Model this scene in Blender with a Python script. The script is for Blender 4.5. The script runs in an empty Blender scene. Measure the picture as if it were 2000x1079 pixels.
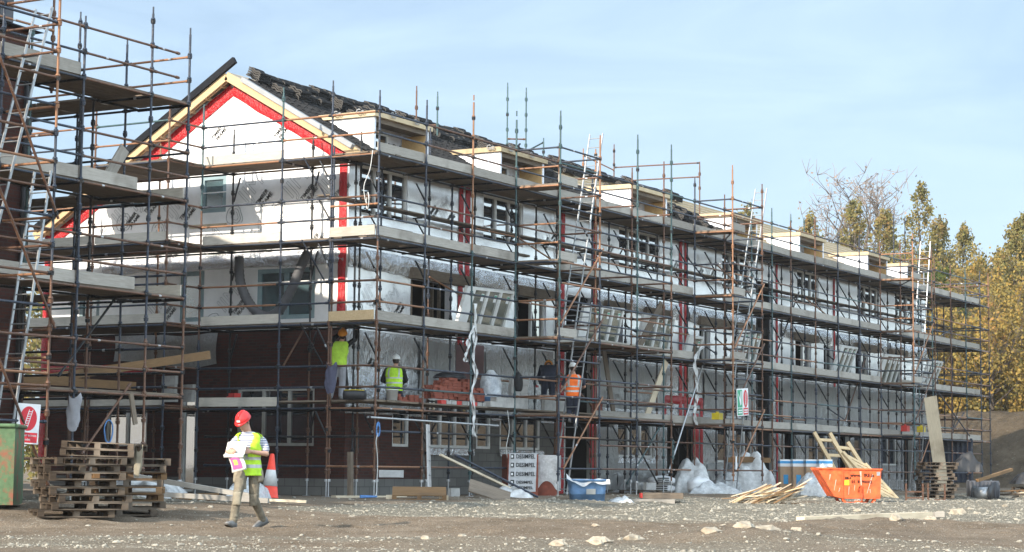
import bpy, bmesh, math, random
from mathutils import Vector, Matrix, Euler, noise as mnoise
random.seed(7)
rad = math.radians
scene = bpy.context.scene
COL = scene.collection
V3 = Vector

# ------------------------------------------------------------------ camera numbers (real place, metres)
CAM = V3((-39.03, -26.043, 0.690))
YAW, PITCH, ROLL = rad(60.145), rad(5.502), rad(0.531)
FWD_H = V3((math.sin(YAW), math.cos(YAW), 0))
RIGHT_H = V3((math.cos(YAW), -math.sin(YAW), 0))


def dist_cam(p):
    return max(1.0, (V3(p) - CAM).length)


# ------------------------------------------------------------------ mesh builder
class MB:
    def __init__(s, origin=(0, 0, 0)):
        s.v = []; s.f = []; s.m = []; s.o = V3(origin); s.sm = []

    def add(s, vs, fs, mi=0, smooth=False):
        n = len(s.v)
        o = s.o
        s.v.extend((p[0] - o.x, p[1] - o.y, p[2] - o.z) for p in vs)
        s.f.extend(tuple(i + n for i in f) for f in fs)
        s.m.extend([mi] * len(fs)); s.sm.extend([smooth] * len(fs))
        return s

    def quad(s, a, b, c, d, mi=0):
        return s.add([a, b, c, d], [(0, 1, 2, 3)], mi)

    def box(s, lo, hi, mi=0):
        (x0, y0, z0), (x1, y1, z1) = lo, hi
        vs = [(x0, y0, z0), (x1, y0, z0), (x1, y1, z0), (x0, y1, z0), (x0, y0, z1), (x1, y0, z1), (x1, y1, z1), (x0, y1, z1)]
        return s.add(vs, [(3, 2, 1, 0), (4, 5, 6, 7), (0, 1, 5, 4), (1, 2, 6, 5), (2, 3, 7, 6), (3, 0, 4, 7)], mi)

    def obox(s, c, ax, ay, az, mi=0):
        """box about centre c with half-axis vectors"""
        c, ax, ay, az = V3(c), V3(ax), V3(ay), V3(az)
        vs = [c - ax - ay - az, c + ax - ay - az, c + ax + ay - az, c - ax + ay - az, c - ax - ay + az, c + ax - ay + az, c + ax + ay + az, c - ax + ay + az]
        return s.add(vs, [(3, 2, 1, 0), (4, 5, 6, 7), (0, 1, 5, 4), (1, 2, 6, 5), (2, 3, 7, 6), (3, 0, 4, 7)], mi)

    def beam(s, p0, p1, w, h, up=(0, 0, 1), mi=0):
        p0, p1 = V3(p0), V3(p1); d = (p1 - p0)
        x = d.normalized(); u = V3(up)
        y = u.cross(x)
        if y.length < 1e-4: y = V3((1, 0, 0)).cross(x)
        y.normalize(); z = x.cross(y)
        return s.obox((p0 + p1) / 2, d / 2, y * w / 2, z * h / 2, mi)

    def tube(s, p0, p1, r0, r1=None, n=8, mi=0, caps=True):
        p0, p1 = V3(p0), V3(p1); r1 = r0 if r1 is None else r1
        x = (p1 - p0).normalized(); y = x.orthogonal().normalized(); z = x.cross(y)
        vs = []
        for p, r in ((p0, r0), (p1, r1)):
            for k in range(n):
                a = 2 * math.pi * k / n
                vs.append(p + y * (r * math.cos(a)) + z * (r * math.sin(a)))
        fs = [(k, (k + 1) % n, n + (k + 1) % n, n + k) for k in range(n)]
        s.add(vs, fs, mi, True)
        if caps:
            s.add(vs[:n], [tuple(range(n - 1, -1, -1))], mi); s.add(vs[n:], [tuple(range(n))], mi)
        return s

    def path(s, pts, r, n=6, mi=0):
        pts = [V3(p) for p in pts]; rs = r if isinstance(r, (list, tuple)) else [r] * len(pts)
        rings = []
        y = None
        for i, p in enumerate(pts):
            t = (pts[min(i + 1, len(pts) - 1)] - pts[max(i - 1, 0)]).normalized()
            if y is None: y = t.orthogonal().normalized()
            y = (y - t * y.dot(t)); y = y.normalized() if y.length > 1e-6 else t.orthogonal().normalized()
            z = t.cross(y)
            rings.append([p + y * (rs[i] * math.cos(2 * math.pi * k / n)) + z * (rs[i] * math.sin(2 * math.pi * k / n)) for k in range(n)])
        return s.loft(rings, mi)

    def loft(s, rings, mi=0, caps=True, smooth=True):
        n = len(rings[0]); vs = [p for r in rings for p in r]; fs = []
        for i in range(len(rings) - 1):
            for k in range(n):
                fs.append((i * n + k, i * n + (k + 1) % n, (i + 1) * n + (k + 1) % n, (i + 1) * n + k))
        if caps:
            fs.append(tuple(range(n - 1, -1, -1))); fs.append(tuple((len(rings) - 1) * n + k for k in range(n)))
        return s.add(vs, fs, mi, smooth)

    def prism(s, poly, d, mi=0):
        """closed polygon (3d points) pushed along vector d"""
        d = V3(d); n = len(poly); a = [V3(p) for p in poly]; b = [p + d for p in a]
        fs = [tuple(range(n - 1, -1, -1)), tuple(range(n, 2 * n))] + [(k, (k + 1) % n, n + (k + 1) % n, n + k) for k in range(n)]
        return s.add(a + b, fs, mi)

    def grid(s, f, nu, nv, mi=0, smooth=True):
        vs = [f(i / nu, j / nv) for j in range(nv + 1) for i in range(nu + 1)]
        fs = [(j * (nu + 1) + i, j * (nu + 1) + i + 1, (j + 1) * (nu + 1) + i + 1, (j + 1) * (nu + 1) + i) for j in range(nv) for i in range(nu)]
        return s.add(vs, fs, mi, smooth)

    def ball(s, c, r, nu=10, nv=7, mi=0, jit=0.0):
        c = V3(c); r = V3(r) if not isinstance(r, (int, float)) else V3((r, r, r))
        rings = []
        for j in range(nv + 1):
            th = math.pi * (j + .02) / (nv + .04)
            rings.append([c + V3((r.x * math.sin(th) * math.cos(2 * math.pi * k / nu), r.y * math.sin(th) * math.sin(2 * math.pi * k / nu), -r.z * math.cos(th))) * (1 + random.uniform(-jit, jit)) for k in range(nu)])
        return s.loft(rings, mi)

    def mesh(s, name):
        me = bpy.data.meshes.new(name)
        me.from_pydata(s.v, [], s.f)
        me.polygons.foreach_set('material_index', s.m)
        me.polygons.foreach_set('use_smooth', s.sm)
        me.update()
        return me

    def build(s, name, mats, parent=None, loc=None):
        me = s.mesh(name)
        for m in (mats if isinstance(mats, (list, tuple)) else [mats]): me.materials.append(m)
        o = bpy.data.objects.new(name, me); COL.objects.link(o)
        if parent is not None: o.parent = parent
        if loc is not None: o.location = loc
        return o


def tag(o, label=None, cat=None, group=None, kind=None):
    if label: o['label'] = label
    if cat: o['category'] = cat
    if group: o['group'] = group
    if kind: o['kind'] = kind
    return o


def thing(name, loc, label, cat, group=None, rz=0.0, rot=None):
    o = bpy.data.objects.new(name, None); COL.objects.link(o)
    o.empty_display_size = .2
    o.location = loc; o.rotation_euler = rot if rot else (0, 0, rz)
    return tag(o, label, cat, group)


def copy_tree(o, parent=None):
    c = o.copy(); COL.objects.link(c)
    if parent is not None: c.parent = parent
    for ch in list(o.children):
        copy_tree(ch, c)
    return c


def text_mesh(mb, s, size, place, outline=0.0, bold=0.0, mi=0, depth=.002, xs=1.0):
    """lay lettering into builder mb; place(x, y, d) maps text plane to 3d"""
    cu = bpy.data.curves.new('lettering', 'FONT'); cu.body = s; cu.size = size; cu.align_x = 'CENTER'; cu.align_y = 'CENTER'
    cu.resolution_u = 2
    if outline:
        cu.fill_mode = 'NONE' if hasattr(cu, 'fill_mode') else cu.fill_mode
        cu.bevel_depth = outline; cu.bevel_resolution = 0
    else:
        cu.offset = bold; cu.extrude = depth
    o = bpy.data.objects.new('lettering', cu); COL.objects.link(o)
    dg = bpy.context.evaluated_depsgraph_get()
    me = bpy.data.meshes.new_from_object(o.evaluated_get(dg))
    vs = [place(v.co.x * xs, v.co.y, v.co.z) for v in me.vertices]
    fs = [tuple(p.vertices) for p in me.polygons]
    mb.add(vs, fs, mi)
    bpy.data.objects.remove(o); bpy.data.curves.remove(cu); bpy.data.meshes.remove(me)


def remesh(mb, voxel=.014, smooth=2):
    """fuse the overlapping lofts in mb into one continuous skin"""
    me = mb.mesh('skin'); o = bpy.data.objects.new('skin', me); COL.objects.link(o)
    m = o.modifiers.new('r', 'REMESH'); m.mode = 'VOXEL'; m.voxel_size = voxel
    if smooth:
        k = o.modifiers.new('s', 'SMOOTH'); k.factor = .5; k.iterations = smooth
    dg = bpy.context.evaluated_depsgraph_get()
    out = bpy.data.meshes.new_from_object(o.evaluated_get(dg))
    bpy.data.objects.remove(o)
    for p in out.polygons: p.use_smooth = True
    return out


def link_mesh(me, name, mats, parent=None):
    me.name = name
    me.materials.clear()
    for m in (mats if isinstance(mats, (list, tuple)) else [mats]): me.materials.append(m)
    o = bpy.data.objects.new(name, me); COL.objects.link(o)
    if parent is not None: o.parent = parent
    return o
EXPOSURE, SUN_STRENGTH, SKY_STRENGTH, SKY_FILL = 0.72, 4.4, 0.087, 2.9
# ------------------------------------------------------------------ materials
class N:
    """tiny node helper"""
    def __init__(s, name):
        s.m = bpy.data.materials.new(name); s.m.use_nodes = True
        s.t = s.m.node_tree; s.b = s.t.nodes['Principled BSDF']
    def n(s, typ, **kw):
        nd = s.t.nodes.new(typ)
        for k, v in kw.items():
            if k in nd.inputs: nd.inputs[k].default_value = v
            else: setattr(nd, k, v)
        return nd
    def l(s, a, b): s.t.links.new(a, b)
    def coord(s, kind='Object', scale=(1, 1, 1)):
        c = s.n('ShaderNodeTexCoord'); mp = s.n('ShaderNodeMapping'); mp.inputs['Scale'].default_value = scale
        s.l(c.outputs[kind], mp.inputs['Vector']); return mp.outputs['Vector']
    def noise(s, vec, scale, detail=4, rough=.55):
        nd = s.n('ShaderNodeTexNoise'); nd.inputs['Scale'].default_value = scale; nd.inputs['Detail'].default_value = detail; nd.inputs['Roughness'].default_value = rough
        s.l(vec, nd.inputs['Vector']); return nd.outputs['Fac']
    def ramp(s, fac, stops):
        r = s.n('ShaderNodeValToRGB'); e = r.color_ramp.elements
        while len(e) < len(stops): e.new(.5)
        for k, (p, c) in enumerate(stops): e[k].position = p; e[k].color = (c[0], c[1], c[2], 1)
        s.l(fac, r.inputs['Fac']); return r.outputs['Color']
    def mix(s, fac, a, b, mode='MIX'):
        x = s.n('ShaderNodeMix', data_type='RGBA', blend_type=mode)
        for val, sock in ((fac, x.inputs[0]), (a, x.inputs[6]), (b, x.inputs[7])):
            if hasattr(val, 'is_output') or isinstance(val, bpy.types.NodeSocket): s.l(val, sock)
            elif isinstance(val, (int, float)): sock.default_value = val
            else: sock.default_value = (val[0], val[1], val[2], 1)
        return x.outputs[2]
    def bump(s, h, strength=.3, dist=.02):
        b = s.n('ShaderNodeBump'); b.inputs['Strength'].default_value = strength; b.inputs['Distance'].default_value = dist
        s.l(h, b.inputs['Height']); s.l(b.outputs['Normal'], s.b.inputs['Normal'])
    def rand(s): return s.n('ShaderNodeObjectInfo').outputs['Random']
    def base(s, c):
        if isinstance(c, bpy.types.NodeSocket): s.l(c, s.b.inputs['Base Color'])
        else: s.b.inputs['Base Color'].default_value = (*c, 1)
    def set(s, **kw):
        for k, v in kw.items(): s.b.inputs[k].default_value = v
        return s


def simple(name, col, rough=.6, metal=0.0, var=.25, scale=8, bump=0.0, spec=.4):
    """painted / cloth / plastic: colour with two scales of wear"""
    k = N(name); v = k.coord()
    n1 = k.noise(v, scale, 5); n2 = k.noise(v, scale * .13, 3)
    c = k.ramp(n1, [(.3, [x * (1 - var) for x in col]), (.7, [min(1, x * (1 + var * .6)) for x in col])])
    c = k.mix(k.ramp(n2, [(.4, (0, 0, 0)), (.75, (.5, .5, .5))]), c, [x * .8 + .02 for x in col])
    k.base(c); k.set(Roughness=rough, Metallic=metal); k.b.inputs['Specular IOR Level'].default_value = spec
    if bump: k.bump(n1, bump, .01)
    return k.m


def wood(name, a, b, rough=.8, grain=(1.5, 14, 14), stain=None):
    k = N(name); v = k.coord('Object', grain)
    n1 = k.noise(v, 2.2, 6, .6); n2 = k.noise(k.coord(), .9, 4)
    c = k.ramp(n1, [(.3, a), (.7, b)])
    rr = k.rand()
    c = k.mix(.35, c, k.ramp(rr, [(0, [x * .55 for x in a]), (1, [min(1, x * 1.15) for x in b])]))
    if stain:
        c = k.mix(k.ramp(n2, [(.52, (0, 0, 0)), (.72, (.8, .8, .8))]), c, stain)
    k.base(c); k.set(Roughness=rough); k.b.inputs['Specular IOR Level'].default_value = .2
    k.bump(n1, .25, .006); return k.m


def steel(name, col, worn, amount=.55):
    k = N(name); v = k.coord()
    n1 = k.noise(v, 6, 6, .7); n2 = k.noise(v, 45, 3)
    c = k.mix(k.ramp(n1, [(amount - .08, (0, 0, 0)), (amount + .1, (1, 1, 1))]), col, worn)
    c = k.mix(k.ramp(n2, [(.62, (0, 0, 0)), (.72, (.55, .55, .55))]), c, (.55, .53, .5))
    c = k.mix(k.ramp(k.rand(), [(0, (.0, .0, .0)), (1, (.45, .45, .45))]), c, [x * .45 for x in col])
    k.base(c); k.set(Roughness=.5, Metallic=.25); k.bump(n2, .2, .003)
    return k.m


M = {}
M['navy'] = steel('navy_painted_steel', (.028, .038, .06), (.12, .10, .09), .62)
M['teal'] = steel('teal_painted_steel', (.05, .10, .105), (.10, .10, .10), .66)
M['rust'] = steel('rusted_steel', (.15, .072, .04), (.08, .042, .03), .55)
M['orange_rust'] = steel('orange_rust_steel', (.31, .15, .075), (.18, .088, .05), .60)
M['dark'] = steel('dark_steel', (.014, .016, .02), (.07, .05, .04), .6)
M['galv'] = simple('galvanised_steel', (.48, .49, .50), .42, .7, .25, 14)
M['alu'] = simple('ladder_aluminium', (.31, .32, .33), .4, .7, .15, 10)
M['deckboard'] = wood('weathered_deck_board', (.12, .092, .068), (.25, .20, .152), .85, stain=(.10, .085, .07))
M['toeboard'] = wood('grey_toe_board', (.27, .245, .21), (.44, .405, .36), .85, stain=(.17, .15, .125))
M['newtimber'] = wood('fresh_pine', (.52, .36, .19), (.72, .55, .34), .7)
M['paletimber'] = wood('pale_sawn_timber', (.50, .41, .29), (.68, .58, .43), .75, stain=(.34, .26, .18))
M['pallet'] = wood('weathered_pallet_wood', (.03, .0215, .015), (.085, .062, .044), .9, stain=(.28, .23, .18))
M['palletwarm'] = wood('warm_pallet_wood', (.16, .092, .045), (.28, .17, .085), .85, stain=(.12, .08, .05))
M['osb'] = wood('strand_board', (.42, .25, .10), (.60, .40, .19), .75, grain=(9, 9, 9))
M['tanboard'] = wood('tan_sheathing_board', (.42, .32, .19), (.58, .47, .31), .75, grain=(3, 3, 3))
M['rocktile'] = simple('charcoal_roof_tile', (.024, .0235, .024), .9, 0, .4, 3, .1, spec=.1)
M['tileend'] = simple('sunlit_tile_edge', (.085, .08, .075), .95, 0, .3, 9, spec=.06)
M['charcoal'] = simple('charcoal_verge_trim', (.014, .015, .018), .8, 0, .2, 4, spec=.1)
M['greyverge'] = simple('grey_verge_trim', (.30, .31, .32), .5, 0, .15, 4)
M['membrane'] = simple('tan_roof_membrane', (.46, .37, .27), .8, 0, .25, 2)
M['frame'] = simple('pale_window_frame', (.74, .74, .72), .4, 0, .1, 6)
M['greyframe'] = simple('teal_grey_window_frame', (.25, .34, .36), .45, 0, .15, 6)
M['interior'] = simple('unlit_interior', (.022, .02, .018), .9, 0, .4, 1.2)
M['black'] = simple('black_plastic', (.018, .018, .02), .5, 0, .4, 6)
M['hiviz'] = simple('lime_high_visibility_cloth', (.46, .76, .035), .7, 0, .25, 12, .7)
M['hivizdim'] = simple('soiled_lime_cloth', (.42, .66, .05), .7, 0, .2, 10, .15)
M['hivizorange'] = simple('orange_high_visibility_cloth', (.95, .17, .015), .65, 0, .12, 10, .15)
M['reflective'] = simple('grey_reflective_tape', (.42, .43, .42), .35, .3, .1, 20)
M['skin'] = simple('skin', (.50, .285, .20), .55, 0, .15, 14)
M['hair'] = simple('dark_brown_hair', (.03, .018, .012), .7, 0, .4, 30, .3)
M['khaki'] = simple('khaki_work_trousers', (.185, .158, .115), .9, 0, .45, 16, .9)
M['khakipad'] = simple('khaki_pocket_cloth', (.25, .218, .16), .85, 0, .2, 14, .3)
M['denim'] = simple('dark_navy_cloth', (.022, .028, .05), .85, 0, .35, 9, .3)
M['greycloth'] = simple('grey_track_cloth', (.30, .30, .32), .85, 0, .2, 7, .3)
M['blackcloth'] = simple('black_cloth', (.013, .013, .014), .85, 0, .4, 9, .3)
M['purplecloth'] = simple('slate_purple_cloth', (.07, .07, .11), .85, 0, .35, 8, .4)
M['shoe'] = simple('grey_trainer', (.17, .165, .16), .7, 0, .3, 14)
M['sole'] = simple('shoe_sole', (.07, .06, .05), .8, 0, .3, 14)
M['redhat'] = simple('red_helmet_shell', (.72, .035, .035), .28, 0, .1, 5)
M['whitehat'] = simple('white_helmet_shell', (.72, .72, .70), .35, 0, .12, 5)
M['amberhat'] = simple('amber_helmet_shell', (.75, .28, .02), .4, 0, .12, 5)
M['paper'] = simple('newsprint', (.72, .70, .66), .8, 0, .08, 12)
M['ink'] = simple('print_ink', (.24, .24, .24), .7, 0, .2, 20)
M['blackink'] = simple('black_print', (.012, .012, .012), .6, 0, .2, 20)
M['magenta'] = simple('magenta_print', (.42, .10, .28), .7, 0, .25, 20)
M['limeprint'] = simple('green_print', (.35, .50, .10), .7, 0, .2, 20)
M['blueprint'] = simple('blue_print', (.06, .34, .68), .6, 0, .15, 8)
M['coneorange'] = simple('red_orange_cone_plastic', (.80, .055, .025), .5, 0, .2, 8)
M['conewhite'] = simple('white_cone_sleeve', (.58, .58, .57), .5, 0, .15, 8)
M['skip_orange'] = simple('orange_skip_paint', (.74, .125, .03), .65, 0, .5, 4.5, .3)
M['scrape'] = simple('scraped_paint', (.72, .45, .36), .7, 0, .25, 14)
M['tubblue'] = simple('blue_tub_plastic', (.12, .235, .42), .65, 0, .45, 5)
M['concrete'] = simple('pale_concrete', (.40, .385, .36), .9, 0, .25, 6, .2)
M['packfilm'] = simple('dusty_white_pack_film', (.50, .50, .51), .5, 0, .2, 7, .3)
M['signwhite'] = simple('white_sign_face', (.78, .78, .78), .45, 0, .06, 6)
M['signred'] = simple('red_sign_face', (.62, .025, .04), .45, 0, .08, 6)
M['signgreen'] = simple('green_sign_face', (.02, .33, .17), .45, 0, .08, 6)
M['yellow'] = simple('yellow_plastic', (.75, .58, .03), .5, 0, .15, 6)
M['redplastic'] = simple('red_plastic', (.55, .04, .03), .5, 0, .2, 6)
M['bluerope'] = simple('blue_rope', (.10, .24, .52), .8, 0, .3, 30)
M['whiterope'] = simple('pale_cable', (.62, .62, .60), .7, 0, .2, 30)
M['brickred'] = simple('loose_red_brick', (.235, .062, .036), .9, 0, .4, 7, .3)
M['whitestrip'] = simple('white_cloth_strip', (.66, .65, .63), .8, 0, .12, 12)
M['carton'] = simple('carton_brown', (.45, .31, .20), .8, 0, .2, 5)
M['lining'] = simple('plasterboard_edge', (.42, .41, .38), .85, 0, .2, 5)
M['duct'] = simple('grey_ribbed_duct', (.10, .10, .105), .6, .1, .3, 5)
M['cladding'] = simple('dark_grey_cladding', (.085, .088, .10), .55, 0, .2, 2)
M['stonewhite'] = simple('pale_limestone', (.40, .34, .26), .9, 0, .45, 7, .7)
M['barkdark'] = simple('grey_bark', (.12, .095, .075), .9, 0, .4, 2, .3)
M['twig'] = simple('bare_twig', (.26, .21, .18), .9, 0, .4, 2)


def foil_mat(name, base=(.74, .745, .75), metal=.45, rough=.36, wr=.5):
    k = N(name); v = k.coord()
    w1 = k.noise(v, 1.6, 6, .6); w2 = k.noise(k.coord('Object', (6, 6, 1.6)), 2.4, 5, .65)
    vo = k.n('ShaderNodeTexVoronoi', feature='DISTANCE_TO_EDGE'); vo.inputs['Scale'].default_value = 3.2
    warp = k.n('ShaderNodeVectorMath', operation='ADD'); nz = k.n('ShaderNodeTexNoise'); nz.inputs['Scale'].default_value = 2.5
    k.l(v, nz.inputs['Vector']); k.l(v, warp.inputs[0]); k.l(nz.outputs['Color'], warp.inputs[1]); k.l(warp.outputs[0], vo.inputs['Vector'])
    add = k.n('ShaderNodeMath', operation='ADD'); mul = k.n('ShaderNodeMath', operation='MULTIPLY'); mul.inputs[1].default_value = .5
    k.l(vo.outputs['Distance'], mul.inputs[0]); k.l(mul.outputs[0], add.inputs[0]); k.l(w2, add.inputs[1])
    c = k.ramp(w1, [(.25, [x * .84 for x in base]), (.65, base)])
    k.base(c); k.set(Metallic=metal, Roughness=rough)
    k.bump(add.outputs[0], wr, .06); return k.m


M['foil'] = foil_mat('foil_faced_insulation', (.92, .91, .895), .2, .4, wr=.16)
M['frontfoil'] = foil_mat('foil_faced_board', (.93, .935, .95), .55, .27, .2)
M['foilrough'] = foil_mat('crumpled_foil', (.70, .71, .73), .85, .22, 1.0)
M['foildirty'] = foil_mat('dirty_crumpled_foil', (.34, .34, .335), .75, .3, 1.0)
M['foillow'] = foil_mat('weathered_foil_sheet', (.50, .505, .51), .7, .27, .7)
M['redtape'] = foil_mat('red_membrane', (.46, .010, .016), 0.0, .25, .8)
M['reveal'] = foil_mat('white_reveal_liner', (.78, .79, .84), .1, .4, .5)


def polythene(name, alpha=.62, col=(.70, .72, .73)):
    k = N(name); v = k.coord()
    w = k.noise(v, 5, 6, .7); w2 = k.noise(v, 14, 4, .6)
    k.base(k.ramp(w, [(.3, [x * .75 for x in col]), (.7, col)]))
    k.set(Roughness=.28, Alpha=alpha); k.bump(w2, .7, .03)
    al = k.ramp(w, [(.35, (alpha - .15,) * 3), (.7, (min(1, alpha + .25),) * 3)])
    k.l(al, k.b.inputs['Alpha'])
    return k.m


M['polythene'] = polythene('clear_polythene')
M['whitesheet'] = polythene('white_polythene', .88, (.72, .72, .71))
M['darkfilm'] = polythene('smoky_polythene', .7, (.35, .36, .37))


def brick_mat(name, c1, c2, mortar, bw, bh, msize, axis='XZ', rough=.9):
    k = N(name); c = k.n('ShaderNodeTexCoord'); sp = k.n('ShaderNodeSeparateXYZ'); cb = k.n('ShaderNodeCombineXYZ')
    k.l(c.outputs['Object'], sp.inputs[0])
    ad = k.n('ShaderNodeMath', operation='ADD'); k.l(sp.outputs['X'], ad.inputs[0]); k.l(sp.outputs['Y'], ad.inputs[1])
    k.l(ad.outputs[0], cb.inputs['X']); k.l(sp.outputs['Z'], cb.inputs['Y'])
    b = k.n('ShaderNodeTexBrick'); b.inputs['Scale'].default_value = 1
    b.inputs['Brick Width'].default_value = bw; b.inputs['Row Height'].default_value = bh; b.inputs['Mortar Size'].default_value = msize
    b.inputs['Color1'].default_value = (*c1, 1); b.inputs['Color2'].default_value = (*c2, 1); b.inputs['Mortar'].default_value = (*mortar, 1)
    b.inputs['Bias'].default_value = 0
    k.l(cb.outputs[0], b.inputs['Vector'])
    n1 = k.noise(k.coord(), 1.3, 5)
    col = k.mix(k.ramp(n1, [(.35, (0, 0, 0)), (.75, (.55, .55, .55))]), b.outputs['Color'], [x * .5 for x in c1])
    k.base(col); k.set(Roughness=rough); k.bump(b.outputs['Fac'], -.4, .01); return k.m


M['brick'] = brick_mat('red_brickwork', (.085, .02, .012), (.042, .012, .008), (.05, .034, .028), .225, .075, .01)
M['block'] = brick_mat('concrete_blockwork', (.20, .195, .18), (.14, .136, .125), (.10, .095, .09), .45, .225, .012)


def rust_panel(name):
    k = N(name); v = k.coord(); n1 = k.noise(v, 3, 8, .7); n2 = k.noise(v, 11, 5)
    c = k.mix(k.ramp(n2, [(.35, (0, 0, 0)), (.7, (1, 1, 1))]), (.06, .115, .05), (.095, .16, .075))
    c = k.mix(k.ramp(n1, [(.5, (0, 0, 0)), (.6, (1, 1, 1))]), c, (.22, .075, .04))
    k.base(c); k.set(Roughness=.75); k.bump(n1, .3, .01); return k.m


M['greenskip'] = rust_panel('rusty_green_paint')


def glass_mat(name, tint=(.025, .03, .033), rough=.03, spec=.9):
    k = N(name); v = k.coord(); n1 = k.noise(v, .9, 4)
    k.base(k.ramp(n1, [(.3, [x * .6 for x in tint]), (.7, [x * 1.6 for x in tint])])); k.set(Roughness=rough)
    k.b.inputs['Specular IOR Level'].default_value = spec; k.b.inputs['IOR'].default_value = 2.5
    k.bump(n1, .05, .03); return k.m


M['glass'] = glass_mat('window_glass', (.03, .035, .04))
M['dustyglass'] = glass_mat('dusty_window_glass', (.10, .11, .085), .10)
M['filmglass'] = glass_mat('filmed_window_glass', (.035, .075, .085), .22, .6)


def stripes():
    k = N('striped_jersey'); c = k.n('ShaderNodeTexCoord'); sp = k.n('ShaderNodeSeparateXYZ'); k.l(c.outputs['Object'], sp.inputs[0])
    mu = k.n('ShaderNodeMath', operation='MULTIPLY'); mu.inputs[1].default_value = 2 * math.pi / .036
    sn = k.n('ShaderNodeMath', operation='SINE'); k.l(sp.outputs['Z'], mu.inputs[0]); k.l(mu.outputs[0], sn.inputs[0])
    k.base(k.ramp(sn.outputs[0], [(.10, (.20, .21, .29)), (.32, (.58, .58, .60))])); k.set(Roughness=.85)
    return k.m


M['stripes'] = stripes()


def leaf_mat(name, cols, trans=.25):
    k = N(name); v = k.coord(); n1 = k.noise(v, .55, 3); n2 = k.noise(v, 3.5, 2)
    mx = k.n('ShaderNodeMath', operation='ADD'); k.l(n1, mx.inputs[0]); k.l(n2, mx.inputs[1])
    hf = k.n('ShaderNodeMath', operation='MULTIPLY'); hf.inputs[1].default_value = .5; k.l(mx.outputs[0], hf.inputs[0])
    m = len(cols); c = k.ramp(hf.outputs[0], [(.36 + .28 * i / (m - 1), cc) for i, cc in enumerate(cols)])
    k.base(c); k.set(Roughness=.7); k.b.inputs['Specular IOR Level'].default_value = .15
    tr = k.n('ShaderNodeBsdfTranslucent'); k.l(c, tr.inputs['Color'])
    ms = k.n('ShaderNodeMixShader'); ms.inputs[0].default_value = trans
    out = k.t.nodes['Material Output']; k.l(k.b.outputs[0], ms.inputs[1]); k.l(tr.outputs[0], ms.inputs[2]); k.l(ms.outputs[0], out.inputs['Surface'])
    return k.m


M['leafgreen'] = leaf_mat('olive_autumn_leaves', [(.08, .09, .032), (.165, .155, .055), (.25, .20, .07), (.29, .18, .07)])
M['leafgold'] = leaf_mat('golden_autumn_leaves', [(.085, .085, .03), (.21, .165, .05), (.33, .225, .055), (.32, .17, .06)])
M['leafdark'] = leaf_mat('dark_green_leaves', [(.03, .05, .014), (.06, .085, .022), (.12, .12, .03)])


def ground_mat():
    k = N('trodden_mud_and_gravel'); v = k.coord('Object'); vs = k.coord('Object', (1, 1, 1))
    big = k.noise(v, .16, 5, .6); mid = k.noise(v, .9, 6, .65); fine = k.noise(v, 9, 6, .7); grit = k.noise(v, 38, 4, .7)
    mud = k.ramp(mid, [(.3, (.155, .116, .08)), (.55, (.25, .192, .137)), (.75, (.32, .258, .19))])
    grey = k.ramp(fine, [(.3, (.165, .145, .108)), (.7, (.32, .288, .228))])
    at = k.n('ShaderNodeAttribute', attribute_name='grit'); gsum = k.n('ShaderNodeMath', operation='ADD'); gs2 = k.n('ShaderNodeMath', operation='MULTIPLY'); gs2.inputs[1].default_value = .55; k.l(big, gs2.inputs[0]); k.l(at.outputs['Fac'], gsum.inputs[0]); k.l(gs2.outputs[0], gsum.inputs[1])
    c = k.mix(k.ramp(gsum.outputs[0], [(.52, (0, 0, 0)), (.95, (1, 1, 1))]), mud, grey)
    vo = k.n('ShaderNodeTexVoronoi'); vo.inputs['Scale'].default_value = 34; k.l(vs, vo.inputs['Vector'])
    peb = k.ramp(vo.outputs['Color'], [(.66, (0, 0, 0)), (.72, (1, 1, 1))])
    sz = k.ramp(vo.outputs['Distance'], [(.22, (1, 1, 1)), (.34, (0, 0, 0))])
    msk = k.mix(1.0, peb, sz, 'MULTIPLY')
    c = k.mix(msk, c, (.50, .46, .38))
    dark = k.ramp(grit, [(.36, (.55, .55, .55)), (.55, (1, 1, 1))])
    c = k.mix(1.0, c, dark, 'MULTIPLY')
    k.base(c); k.set(Roughness=.95); k.b.inputs['Specular IOR Level'].default_value = .15
    ad = k.n('ShaderNodeMath', operation='ADD'); k.l(fine, ad.inputs[0]); k.l(grit, ad.inputs[1]); k.bump(ad.outputs[0], .9, .05)
    return k.m


M['ground'] = ground_mat()
def bank_mat():
    k = N('brown_earth'); v = k.coord(); n1 = k.noise(v, .7, 8, .72); n2 = k.noise(v, 5, 5, .7)
    c = k.ramp(n1, [(.3, (.055, .042, .028)), (.55, (.13, .098, .065)), (.75, (.20, .155, .105))]); c = k.mix(k.ramp(n2, [(.62, (0, 0, 0)), (.7, (.7, .7, .7))]), c, (.30, .25, .18))
    k.base(c); k.set(Roughness=.95); k.b.inputs['Specular IOR Level'].default_value = .1; ad = k.n('ShaderNodeMath', operation='ADD'); k.l(n1, ad.inputs[0]); k.l(n2, ad.inputs[1]); k.bump(ad.outputs[0], 1.0, .35); return k.m


M['bank'] = bank_mat()


def gravel_mat():
    k = N('pale_crushed_stone'); v = k.coord(); n1 = k.noise(v, 3.1, 3)
    vo = k.n('ShaderNodeTexVoronoi'); vo.inputs['Scale'].default_value = 9; k.l(v, vo.inputs['Vector'])
    k.base(k.mix(.5, k.ramp(n1, [(.3, (.16, .148, .12)), (.7, (.38, .345, .28))]), k.ramp(vo.outputs['Color'], [(.2, (.15, .14, .115)), (.8, (.45, .41, .335))])))
    k.set(Roughness=.9); return k.m


M['gravel'] = gravel_mat()
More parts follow.
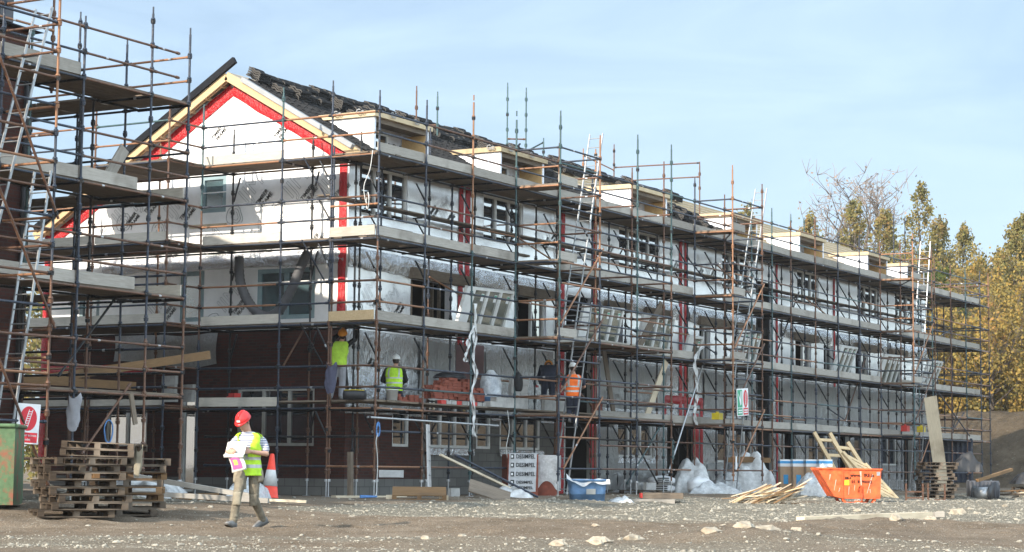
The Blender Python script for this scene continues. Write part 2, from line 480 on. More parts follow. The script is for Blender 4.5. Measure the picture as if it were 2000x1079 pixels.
# ------------------------------------------------------------------ camera, sky, sun
cam_d = bpy.data.cameras.new('camera'); cam_o = bpy.data.objects.new('camera', cam_d); COL.objects.link(cam_o)
cam_d.sensor_width = 36; cam_d.lens = 3919.8 / 2000 * 36; cam_d.clip_end = 4000; cam_d.clip_start = .5
fwd = FWD_H * math.cos(PITCH) + V3((0, 0, math.sin(PITCH))); up0 = V3((0, 0, math.cos(PITCH))) - FWD_H * math.sin(PITCH)
rt = RIGHT_H * math.cos(ROLL) + up0 * math.sin(ROLL); up = up0 * math.cos(ROLL) - RIGHT_H * math.sin(ROLL)
mw = Matrix((rt, up, -fwd)).transposed().to_4x4(); mw.translation = CAM
cam_o.matrix_world = mw
scene.camera = cam_o
scene.view_settings.view_transform = 'Standard'; scene.view_settings.look = 'None'
scene.view_settings.exposure = EXPOSURE; scene.view_settings.gamma = 1

SUN_EL, SUN_AZ = rad(26), rad(12.5)
SDIR = V3((-math.cos(SUN_AZ) * math.cos(SUN_EL), math.sin(SUN_AZ) * math.cos(SUN_EL), math.sin(SUN_EL)))
sl = bpy.data.lights.new('sun', 'SUN'); sl.energy = SUN_STRENGTH; sl.angle = rad(.55); sl.color = (1, .905, .77)
so = bpy.data.objects.new('sun', sl); COL.objects.link(so); so.rotation_euler = SDIR.to_track_quat('Z', 'Y').to_euler(); so.location = (0, 0, 60)

w = bpy.data.worlds.new('World'); scene.world = w; w.use_nodes = True
wt = w.node_tree; bg = wt.nodes['Background']
sky = wt.nodes.new('ShaderNodeTexSky'); sky.sky_type = 'NISHITA'; sky.sun_disc = False
sky.sun_elevation = SUN_EL; sky.sun_rotation = math.atan2(SDIR.x, SDIR.y); sky.air_density = 1.0; sky.dust_density = 1.2; sky.ozone_density = 1.6
# thin high cloud, by direction
tc = wt.nodes.new('ShaderNodeTexCoord'); mp = wt.nodes.new('ShaderNodeMapping'); mp.inputs['Scale'].default_value = (1.6, 1.6, 7.5); mp.inputs['Rotation'].default_value = (.16, -.10, 0)
nz = wt.nodes.new('ShaderNodeTexNoise'); nz.inputs['Scale'].default_value = 2.6; nz.inputs['Detail'].default_value = 8; nz.inputs['Roughness'].default_value = .58; nz.inputs['Distortion'].default_value = .8
rp = wt.nodes.new('ShaderNodeValToRGB'); rp.color_ramp.elements[0].position = .36; rp.color_ramp.elements[1].position = .76
rp.color_ramp.elements[0].color = (.42, .42, .42, 1); rp.color_ramp.elements[1].color = (.88, .88, .88, 1)
mx = wt.nodes.new('ShaderNodeMix'); mx.data_type = 'RGBA'; mx.inputs[7].default_value = (5.2, 6.8, 8.6, 1)
wt.links.new(tc.outputs['Generated'], mp.inputs['Vector']); wt.links.new(mp.outputs[0], nz.inputs['Vector']); wt.links.new(nz.outputs['Fac'], rp.inputs[0])
wt.links.new(rp.outputs[0], mx.inputs[0]); wt.links.new(sky.outputs[0], mx.inputs[6])
# sky brightened out of view, right and behind: added fill for the shaded walls
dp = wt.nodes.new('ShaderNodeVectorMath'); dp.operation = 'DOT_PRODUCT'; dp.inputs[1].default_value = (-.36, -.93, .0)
mr = wt.nodes.new('ShaderNodeMapRange'); mr.interpolation_type = 'SMOOTHSTEP'; mr.inputs[1].default_value = -.50; mr.inputs[2].default_value = .30; mr.inputs[3].default_value = 1; mr.inputs[4].default_value = SKY_FILL
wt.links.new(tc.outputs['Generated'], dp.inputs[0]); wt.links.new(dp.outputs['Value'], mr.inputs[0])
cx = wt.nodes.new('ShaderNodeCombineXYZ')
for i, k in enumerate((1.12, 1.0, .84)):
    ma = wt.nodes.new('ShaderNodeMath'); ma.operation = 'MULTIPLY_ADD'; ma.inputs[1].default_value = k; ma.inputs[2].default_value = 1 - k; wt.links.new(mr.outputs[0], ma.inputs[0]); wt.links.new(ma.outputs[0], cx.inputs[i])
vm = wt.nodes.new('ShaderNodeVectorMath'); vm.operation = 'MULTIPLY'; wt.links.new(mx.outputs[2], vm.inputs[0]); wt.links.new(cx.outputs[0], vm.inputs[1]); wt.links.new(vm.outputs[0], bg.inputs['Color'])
scene.cycles.diffuse_bounces = 6; scene.cycles.max_bounces = 14
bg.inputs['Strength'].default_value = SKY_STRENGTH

# ------------------------------------------------------------------ ground
def gz(u, v):
    t = min(1, max(0, (-1.5 - v) / 4.5)); z = -.25 * t * t * (3 - 2 * t)
    return z

def gbump(u, v):
    h = mnoise.noise((u * .35, v * .35, 0)) * .045 + mnoise.noise((u * 1.3, v * 1.3, 5)) * .03 + mnoise.noise((u * 4.1, v * 4.1, 9)) * .014
    k = min(1, max(.25, (-v - .5) / 3))
    # low mounds of spoil
    h2 = 0
    for (a, b, r, hh) in ((-14.6, -15.6, 1.5, .16), (-17.6, -13.1, 1.0, .10), (-11.5, -15.0, 2.2, .12), (-6.5, -15.5, 2.6, .14), (-1.0, -14.3, 2.6, .12), (2.0, -7.6, 5.0, .10), (9.5, -8.3, 5.0, .10), (18, -9, 6, .12), (-9.0, -8.2, 4.5, .07), (-8.6, .8, 1.6, .16)):
        d2 = ((u - a) ** 2 + (v - b) ** 2) / (r * r)
        if d2 < 6: h2 += hh * math.exp(-d2) * (1 + .5 * mnoise.noise((u * 2.2, v * 2.2, 3)))
    dd = (V3((u, v, 0)) - CAM).dot(FWD_H) + .35 * mnoise.noise((u * .15, v * .15, 2))
    for c_, dp in ((29.6, .08), (31.3, .09), (33.4, .07), (35.1, .06), (25.3, .05)):
        q = (dd - c_) / .28
        if abs(q) < 2.2: h2 -= dp * math.exp(-q * q) * (.75 + .35 * math.sin((u - v) * 9)) - dp * .5 * math.exp(-(abs(q) - 1.4) ** 2 * 3)
    return h * k + h2

def grit(u, v):
    dd = (V3((u, v, 0)) - CAM).dot(FWD_H) + 1.6 * mnoise.noise((u * .22, v * .22, 6)); lane = min(1, max(0, (dd - 27.2) / 2)) * min(1, max(0, (36.5 - dd) / 3))
    if dd < 28: g_ = .40
    elif u > -8 and v < -3.0: g_ = .80
    elif (u + 8.6) ** 2 + (v - .2) ** 2 < 6: g_ = .9
    else: g_ = .12
    return max(0, min(1, g_ * (1 - .93 * lane) + .35 * mnoise.noise((u * .5, v * .5, 3))))

def ground_z(u, v): return gz(u, v) + gbump(u, v)

def axis(lo, hi, step, far):
    a = []; x = lo; s = step
    while x > -far: s *= 1.35; x -= s; a.append(x)
    a.reverse(); n = int(round((hi - lo) / step)); a += [lo + i * step for i in range(n + 1)]
    x = hi; s = step
    while x < far: s *= 1.35; x += s; a.append(x)
    return a
ux = axis(-27, 42, .17, 1500); vy = axis(-22, 3, .17, 1500)
gv = []
for y in vy:
    for x in ux:
        fine = -27 <= x <= 42 and -22 <= y <= 3
        gv.append((x, y, ground_z(x, y) if fine else gz(x, y) - (.0 if y < 2 or x < 60 else 0)))
nx, ny = len(ux), len(vy)
gf = [(j * nx + i, j * nx + i + 1, (j + 1) * nx + i + 1, (j + 1) * nx + i) for j in range(ny - 1) for i in range(nx - 1)]
g = MB(); g.add(gv, gf, 0, True); go = g.build('ground', M['ground']); ga = go.data.attributes.new('grit', 'FLOAT', 'POINT'); ga.data.foreach_set('value', [grit(p[0], p[1]) for p in gv]); tag(go, kind='structure')

# crushed stone strewn over the ground (nobody could count it)
def rockverts(r, seed, flat=.6):
    rng = random.Random(seed); t = (1 + 5 ** .5) / 2
    vs = [(-1, t, 0), (1, t, 0), (-1, -t, 0), (1, -t, 0), (0, -1, t), (0, 1, t), (0, -1, -t), (0, 1, -t), (t, 0, -1), (t, 0, 1), (-t, 0, -1), (-t, 0, 1)]
    s = [rng.uniform(.7, 1.3) for _ in range(3)]; s[2] *= flat
    out = []
    for p in vs:
        k = r / 1.9 * rng.uniform(.72, 1.2); out.append((p[0] * k * s[0], p[1] * k * s[1], p[2] * k * s[2]))
    return out
ICO = [(0, 11, 5), (0, 5, 1), (0, 1, 7), (0, 7, 10), (0, 10, 11), (1, 5, 9), (5, 11, 4), (11, 10, 2), (10, 7, 6), (7, 1, 8), (3, 9, 4), (3, 4, 2), (3, 2, 6), (3, 6, 8), (3, 8, 9), (4, 9, 5), (2, 4, 11), (6, 2, 10), (8, 6, 7), (9, 8, 1)]
rng = random.Random(11)
protos = [rockverts(1, i) for i in range(24)]
gm = MB()
def in_view(u, v, m=1.08):
    d = V3((u, v, 0)) - CAM; d.z = 0
    dd = d.dot(FWD_H); ll = d.dot(RIGHT_H)
    return dd > 18 and abs(ll) < dd * .2552 * m
cnt = 0
while cnt < 24000:
    # even over the picture: pick depth with more samples near
    dd = 22.5 + 62 * rng.random() ** 1.35; ll = dd * .28 * rng.uniform(-1, 1)
    p = CAM + FWD_H * dd + RIGHT_H * ll
    if p.y > .8 and p.x > -7: continue
    if p.y > 1.5: continue
    big = mnoise.noise((p.x * .16, p.y * .16, 2)) + .6 * mnoise.noise((p.x * .55, p.y * .55, 8))
    band = .55 if p.y > -12.5 and p.x > -6 and p.y < -3.4 else 0.0
    if ((p.x + 8.6) ** 2 + (p.y - .3) ** 2) < 4.5: band = .8
    gr = grit(p.x, p.y)
    if rng.random() > (.03 + .97 * gr ** 1.6): continue
    r = rng.uniform(.005, .0125) * (1 + 2.6 * rng.random() ** 10) * (.6 + dd / 50)
    a = rng.uniform(0, 6.28); ca, sa = math.cos(a), math.sin(a)
    z = ground_z(p.x, p.y); q = protos[rng.randrange(24)]
    gm.add([(p.x + r * (x * ca - y * sa), p.y + r * (x * sa + y * ca), z + r * (zz + .15)) for x, y, zz in q], ICO); cnt += 1
tag(gm.build('gravel', M['gravel']), kind='stuff')

# larger broken stones lie about singly
STONES = [(-17.44, -14.33, .24), (-16.9, -14.6, .2), (-16.3, -14.3, .32), (-15.7, -14.5, .26), (-14.9, -15.2, .24), (-14.2, -15.4, .3), (-13.6, -15.4, .36), (-12.9, -15.6, .2), (-17.9, -12.5, .12), (-17.4, -12.4, .15), (-17.0, -12.7, .13), (-6.7, -14.9, .30), (-5.8, -15.2, .22), (-.6, -14.0, .34), (-1.9, -13.6, .2), (-4.0, -12.2, .22), (1.5, -13.0, .26), (-19.8, -9.5, .13), (-18.2, -9.3, .10), (-21.3, -8.0, .1), (-9.5, -13.0, .16), (-11, -11.5, .13), (3.5, -10.5, .2), (7.5, -11.8, .22), (5.5, -12.6, .2), (12.5, -11.2, .22)]
for i, (a, b, r) in enumerate(STONES):
    r *= .52; mb = MB((a, b, 0)); q = rockverts(r, 100 + i, .55); z = ground_z(a, b)
    me = MB((0, 0, 0)); me.add(q, ICO)
    bm = bmesh.new(); tmp = me.mesh('stone'); bm.from_mesh(tmp); bpy.data.meshes.remove(tmp)
    bmesh.ops.subdivide_edges(bm, edges=bm.edges[:], cuts=2, use_grid_fill=True)
    for vv in bm.verts: vv.co += V3(vv.co).normalized() * r * .16 * mnoise.noise(vv.co * 7 / r * .3 + V3((i, 0, 0)))
    sm = bpy.data.meshes.new('limestone_rock'); bm.to_mesh(sm); bm.free()
    o = link_mesh(sm, 'limestone_rock', M['stonewhite']); o.location = (a, b, z + r * .12)
    tag(o, 'pale broken limestone lump lying on the muddy foreground', 'rock', 'loose limestone lumps on the ground')

# earth bank beyond the terrace end
def bank_f(s, t):
    u = 52 + 120 * s; v = -60 + 110 * t
    d = (u - 57) + .12 * (v - 5) * -1
    k = min(1, max(0, d / 8)); h = 4.2 * k * k * (3 - 2 * k) + .35 * mnoise.noise((u * .25, v * .25, 1)) * k + .18 * mnoise.noise((u * .9, v * .9, 4)) * k
    return (u, v, -.3 + h)
bk = MB(); bk.grid(bank_f, 120, 110); tag(bk.build('hill', M['bank']), kind='structure')


# ------------------------------------------------------------------ trees
def leaf_cloud(mb, pts, size, rng, squash=1.0):
    for p, s in pts:
        n = V3((rng.gauss(0, 1), rng.gauss(0, 1), rng.gauss(0, .7) + .3)).normalized(); x = n.orthogonal().normalized(); y = n.cross(x)
        a = rng.uniform(0, 3.14); x, y = x * math.cos(a) + y * math.sin(a), y * math.cos(a) - x * math.sin(a)
        x *= size * s * .5; y *= size * s * .34 * squash
        mb.add([p - x, p - y * .9 + x * .1, p + x, p + y], [(0, 1, 2, 3)])


def limb(mb, p, d, L, r, depth, rng, tips, bend=.35, split=3):
    pts = [V3(p)]; dd = V3(d).normalized(); k = 4
    for i in range(k):
        dd = (dd + V3((rng.gauss(0, bend * .3), rng.gauss(0, bend * .3), rng.gauss(.05, bend * .2)))).normalized(); pts.append(pts[-1] + dd * L / k)
    mb.path(pts, [r * (1 - .55 * i / k) for i in range(k + 1)], 5 if depth < 2 else 4)
    tips.append(pts[-1])
    if depth <= 0: return
    for j in range(split):
        i = rng.randint(2, k); q = pts[i]
        nd = (dd + V3((rng.gauss(0, .55), rng.gauss(0, .55), rng.gauss(.12, .3)))).normalized()
        limb(mb, q, nd, L * rng.uniform(.5, .78), r * .5, depth - 1, rng, tips, bend, split)


def tree(name, x, y, z0, h, w, mat, label, group, seed, kind='column', n=2600, lsize=.5):
    rng = random.Random(seed)
    root = thing(name, (x, y, z0), label, 'tree', group)
    tk = MB(); tips = []
    th = h * .9
    trunk = [V3((0, 0, 0))]
    for i in range(7): trunk.append(V3((rng.gauss(0, .05) * i * .4, rng.gauss(0, .05) * i * .4, th * (i + 1) / 7)))
    tk.path(trunk, [max(.03, .02 * h * (1 - i / 7.6)) for i in range(8)], 7)
    for i in range(22 if kind == 'column' else 30):
        f = rng.uniform(.18, .93); base = trunk[min(6, int(f * 7))].lerp(trunk[min(7, int(f * 7) + 1)], f * 7 % 1)
        a = rng.uniform(0, 6.28); rise = 1.6 if kind == 'column' else .55
        d = V3((math.cos(a), math.sin(a), rise)); prof = (1 - f) ** .6 if kind == 'column' else math.sqrt(max(.05, 1 - (2 * f - .95) ** 2))
        limb(tk, base, d, w * .62 * prof + .4, .006 * h * (1.1 - f), 1, rng, tips, .3, 2)
    tk.build('trunk', M['barkdark'], root)
    cr = MB(); pts = []
    # clumps on a profile, ragged, with gaps between
    ncl = 95 if kind == 'column' else 120
    per = max(6, n // ncl)
    ax = [(rng.uniform(0, 6.28), rng.uniform(.55, 1.0)) for _ in range(5)]
    for i in range(ncl):
        if kind == 'column':
            f = rng.random() ** .85; prof = (.30 + .70 * min(1, f / .22)) * (1 - f) ** .62
            spur = 1 + .45 * mnoise.noise((f * 5, seed, 0))
            a = rng.uniform(0, 6.28); rr = w * .5 * prof * spur * math.sqrt(rng.uniform(.15, 1)); c = V3((rr * math.cos(a), rr * math.sin(a), h * (.10 + .90 * f))); s = rng.uniform(.28, .62) * (.45 + .75 * prof)
        else:
            a = rng.uniform(0, 6.28); zf = rng.uniform(-.95, 1); rr = w * .5 * math.sqrt(max(0, 1 - zf * zf)) * math.sqrt(rng.uniform(.3, 1.1)); c = V3((rr * math.cos(a), rr * math.sin(a), h * (.5 + .5 * zf * (1 + .2 * math.sin(a * 3 + seed))))); s = rng.uniform(.35, .8)
        q = rng.uniform(.5, 1.5)
        for j in range(int(per * q)):
            pts.append((c + V3((rng.gauss(0, .62 * s), rng.gauss(0, .62 * s), rng.gauss(0, (.95 if kind == 'column' else .55) * s))), rng.uniform(.5, 1.3)))
    leaf_cloud(cr, pts, lsize, rng)
    cr.build('crown', mat, root)
    return root

BANKZ = 3.6
# yellow-green columnar trees beyond the terrace
for i, (x, y, h, w) in enumerate([(94, 31.0, 15.2, 6.4), (97, 27.2, 14.4, 6.2), (99.4, 24.6, 15.8, 6.2), (97, 21.6, 14.6, 6.0), (95.8, 18.6, 16.4, 5.8), (100, 18.6, 14.2, 6.4), (97, 15.8, 13.2, 6.0), (98, 13.6, 11.4, 5.6), (104, 30.5, 14.5, 7), (93, 34, 13.0, 7), (98, 11.8, 9.8, 5), (99, 29.5, 13.6, 7), (101, 22.5, 13.0, 7), (103, 16.5, 11.5, 7), (95, 24.5, 11, 6.5)]):
    tree('columnar_tree', x, y, BANKZ - .3, h + 1.3, w, M['leafgreen'], 'slim upright tree with olive and yellow autumn leaves beyond the terrace end', 'slim autumn trees beyond the terrace', 40 + i, 'column', 6200, .23)
for i, (x, y, h, w) in enumerate([(84, 8.4, 12.6, 6.0), (88, 4.6, 12.2, 7), (89, 9.3, 13.5, 5.5)]):
    tree('golden_tree', x, y, BANKZ, h, w, M['leafgold' if i == 1 else 'leafgreen'], ['tall tapering tree with green and gold leaves, widest of the three above the bushes', 'tall tree of rusty gold leaves cut by the frame edge', 'tall slender tree of green and gold leaves set furthest back above the bushes'][i], None, 70 + i, 'column', 7500, .22)
for i, (x, y, h, w) in enumerate([(73, 10.8, 6.6, 7.0), (74, 7.2, 7.4, 7), (75, 3.6, 7.8, 7), (76, 14.2, 7.6, 7), (77, 18.5, 8.5, 8), (79, 23, 9.0, 8), (80, 1, 8.5, 7), (84, 27, 10, 9), (87, 15.5, 10.5, 8), (88, 21, 11, 9), (86, 11, 10.5, 7), (90, 28, 12, 9), (80, 6, 9.5, 6.5)]):
    tree('golden_bush', x, y, 3.2, h, w, M['leafgold'], 'broad bush of golden yellow leaves on top of the earth bank', 'golden bushes along the earth bank', 90 + i, 'bush', 9500, .22)
for i, (x, y, h, w) in enumerate([(74, 13.0, 4.0, 4.5), (78, 12.0, 9.0, 5.5), (79, 15.8, 9.0, 5.5)]):
    tree('dark_bush', x, y, 3.2, h, w, M['leafdark'], 'shaded dark green bush growing among the golden bushes', 'dark bushes among the golden ones', 120 + i, 'bush', 6000, .28)
for i, (x, y, h, w) in enumerate([(104, 35, 13, 10), (106, 29, 14, 10), (105, 23.5, 13.5, 10), (103, 19.5, 12.5, 9), (101, 14.5, 9.5, 8)]):
    tree('broad_tree', x, y, BANKZ - .5, h, w, M['leafgreen'], 'broad olive tree filling the gaps behind the slim upright trees', 'broad trees behind the slim ones', 170 + i, 'bush', 9500, .26)
# bare tree
def bare_tree(x, y, z0, h, label, seed, spread=1.0):
    rng = random.Random(seed); root = thing('bare_tree', (x, y, z0), label, 'tree')
    tk = MB(); tips = []
    tk.path([(0, 0, 0), (.2, 0, h * .22), (.1, .1, h * .4)], [.022 * h, .019 * h, .016 * h], 8)
    for i in range(7):
        a = i * .9 + rng.uniform(-.3, .3)
        limb(tk, (.1, .1, h * rng.uniform(.28, .4)), (math.cos(a) * .42 * spread, math.sin(a) * .42 * spread, 1), h * .42, .0085 * h, 0, rng, tips, .35)
    t2 = list(tips); tw = MB(); tips2 = []
    for t in t2:
        for k in range(6):
            limb(tk, t - V3((0, 0, rng.uniform(0, h * .2))), (rng.gauss(0, .3), rng.gauss(0, .3), .9), h * rng.uniform(.09, .17), .0026 * h, 1, rng, tips2, .4, 3)
    for t in tips2:
        for k in range(4):
            limb(tw, t, (rng.gauss(0, .8), rng.gauss(0, .8), rng.gauss(.5, .4)), h * rng.uniform(.03, .06), .0011 * h, 0, rng, [], .5, 2)
    tk.build('trunk', M['barkdark'], root); tw.build('twigs', M['twig'], root)['kind'] = 'stuff'
    lf = MB(); leaf_cloud(lf, [(t + V3((rng.gauss(0, .5), rng.gauss(0, .5), rng.gauss(0, .5))), 1) for t in tips2 for q in range(2)], .3, rng); lf.build('sparse_leaves', M['twig'], root)['kind'] = 'stuff'
    return root
bare_tree(112.4, 29.8, 1.5, 24.5, 'leafless tree with forked grey limbs rising behind the terrace roof', 5, .17)
bare_tree(93, 5.2, 3.5, 15.5, 'thin leafless tree rising behind the tall trees at the bank', 9, .8)
# greenery glimpsed under the nearer scaffold
for i, (x, y, h) in enumerate([(24, 31, 7.0), (29, 37, 8)]):
    tree('leafy_tree', x, y, 0, h, 6, M['leafgreen'], ['yellowing tree seen in the gap beside the brick wall', 'yellowing taller tree farther off in the gap beside the brick wall'][i], None, 150 + i, 'bush', 3500, .3)
# ------------------------------------------------------------------ the terrace under construction
UW, VW = 1.6, 1.95          # gable plane (faces -x), front plane (faces -y)
UE = 46.3                   # far end
RIDGE_V, RIDGE_Z = 5.6, 10.78
def roof_z(v): return 8.42 + (v - 1.5) * (RIDGE_Z - 8.42) / (RIDGE_V - 1.5) if v < RIDGE_V else RIDGE_Z - (v - RIDGE_V) * (RIDGE_Z - 6.95) / (11.95 - RIDGE_V)

house = thing('terrace_building', (UW, VW, 0), 'long unfinished terrace wrapped in silver foil insulation with red strips and grey tiled roof', 'building')
HO = (UW, VW, 0)


def wall_holes(mb, a0, a1, z0, z1, holes, pt, depth=.16, mi=0, rmi=1):
    """wall rectangle with openings; pt(a, z, d) -> 3d, d = inward"""
    A = sorted({a0, a1, *[h[0] for h in holes], *[h[1] for h in holes]}); Z = sorted({z0, z1, *[h[2] for h in holes], *[h[3] for h in holes]})
    A = [a for a in A if a0 <= a <= a1]; Z = [z for z in Z if z0 <= z <= z1]
    for i in range(len(A) - 1):
        for j in range(len(Z) - 1):
            ca, cz = (A[i] + A[i + 1]) / 2, (Z[j] + Z[j + 1]) / 2
            if any(h[0] < ca < h[1] and h[2] < cz < h[3] for h in holes): continue
            mb.quad(pt(A[i], Z[j], 0), pt(A[i + 1], Z[j], 0), pt(A[i + 1], Z[j + 1], 0), pt(A[i], Z[j + 1], 0), mi)
    for h in holes:
        h0, h1 = max(h[0], a0), min(h[1], a1); q0, q1 = max(h[2], z0), min(h[3], z1)
        if h1 <= h0 or q1 <= q0: continue
        for (p, q) in (((h0, q0), (h1, q0)), ((h1, q0), (h1, q1)), ((h1, q1), (h0, q1)), ((h0, q1), (h0, q0))):
            if (p[1] == q[1] and p[1] not in (h[2], h[3])): continue
            mb.quad(pt(*p, 0), pt(*q, 0), pt(*q, depth), pt(*p, depth), rmi)


ptG = lambda a, z, d: (UW + d, a, z)       # gable: a = y
ptF = lambda a, z, d: (a, VW + d, z)       # front: a = x

# openings ------------------------------------------------------------
G_WIN = [(5.76, 6.58, 7.20, 8.16), (2.92, 4.70, 4.38, 5.66), (6.40, 7.18, 4.40, 5.70), (9.9, 10.6, 4.4, 5.6)]
G_LOW = [(2.90, 5.28, 1.22, 2.66), (6.60, 7.08, .05, 2.6), (8.2, 9.6, 1.2, 2.6)]
UP_WIN = [(2.07, 4.27, 6.98, 8.24), (8.12, 10.35, 6.98, 8.24), (16.4, 19.3, 6.98, 8.24), (24.3, 26.6, 6.98, 8.24), (31.2, 33.4, 6.98, 8.24), (37.9, 40.1, 6.98, 8.24), (42.4, 44.6, 6.98, 8.24)]
OPEN1 = [(4.48, 6.42, 4.12, 5.58), (7.45, 8.25, 4.12, 5.58), (10.0, 11.75, 4.12, 5.58), (15.5, 16.7, 4.12, 5.58), (18.3, 19.6, 4.12, 5.58), (22.4, 23.3, 4.12, 5.58), (25.3, 26.6, 4.12, 5.58), (31.0, 32.6, 4.12, 5.58), (33.9, 34.9, 4.12, 5.58), (37.4, 38.9, 4.12, 5.58), (41.6, 43.0, 4.12, 5.58)]
GR_WIN = [(3.75, 4.55, 1.24, 2.5), (5.38, 7.62, 1.24, 2.56), (7.95, 8.7, 1.24, 2.5), (9.22, 11.5, 1.24, 2.56), (16.4, 18.9, 1.1, 2.5), (23.9, 24.9, 1.0, 2.5), (25.6, 27.0, 1.0, 2.5), (32.3, 34.3, 1.0, 2.5), (37.2, 38.4, 1.0, 2.5), (40.4, 42.4, 1.0, 2.5)]
GR_DOOR = [(19.9, 22.1, .02, 2.45), (15.2, 16.1, .02, 2.45), (29.9, 31.0, .02, 2.45), (35.4, 36.6, .02, 2.45), (43.2, 44.2, .02, 2.45)]
RECESS = [(12.98, 14.62, .02, 5.85), (27.35, 28.85, .02, 7.5)]

gw = MB(HO)
wall_holes(gw, VW, 11.9, 4.1, 6.9, G_WIN, ptG)
wall_holes(gw, VW, 9.8, 6.9, 8.3, G_WIN, ptG)
gw.add([(UW, VW, 8.3), (UW, 9.8, 8.3), (UW, RIDGE_V, RIDGE_Z - .25), (UW, VW, 8.56)], [(0, 3, 2, 1)], 0)
gw.add([(UW, 9.8, 6.9), (UW, 11.9, 6.9), (UW, 9.8, roof_z(9.8) - .12)], [(0, 2, 1)], 0)
# taped insulation boards: slight joints as thin raised seams
for z in (5.3, 6.5, 7.7): gw.box((UW - .003, VW + .05, z), (UW - .0005, 9.6, z + .03), 0)
gw.build('gable_wall', [M['foil'], M['foil']], house)

gb = MB(HO); wall_holes(gb, VW + .02, 11.9, .42, 4.1, G_LOW, lambda a, z, d: (UW + .04 + d, a, z), .2)
gb.build('brick_gable', [M['brick'], M['brick']], house)
cb = MB(HO); cb.box((UW + .12, VW + .1, 3.96), (UW + .3, 11.9, 4.1)); cb.build('floor_edge', M['foilrough'], house)
pl = MB(HO); wall_holes(pl, VW, 11.9, -.3, .42, [(6.6, 7.08, .05, 3)], lambda a, z, d: (UW + .01 + d, a, z), .2)
wall_holes(pl, UW + .01, 5.22, -.3, .42, [], lambda a, z, d: (a, VW + d, z))
pl.build('block_plinth', [M['block'], M['block']], house)

fw = MB(HO)
holes = UP_WIN + OPEN1 + GR_WIN + GR_DOOR + RECESS
wall_holes(fw, UW, UE, 4.1, 8.5, holes, ptF)
fw.build('front_wall', [M['frontfoil'], M['reveal']], house)
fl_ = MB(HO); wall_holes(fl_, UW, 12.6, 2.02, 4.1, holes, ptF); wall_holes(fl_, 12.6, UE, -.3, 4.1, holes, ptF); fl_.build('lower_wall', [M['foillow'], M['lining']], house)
fb = MB(HO); wall_holes(fb, UW + .04, 5.22, .42, 2.02, GR_WIN, lambda a, z, d: (a, VW + .02 + d, z)); fb.build('brick_return', [M['brick'], M['brick']], house)
fk = MB(HO); wall_holes(fk, 5.22, 12.6, -.3, 2.02, GR_WIN, lambda a, z, d: (a, VW + .05 + d, z)); fk.build('block_wall', [M['block'], M['block']], house)
# narrow vent slot in the brick return
sl_ = MB(HO); sl_.box((2.05, VW - .004, 1.05), (2.22, VW + .015, 1.62)); sl_.build('vent_slot', M['black'], house)

# dark shell behind the openings, rear wall and far end
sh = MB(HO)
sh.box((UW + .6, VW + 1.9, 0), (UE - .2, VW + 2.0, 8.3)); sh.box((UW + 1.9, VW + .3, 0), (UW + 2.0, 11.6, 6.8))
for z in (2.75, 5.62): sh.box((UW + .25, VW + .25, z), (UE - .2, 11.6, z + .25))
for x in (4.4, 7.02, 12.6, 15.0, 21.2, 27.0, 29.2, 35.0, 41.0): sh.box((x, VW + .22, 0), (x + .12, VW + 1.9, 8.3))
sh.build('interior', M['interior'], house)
bw = MB(HO); bw.box((UW + .1, 11.75, -.2), (UE, 11.9, 6.85)); bw.build('rear_wall', M['block'], house)
ew = MB(HO); ew.add([(UE, VW, -.2), (UE, 11.9, -.2), (UE, 11.9, 6.8), (UE, RIDGE_V, RIDGE_Z - .2), (UE, VW, 8.5)], [(0, 1, 2, 3, 4)]); ew.build('end_wall', M['foil'], house)
for (a, b, z0, z1) in RECESS:
    r = MB(HO)
    r.quad((a, VW + .16, z0), (a, VW + 1.3, z0), (a, VW + 1.3, z1), (a, VW + .16, z1)); r.quad((b, VW + .16, z0), (b, VW + 1.3, z0), (b, VW + 1.3, z1), (b, VW + .16, z1))
    r.quad((a, VW + 1.3, z0), (b, VW + 1.3, z0), (b, VW + 1.3, z1), (a, VW + 1.3, z1))
    r.build('entrance_recess', M['interior'], house)
    k = MB(HO); k.box((a + .1, VW + .9, -.1), (b - .1, VW + 1.2, 1.2)); k.build('block_pier', M['block'], house)

# crumpled foil flaps below the lift-3 floor line and at the foot of the upper storey
def flap(x0, x1, z0, z1, bulge, nm, mat, seed, along='x'):
    f = MB(HO); L = x1 - x0; n = max(6, int(L / .09))
    def fn(s, t):
        a = x0 + L * s; b = bulge * (.25 + math.sin(math.pi * t)) * (.7 + .9 * mnoise.noise((a * 2.3, t * 3, seed))) + .012 + .03 * mnoise.noise((a * 7, t * 9, seed))
        z = z0 + (z1 - z0) * t + .05 * mnoise.noise((a * 1.7, t, seed + 3)) * (1 - t)
        return (a, VW - max(.006, b), z) if along == 'x' else (UW - max(.006, b), a, z)
    f.grid(fn, n, 6); return f.build(nm, mat, house)
segs = [(UW, 6.75), (7.45, 12.5), (14.9, 20.7), (21.5, 27.1), (29.5, 34.5), (35.2, 41), (41.5, UE)]
for i, (a, b) in enumerate(segs): flap(a, b, 5.62, 6.12, .07, 'crumpled_foil_band', M['foilrough'], i)
flap(VW + .1, 9.8, 5.72, 6.08, .05, 'crumpled_foil_band', M['foilrough'], 21, 'y')
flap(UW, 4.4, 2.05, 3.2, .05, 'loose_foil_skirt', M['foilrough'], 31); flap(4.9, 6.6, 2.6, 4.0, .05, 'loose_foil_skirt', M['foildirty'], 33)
flap(22.7, 27.1, 2.6, 4.0, .05, 'loose_foil_skirt', M['foildirty'], 45); flap(16.3, 19.6, .1, 1.0, .04, 'loose_foil_skirt', M['foildirty'], 47); flap(23.0, 27.2, .1, .95, .04, 'loose_foil_skirt', M['foildirty'], 49)
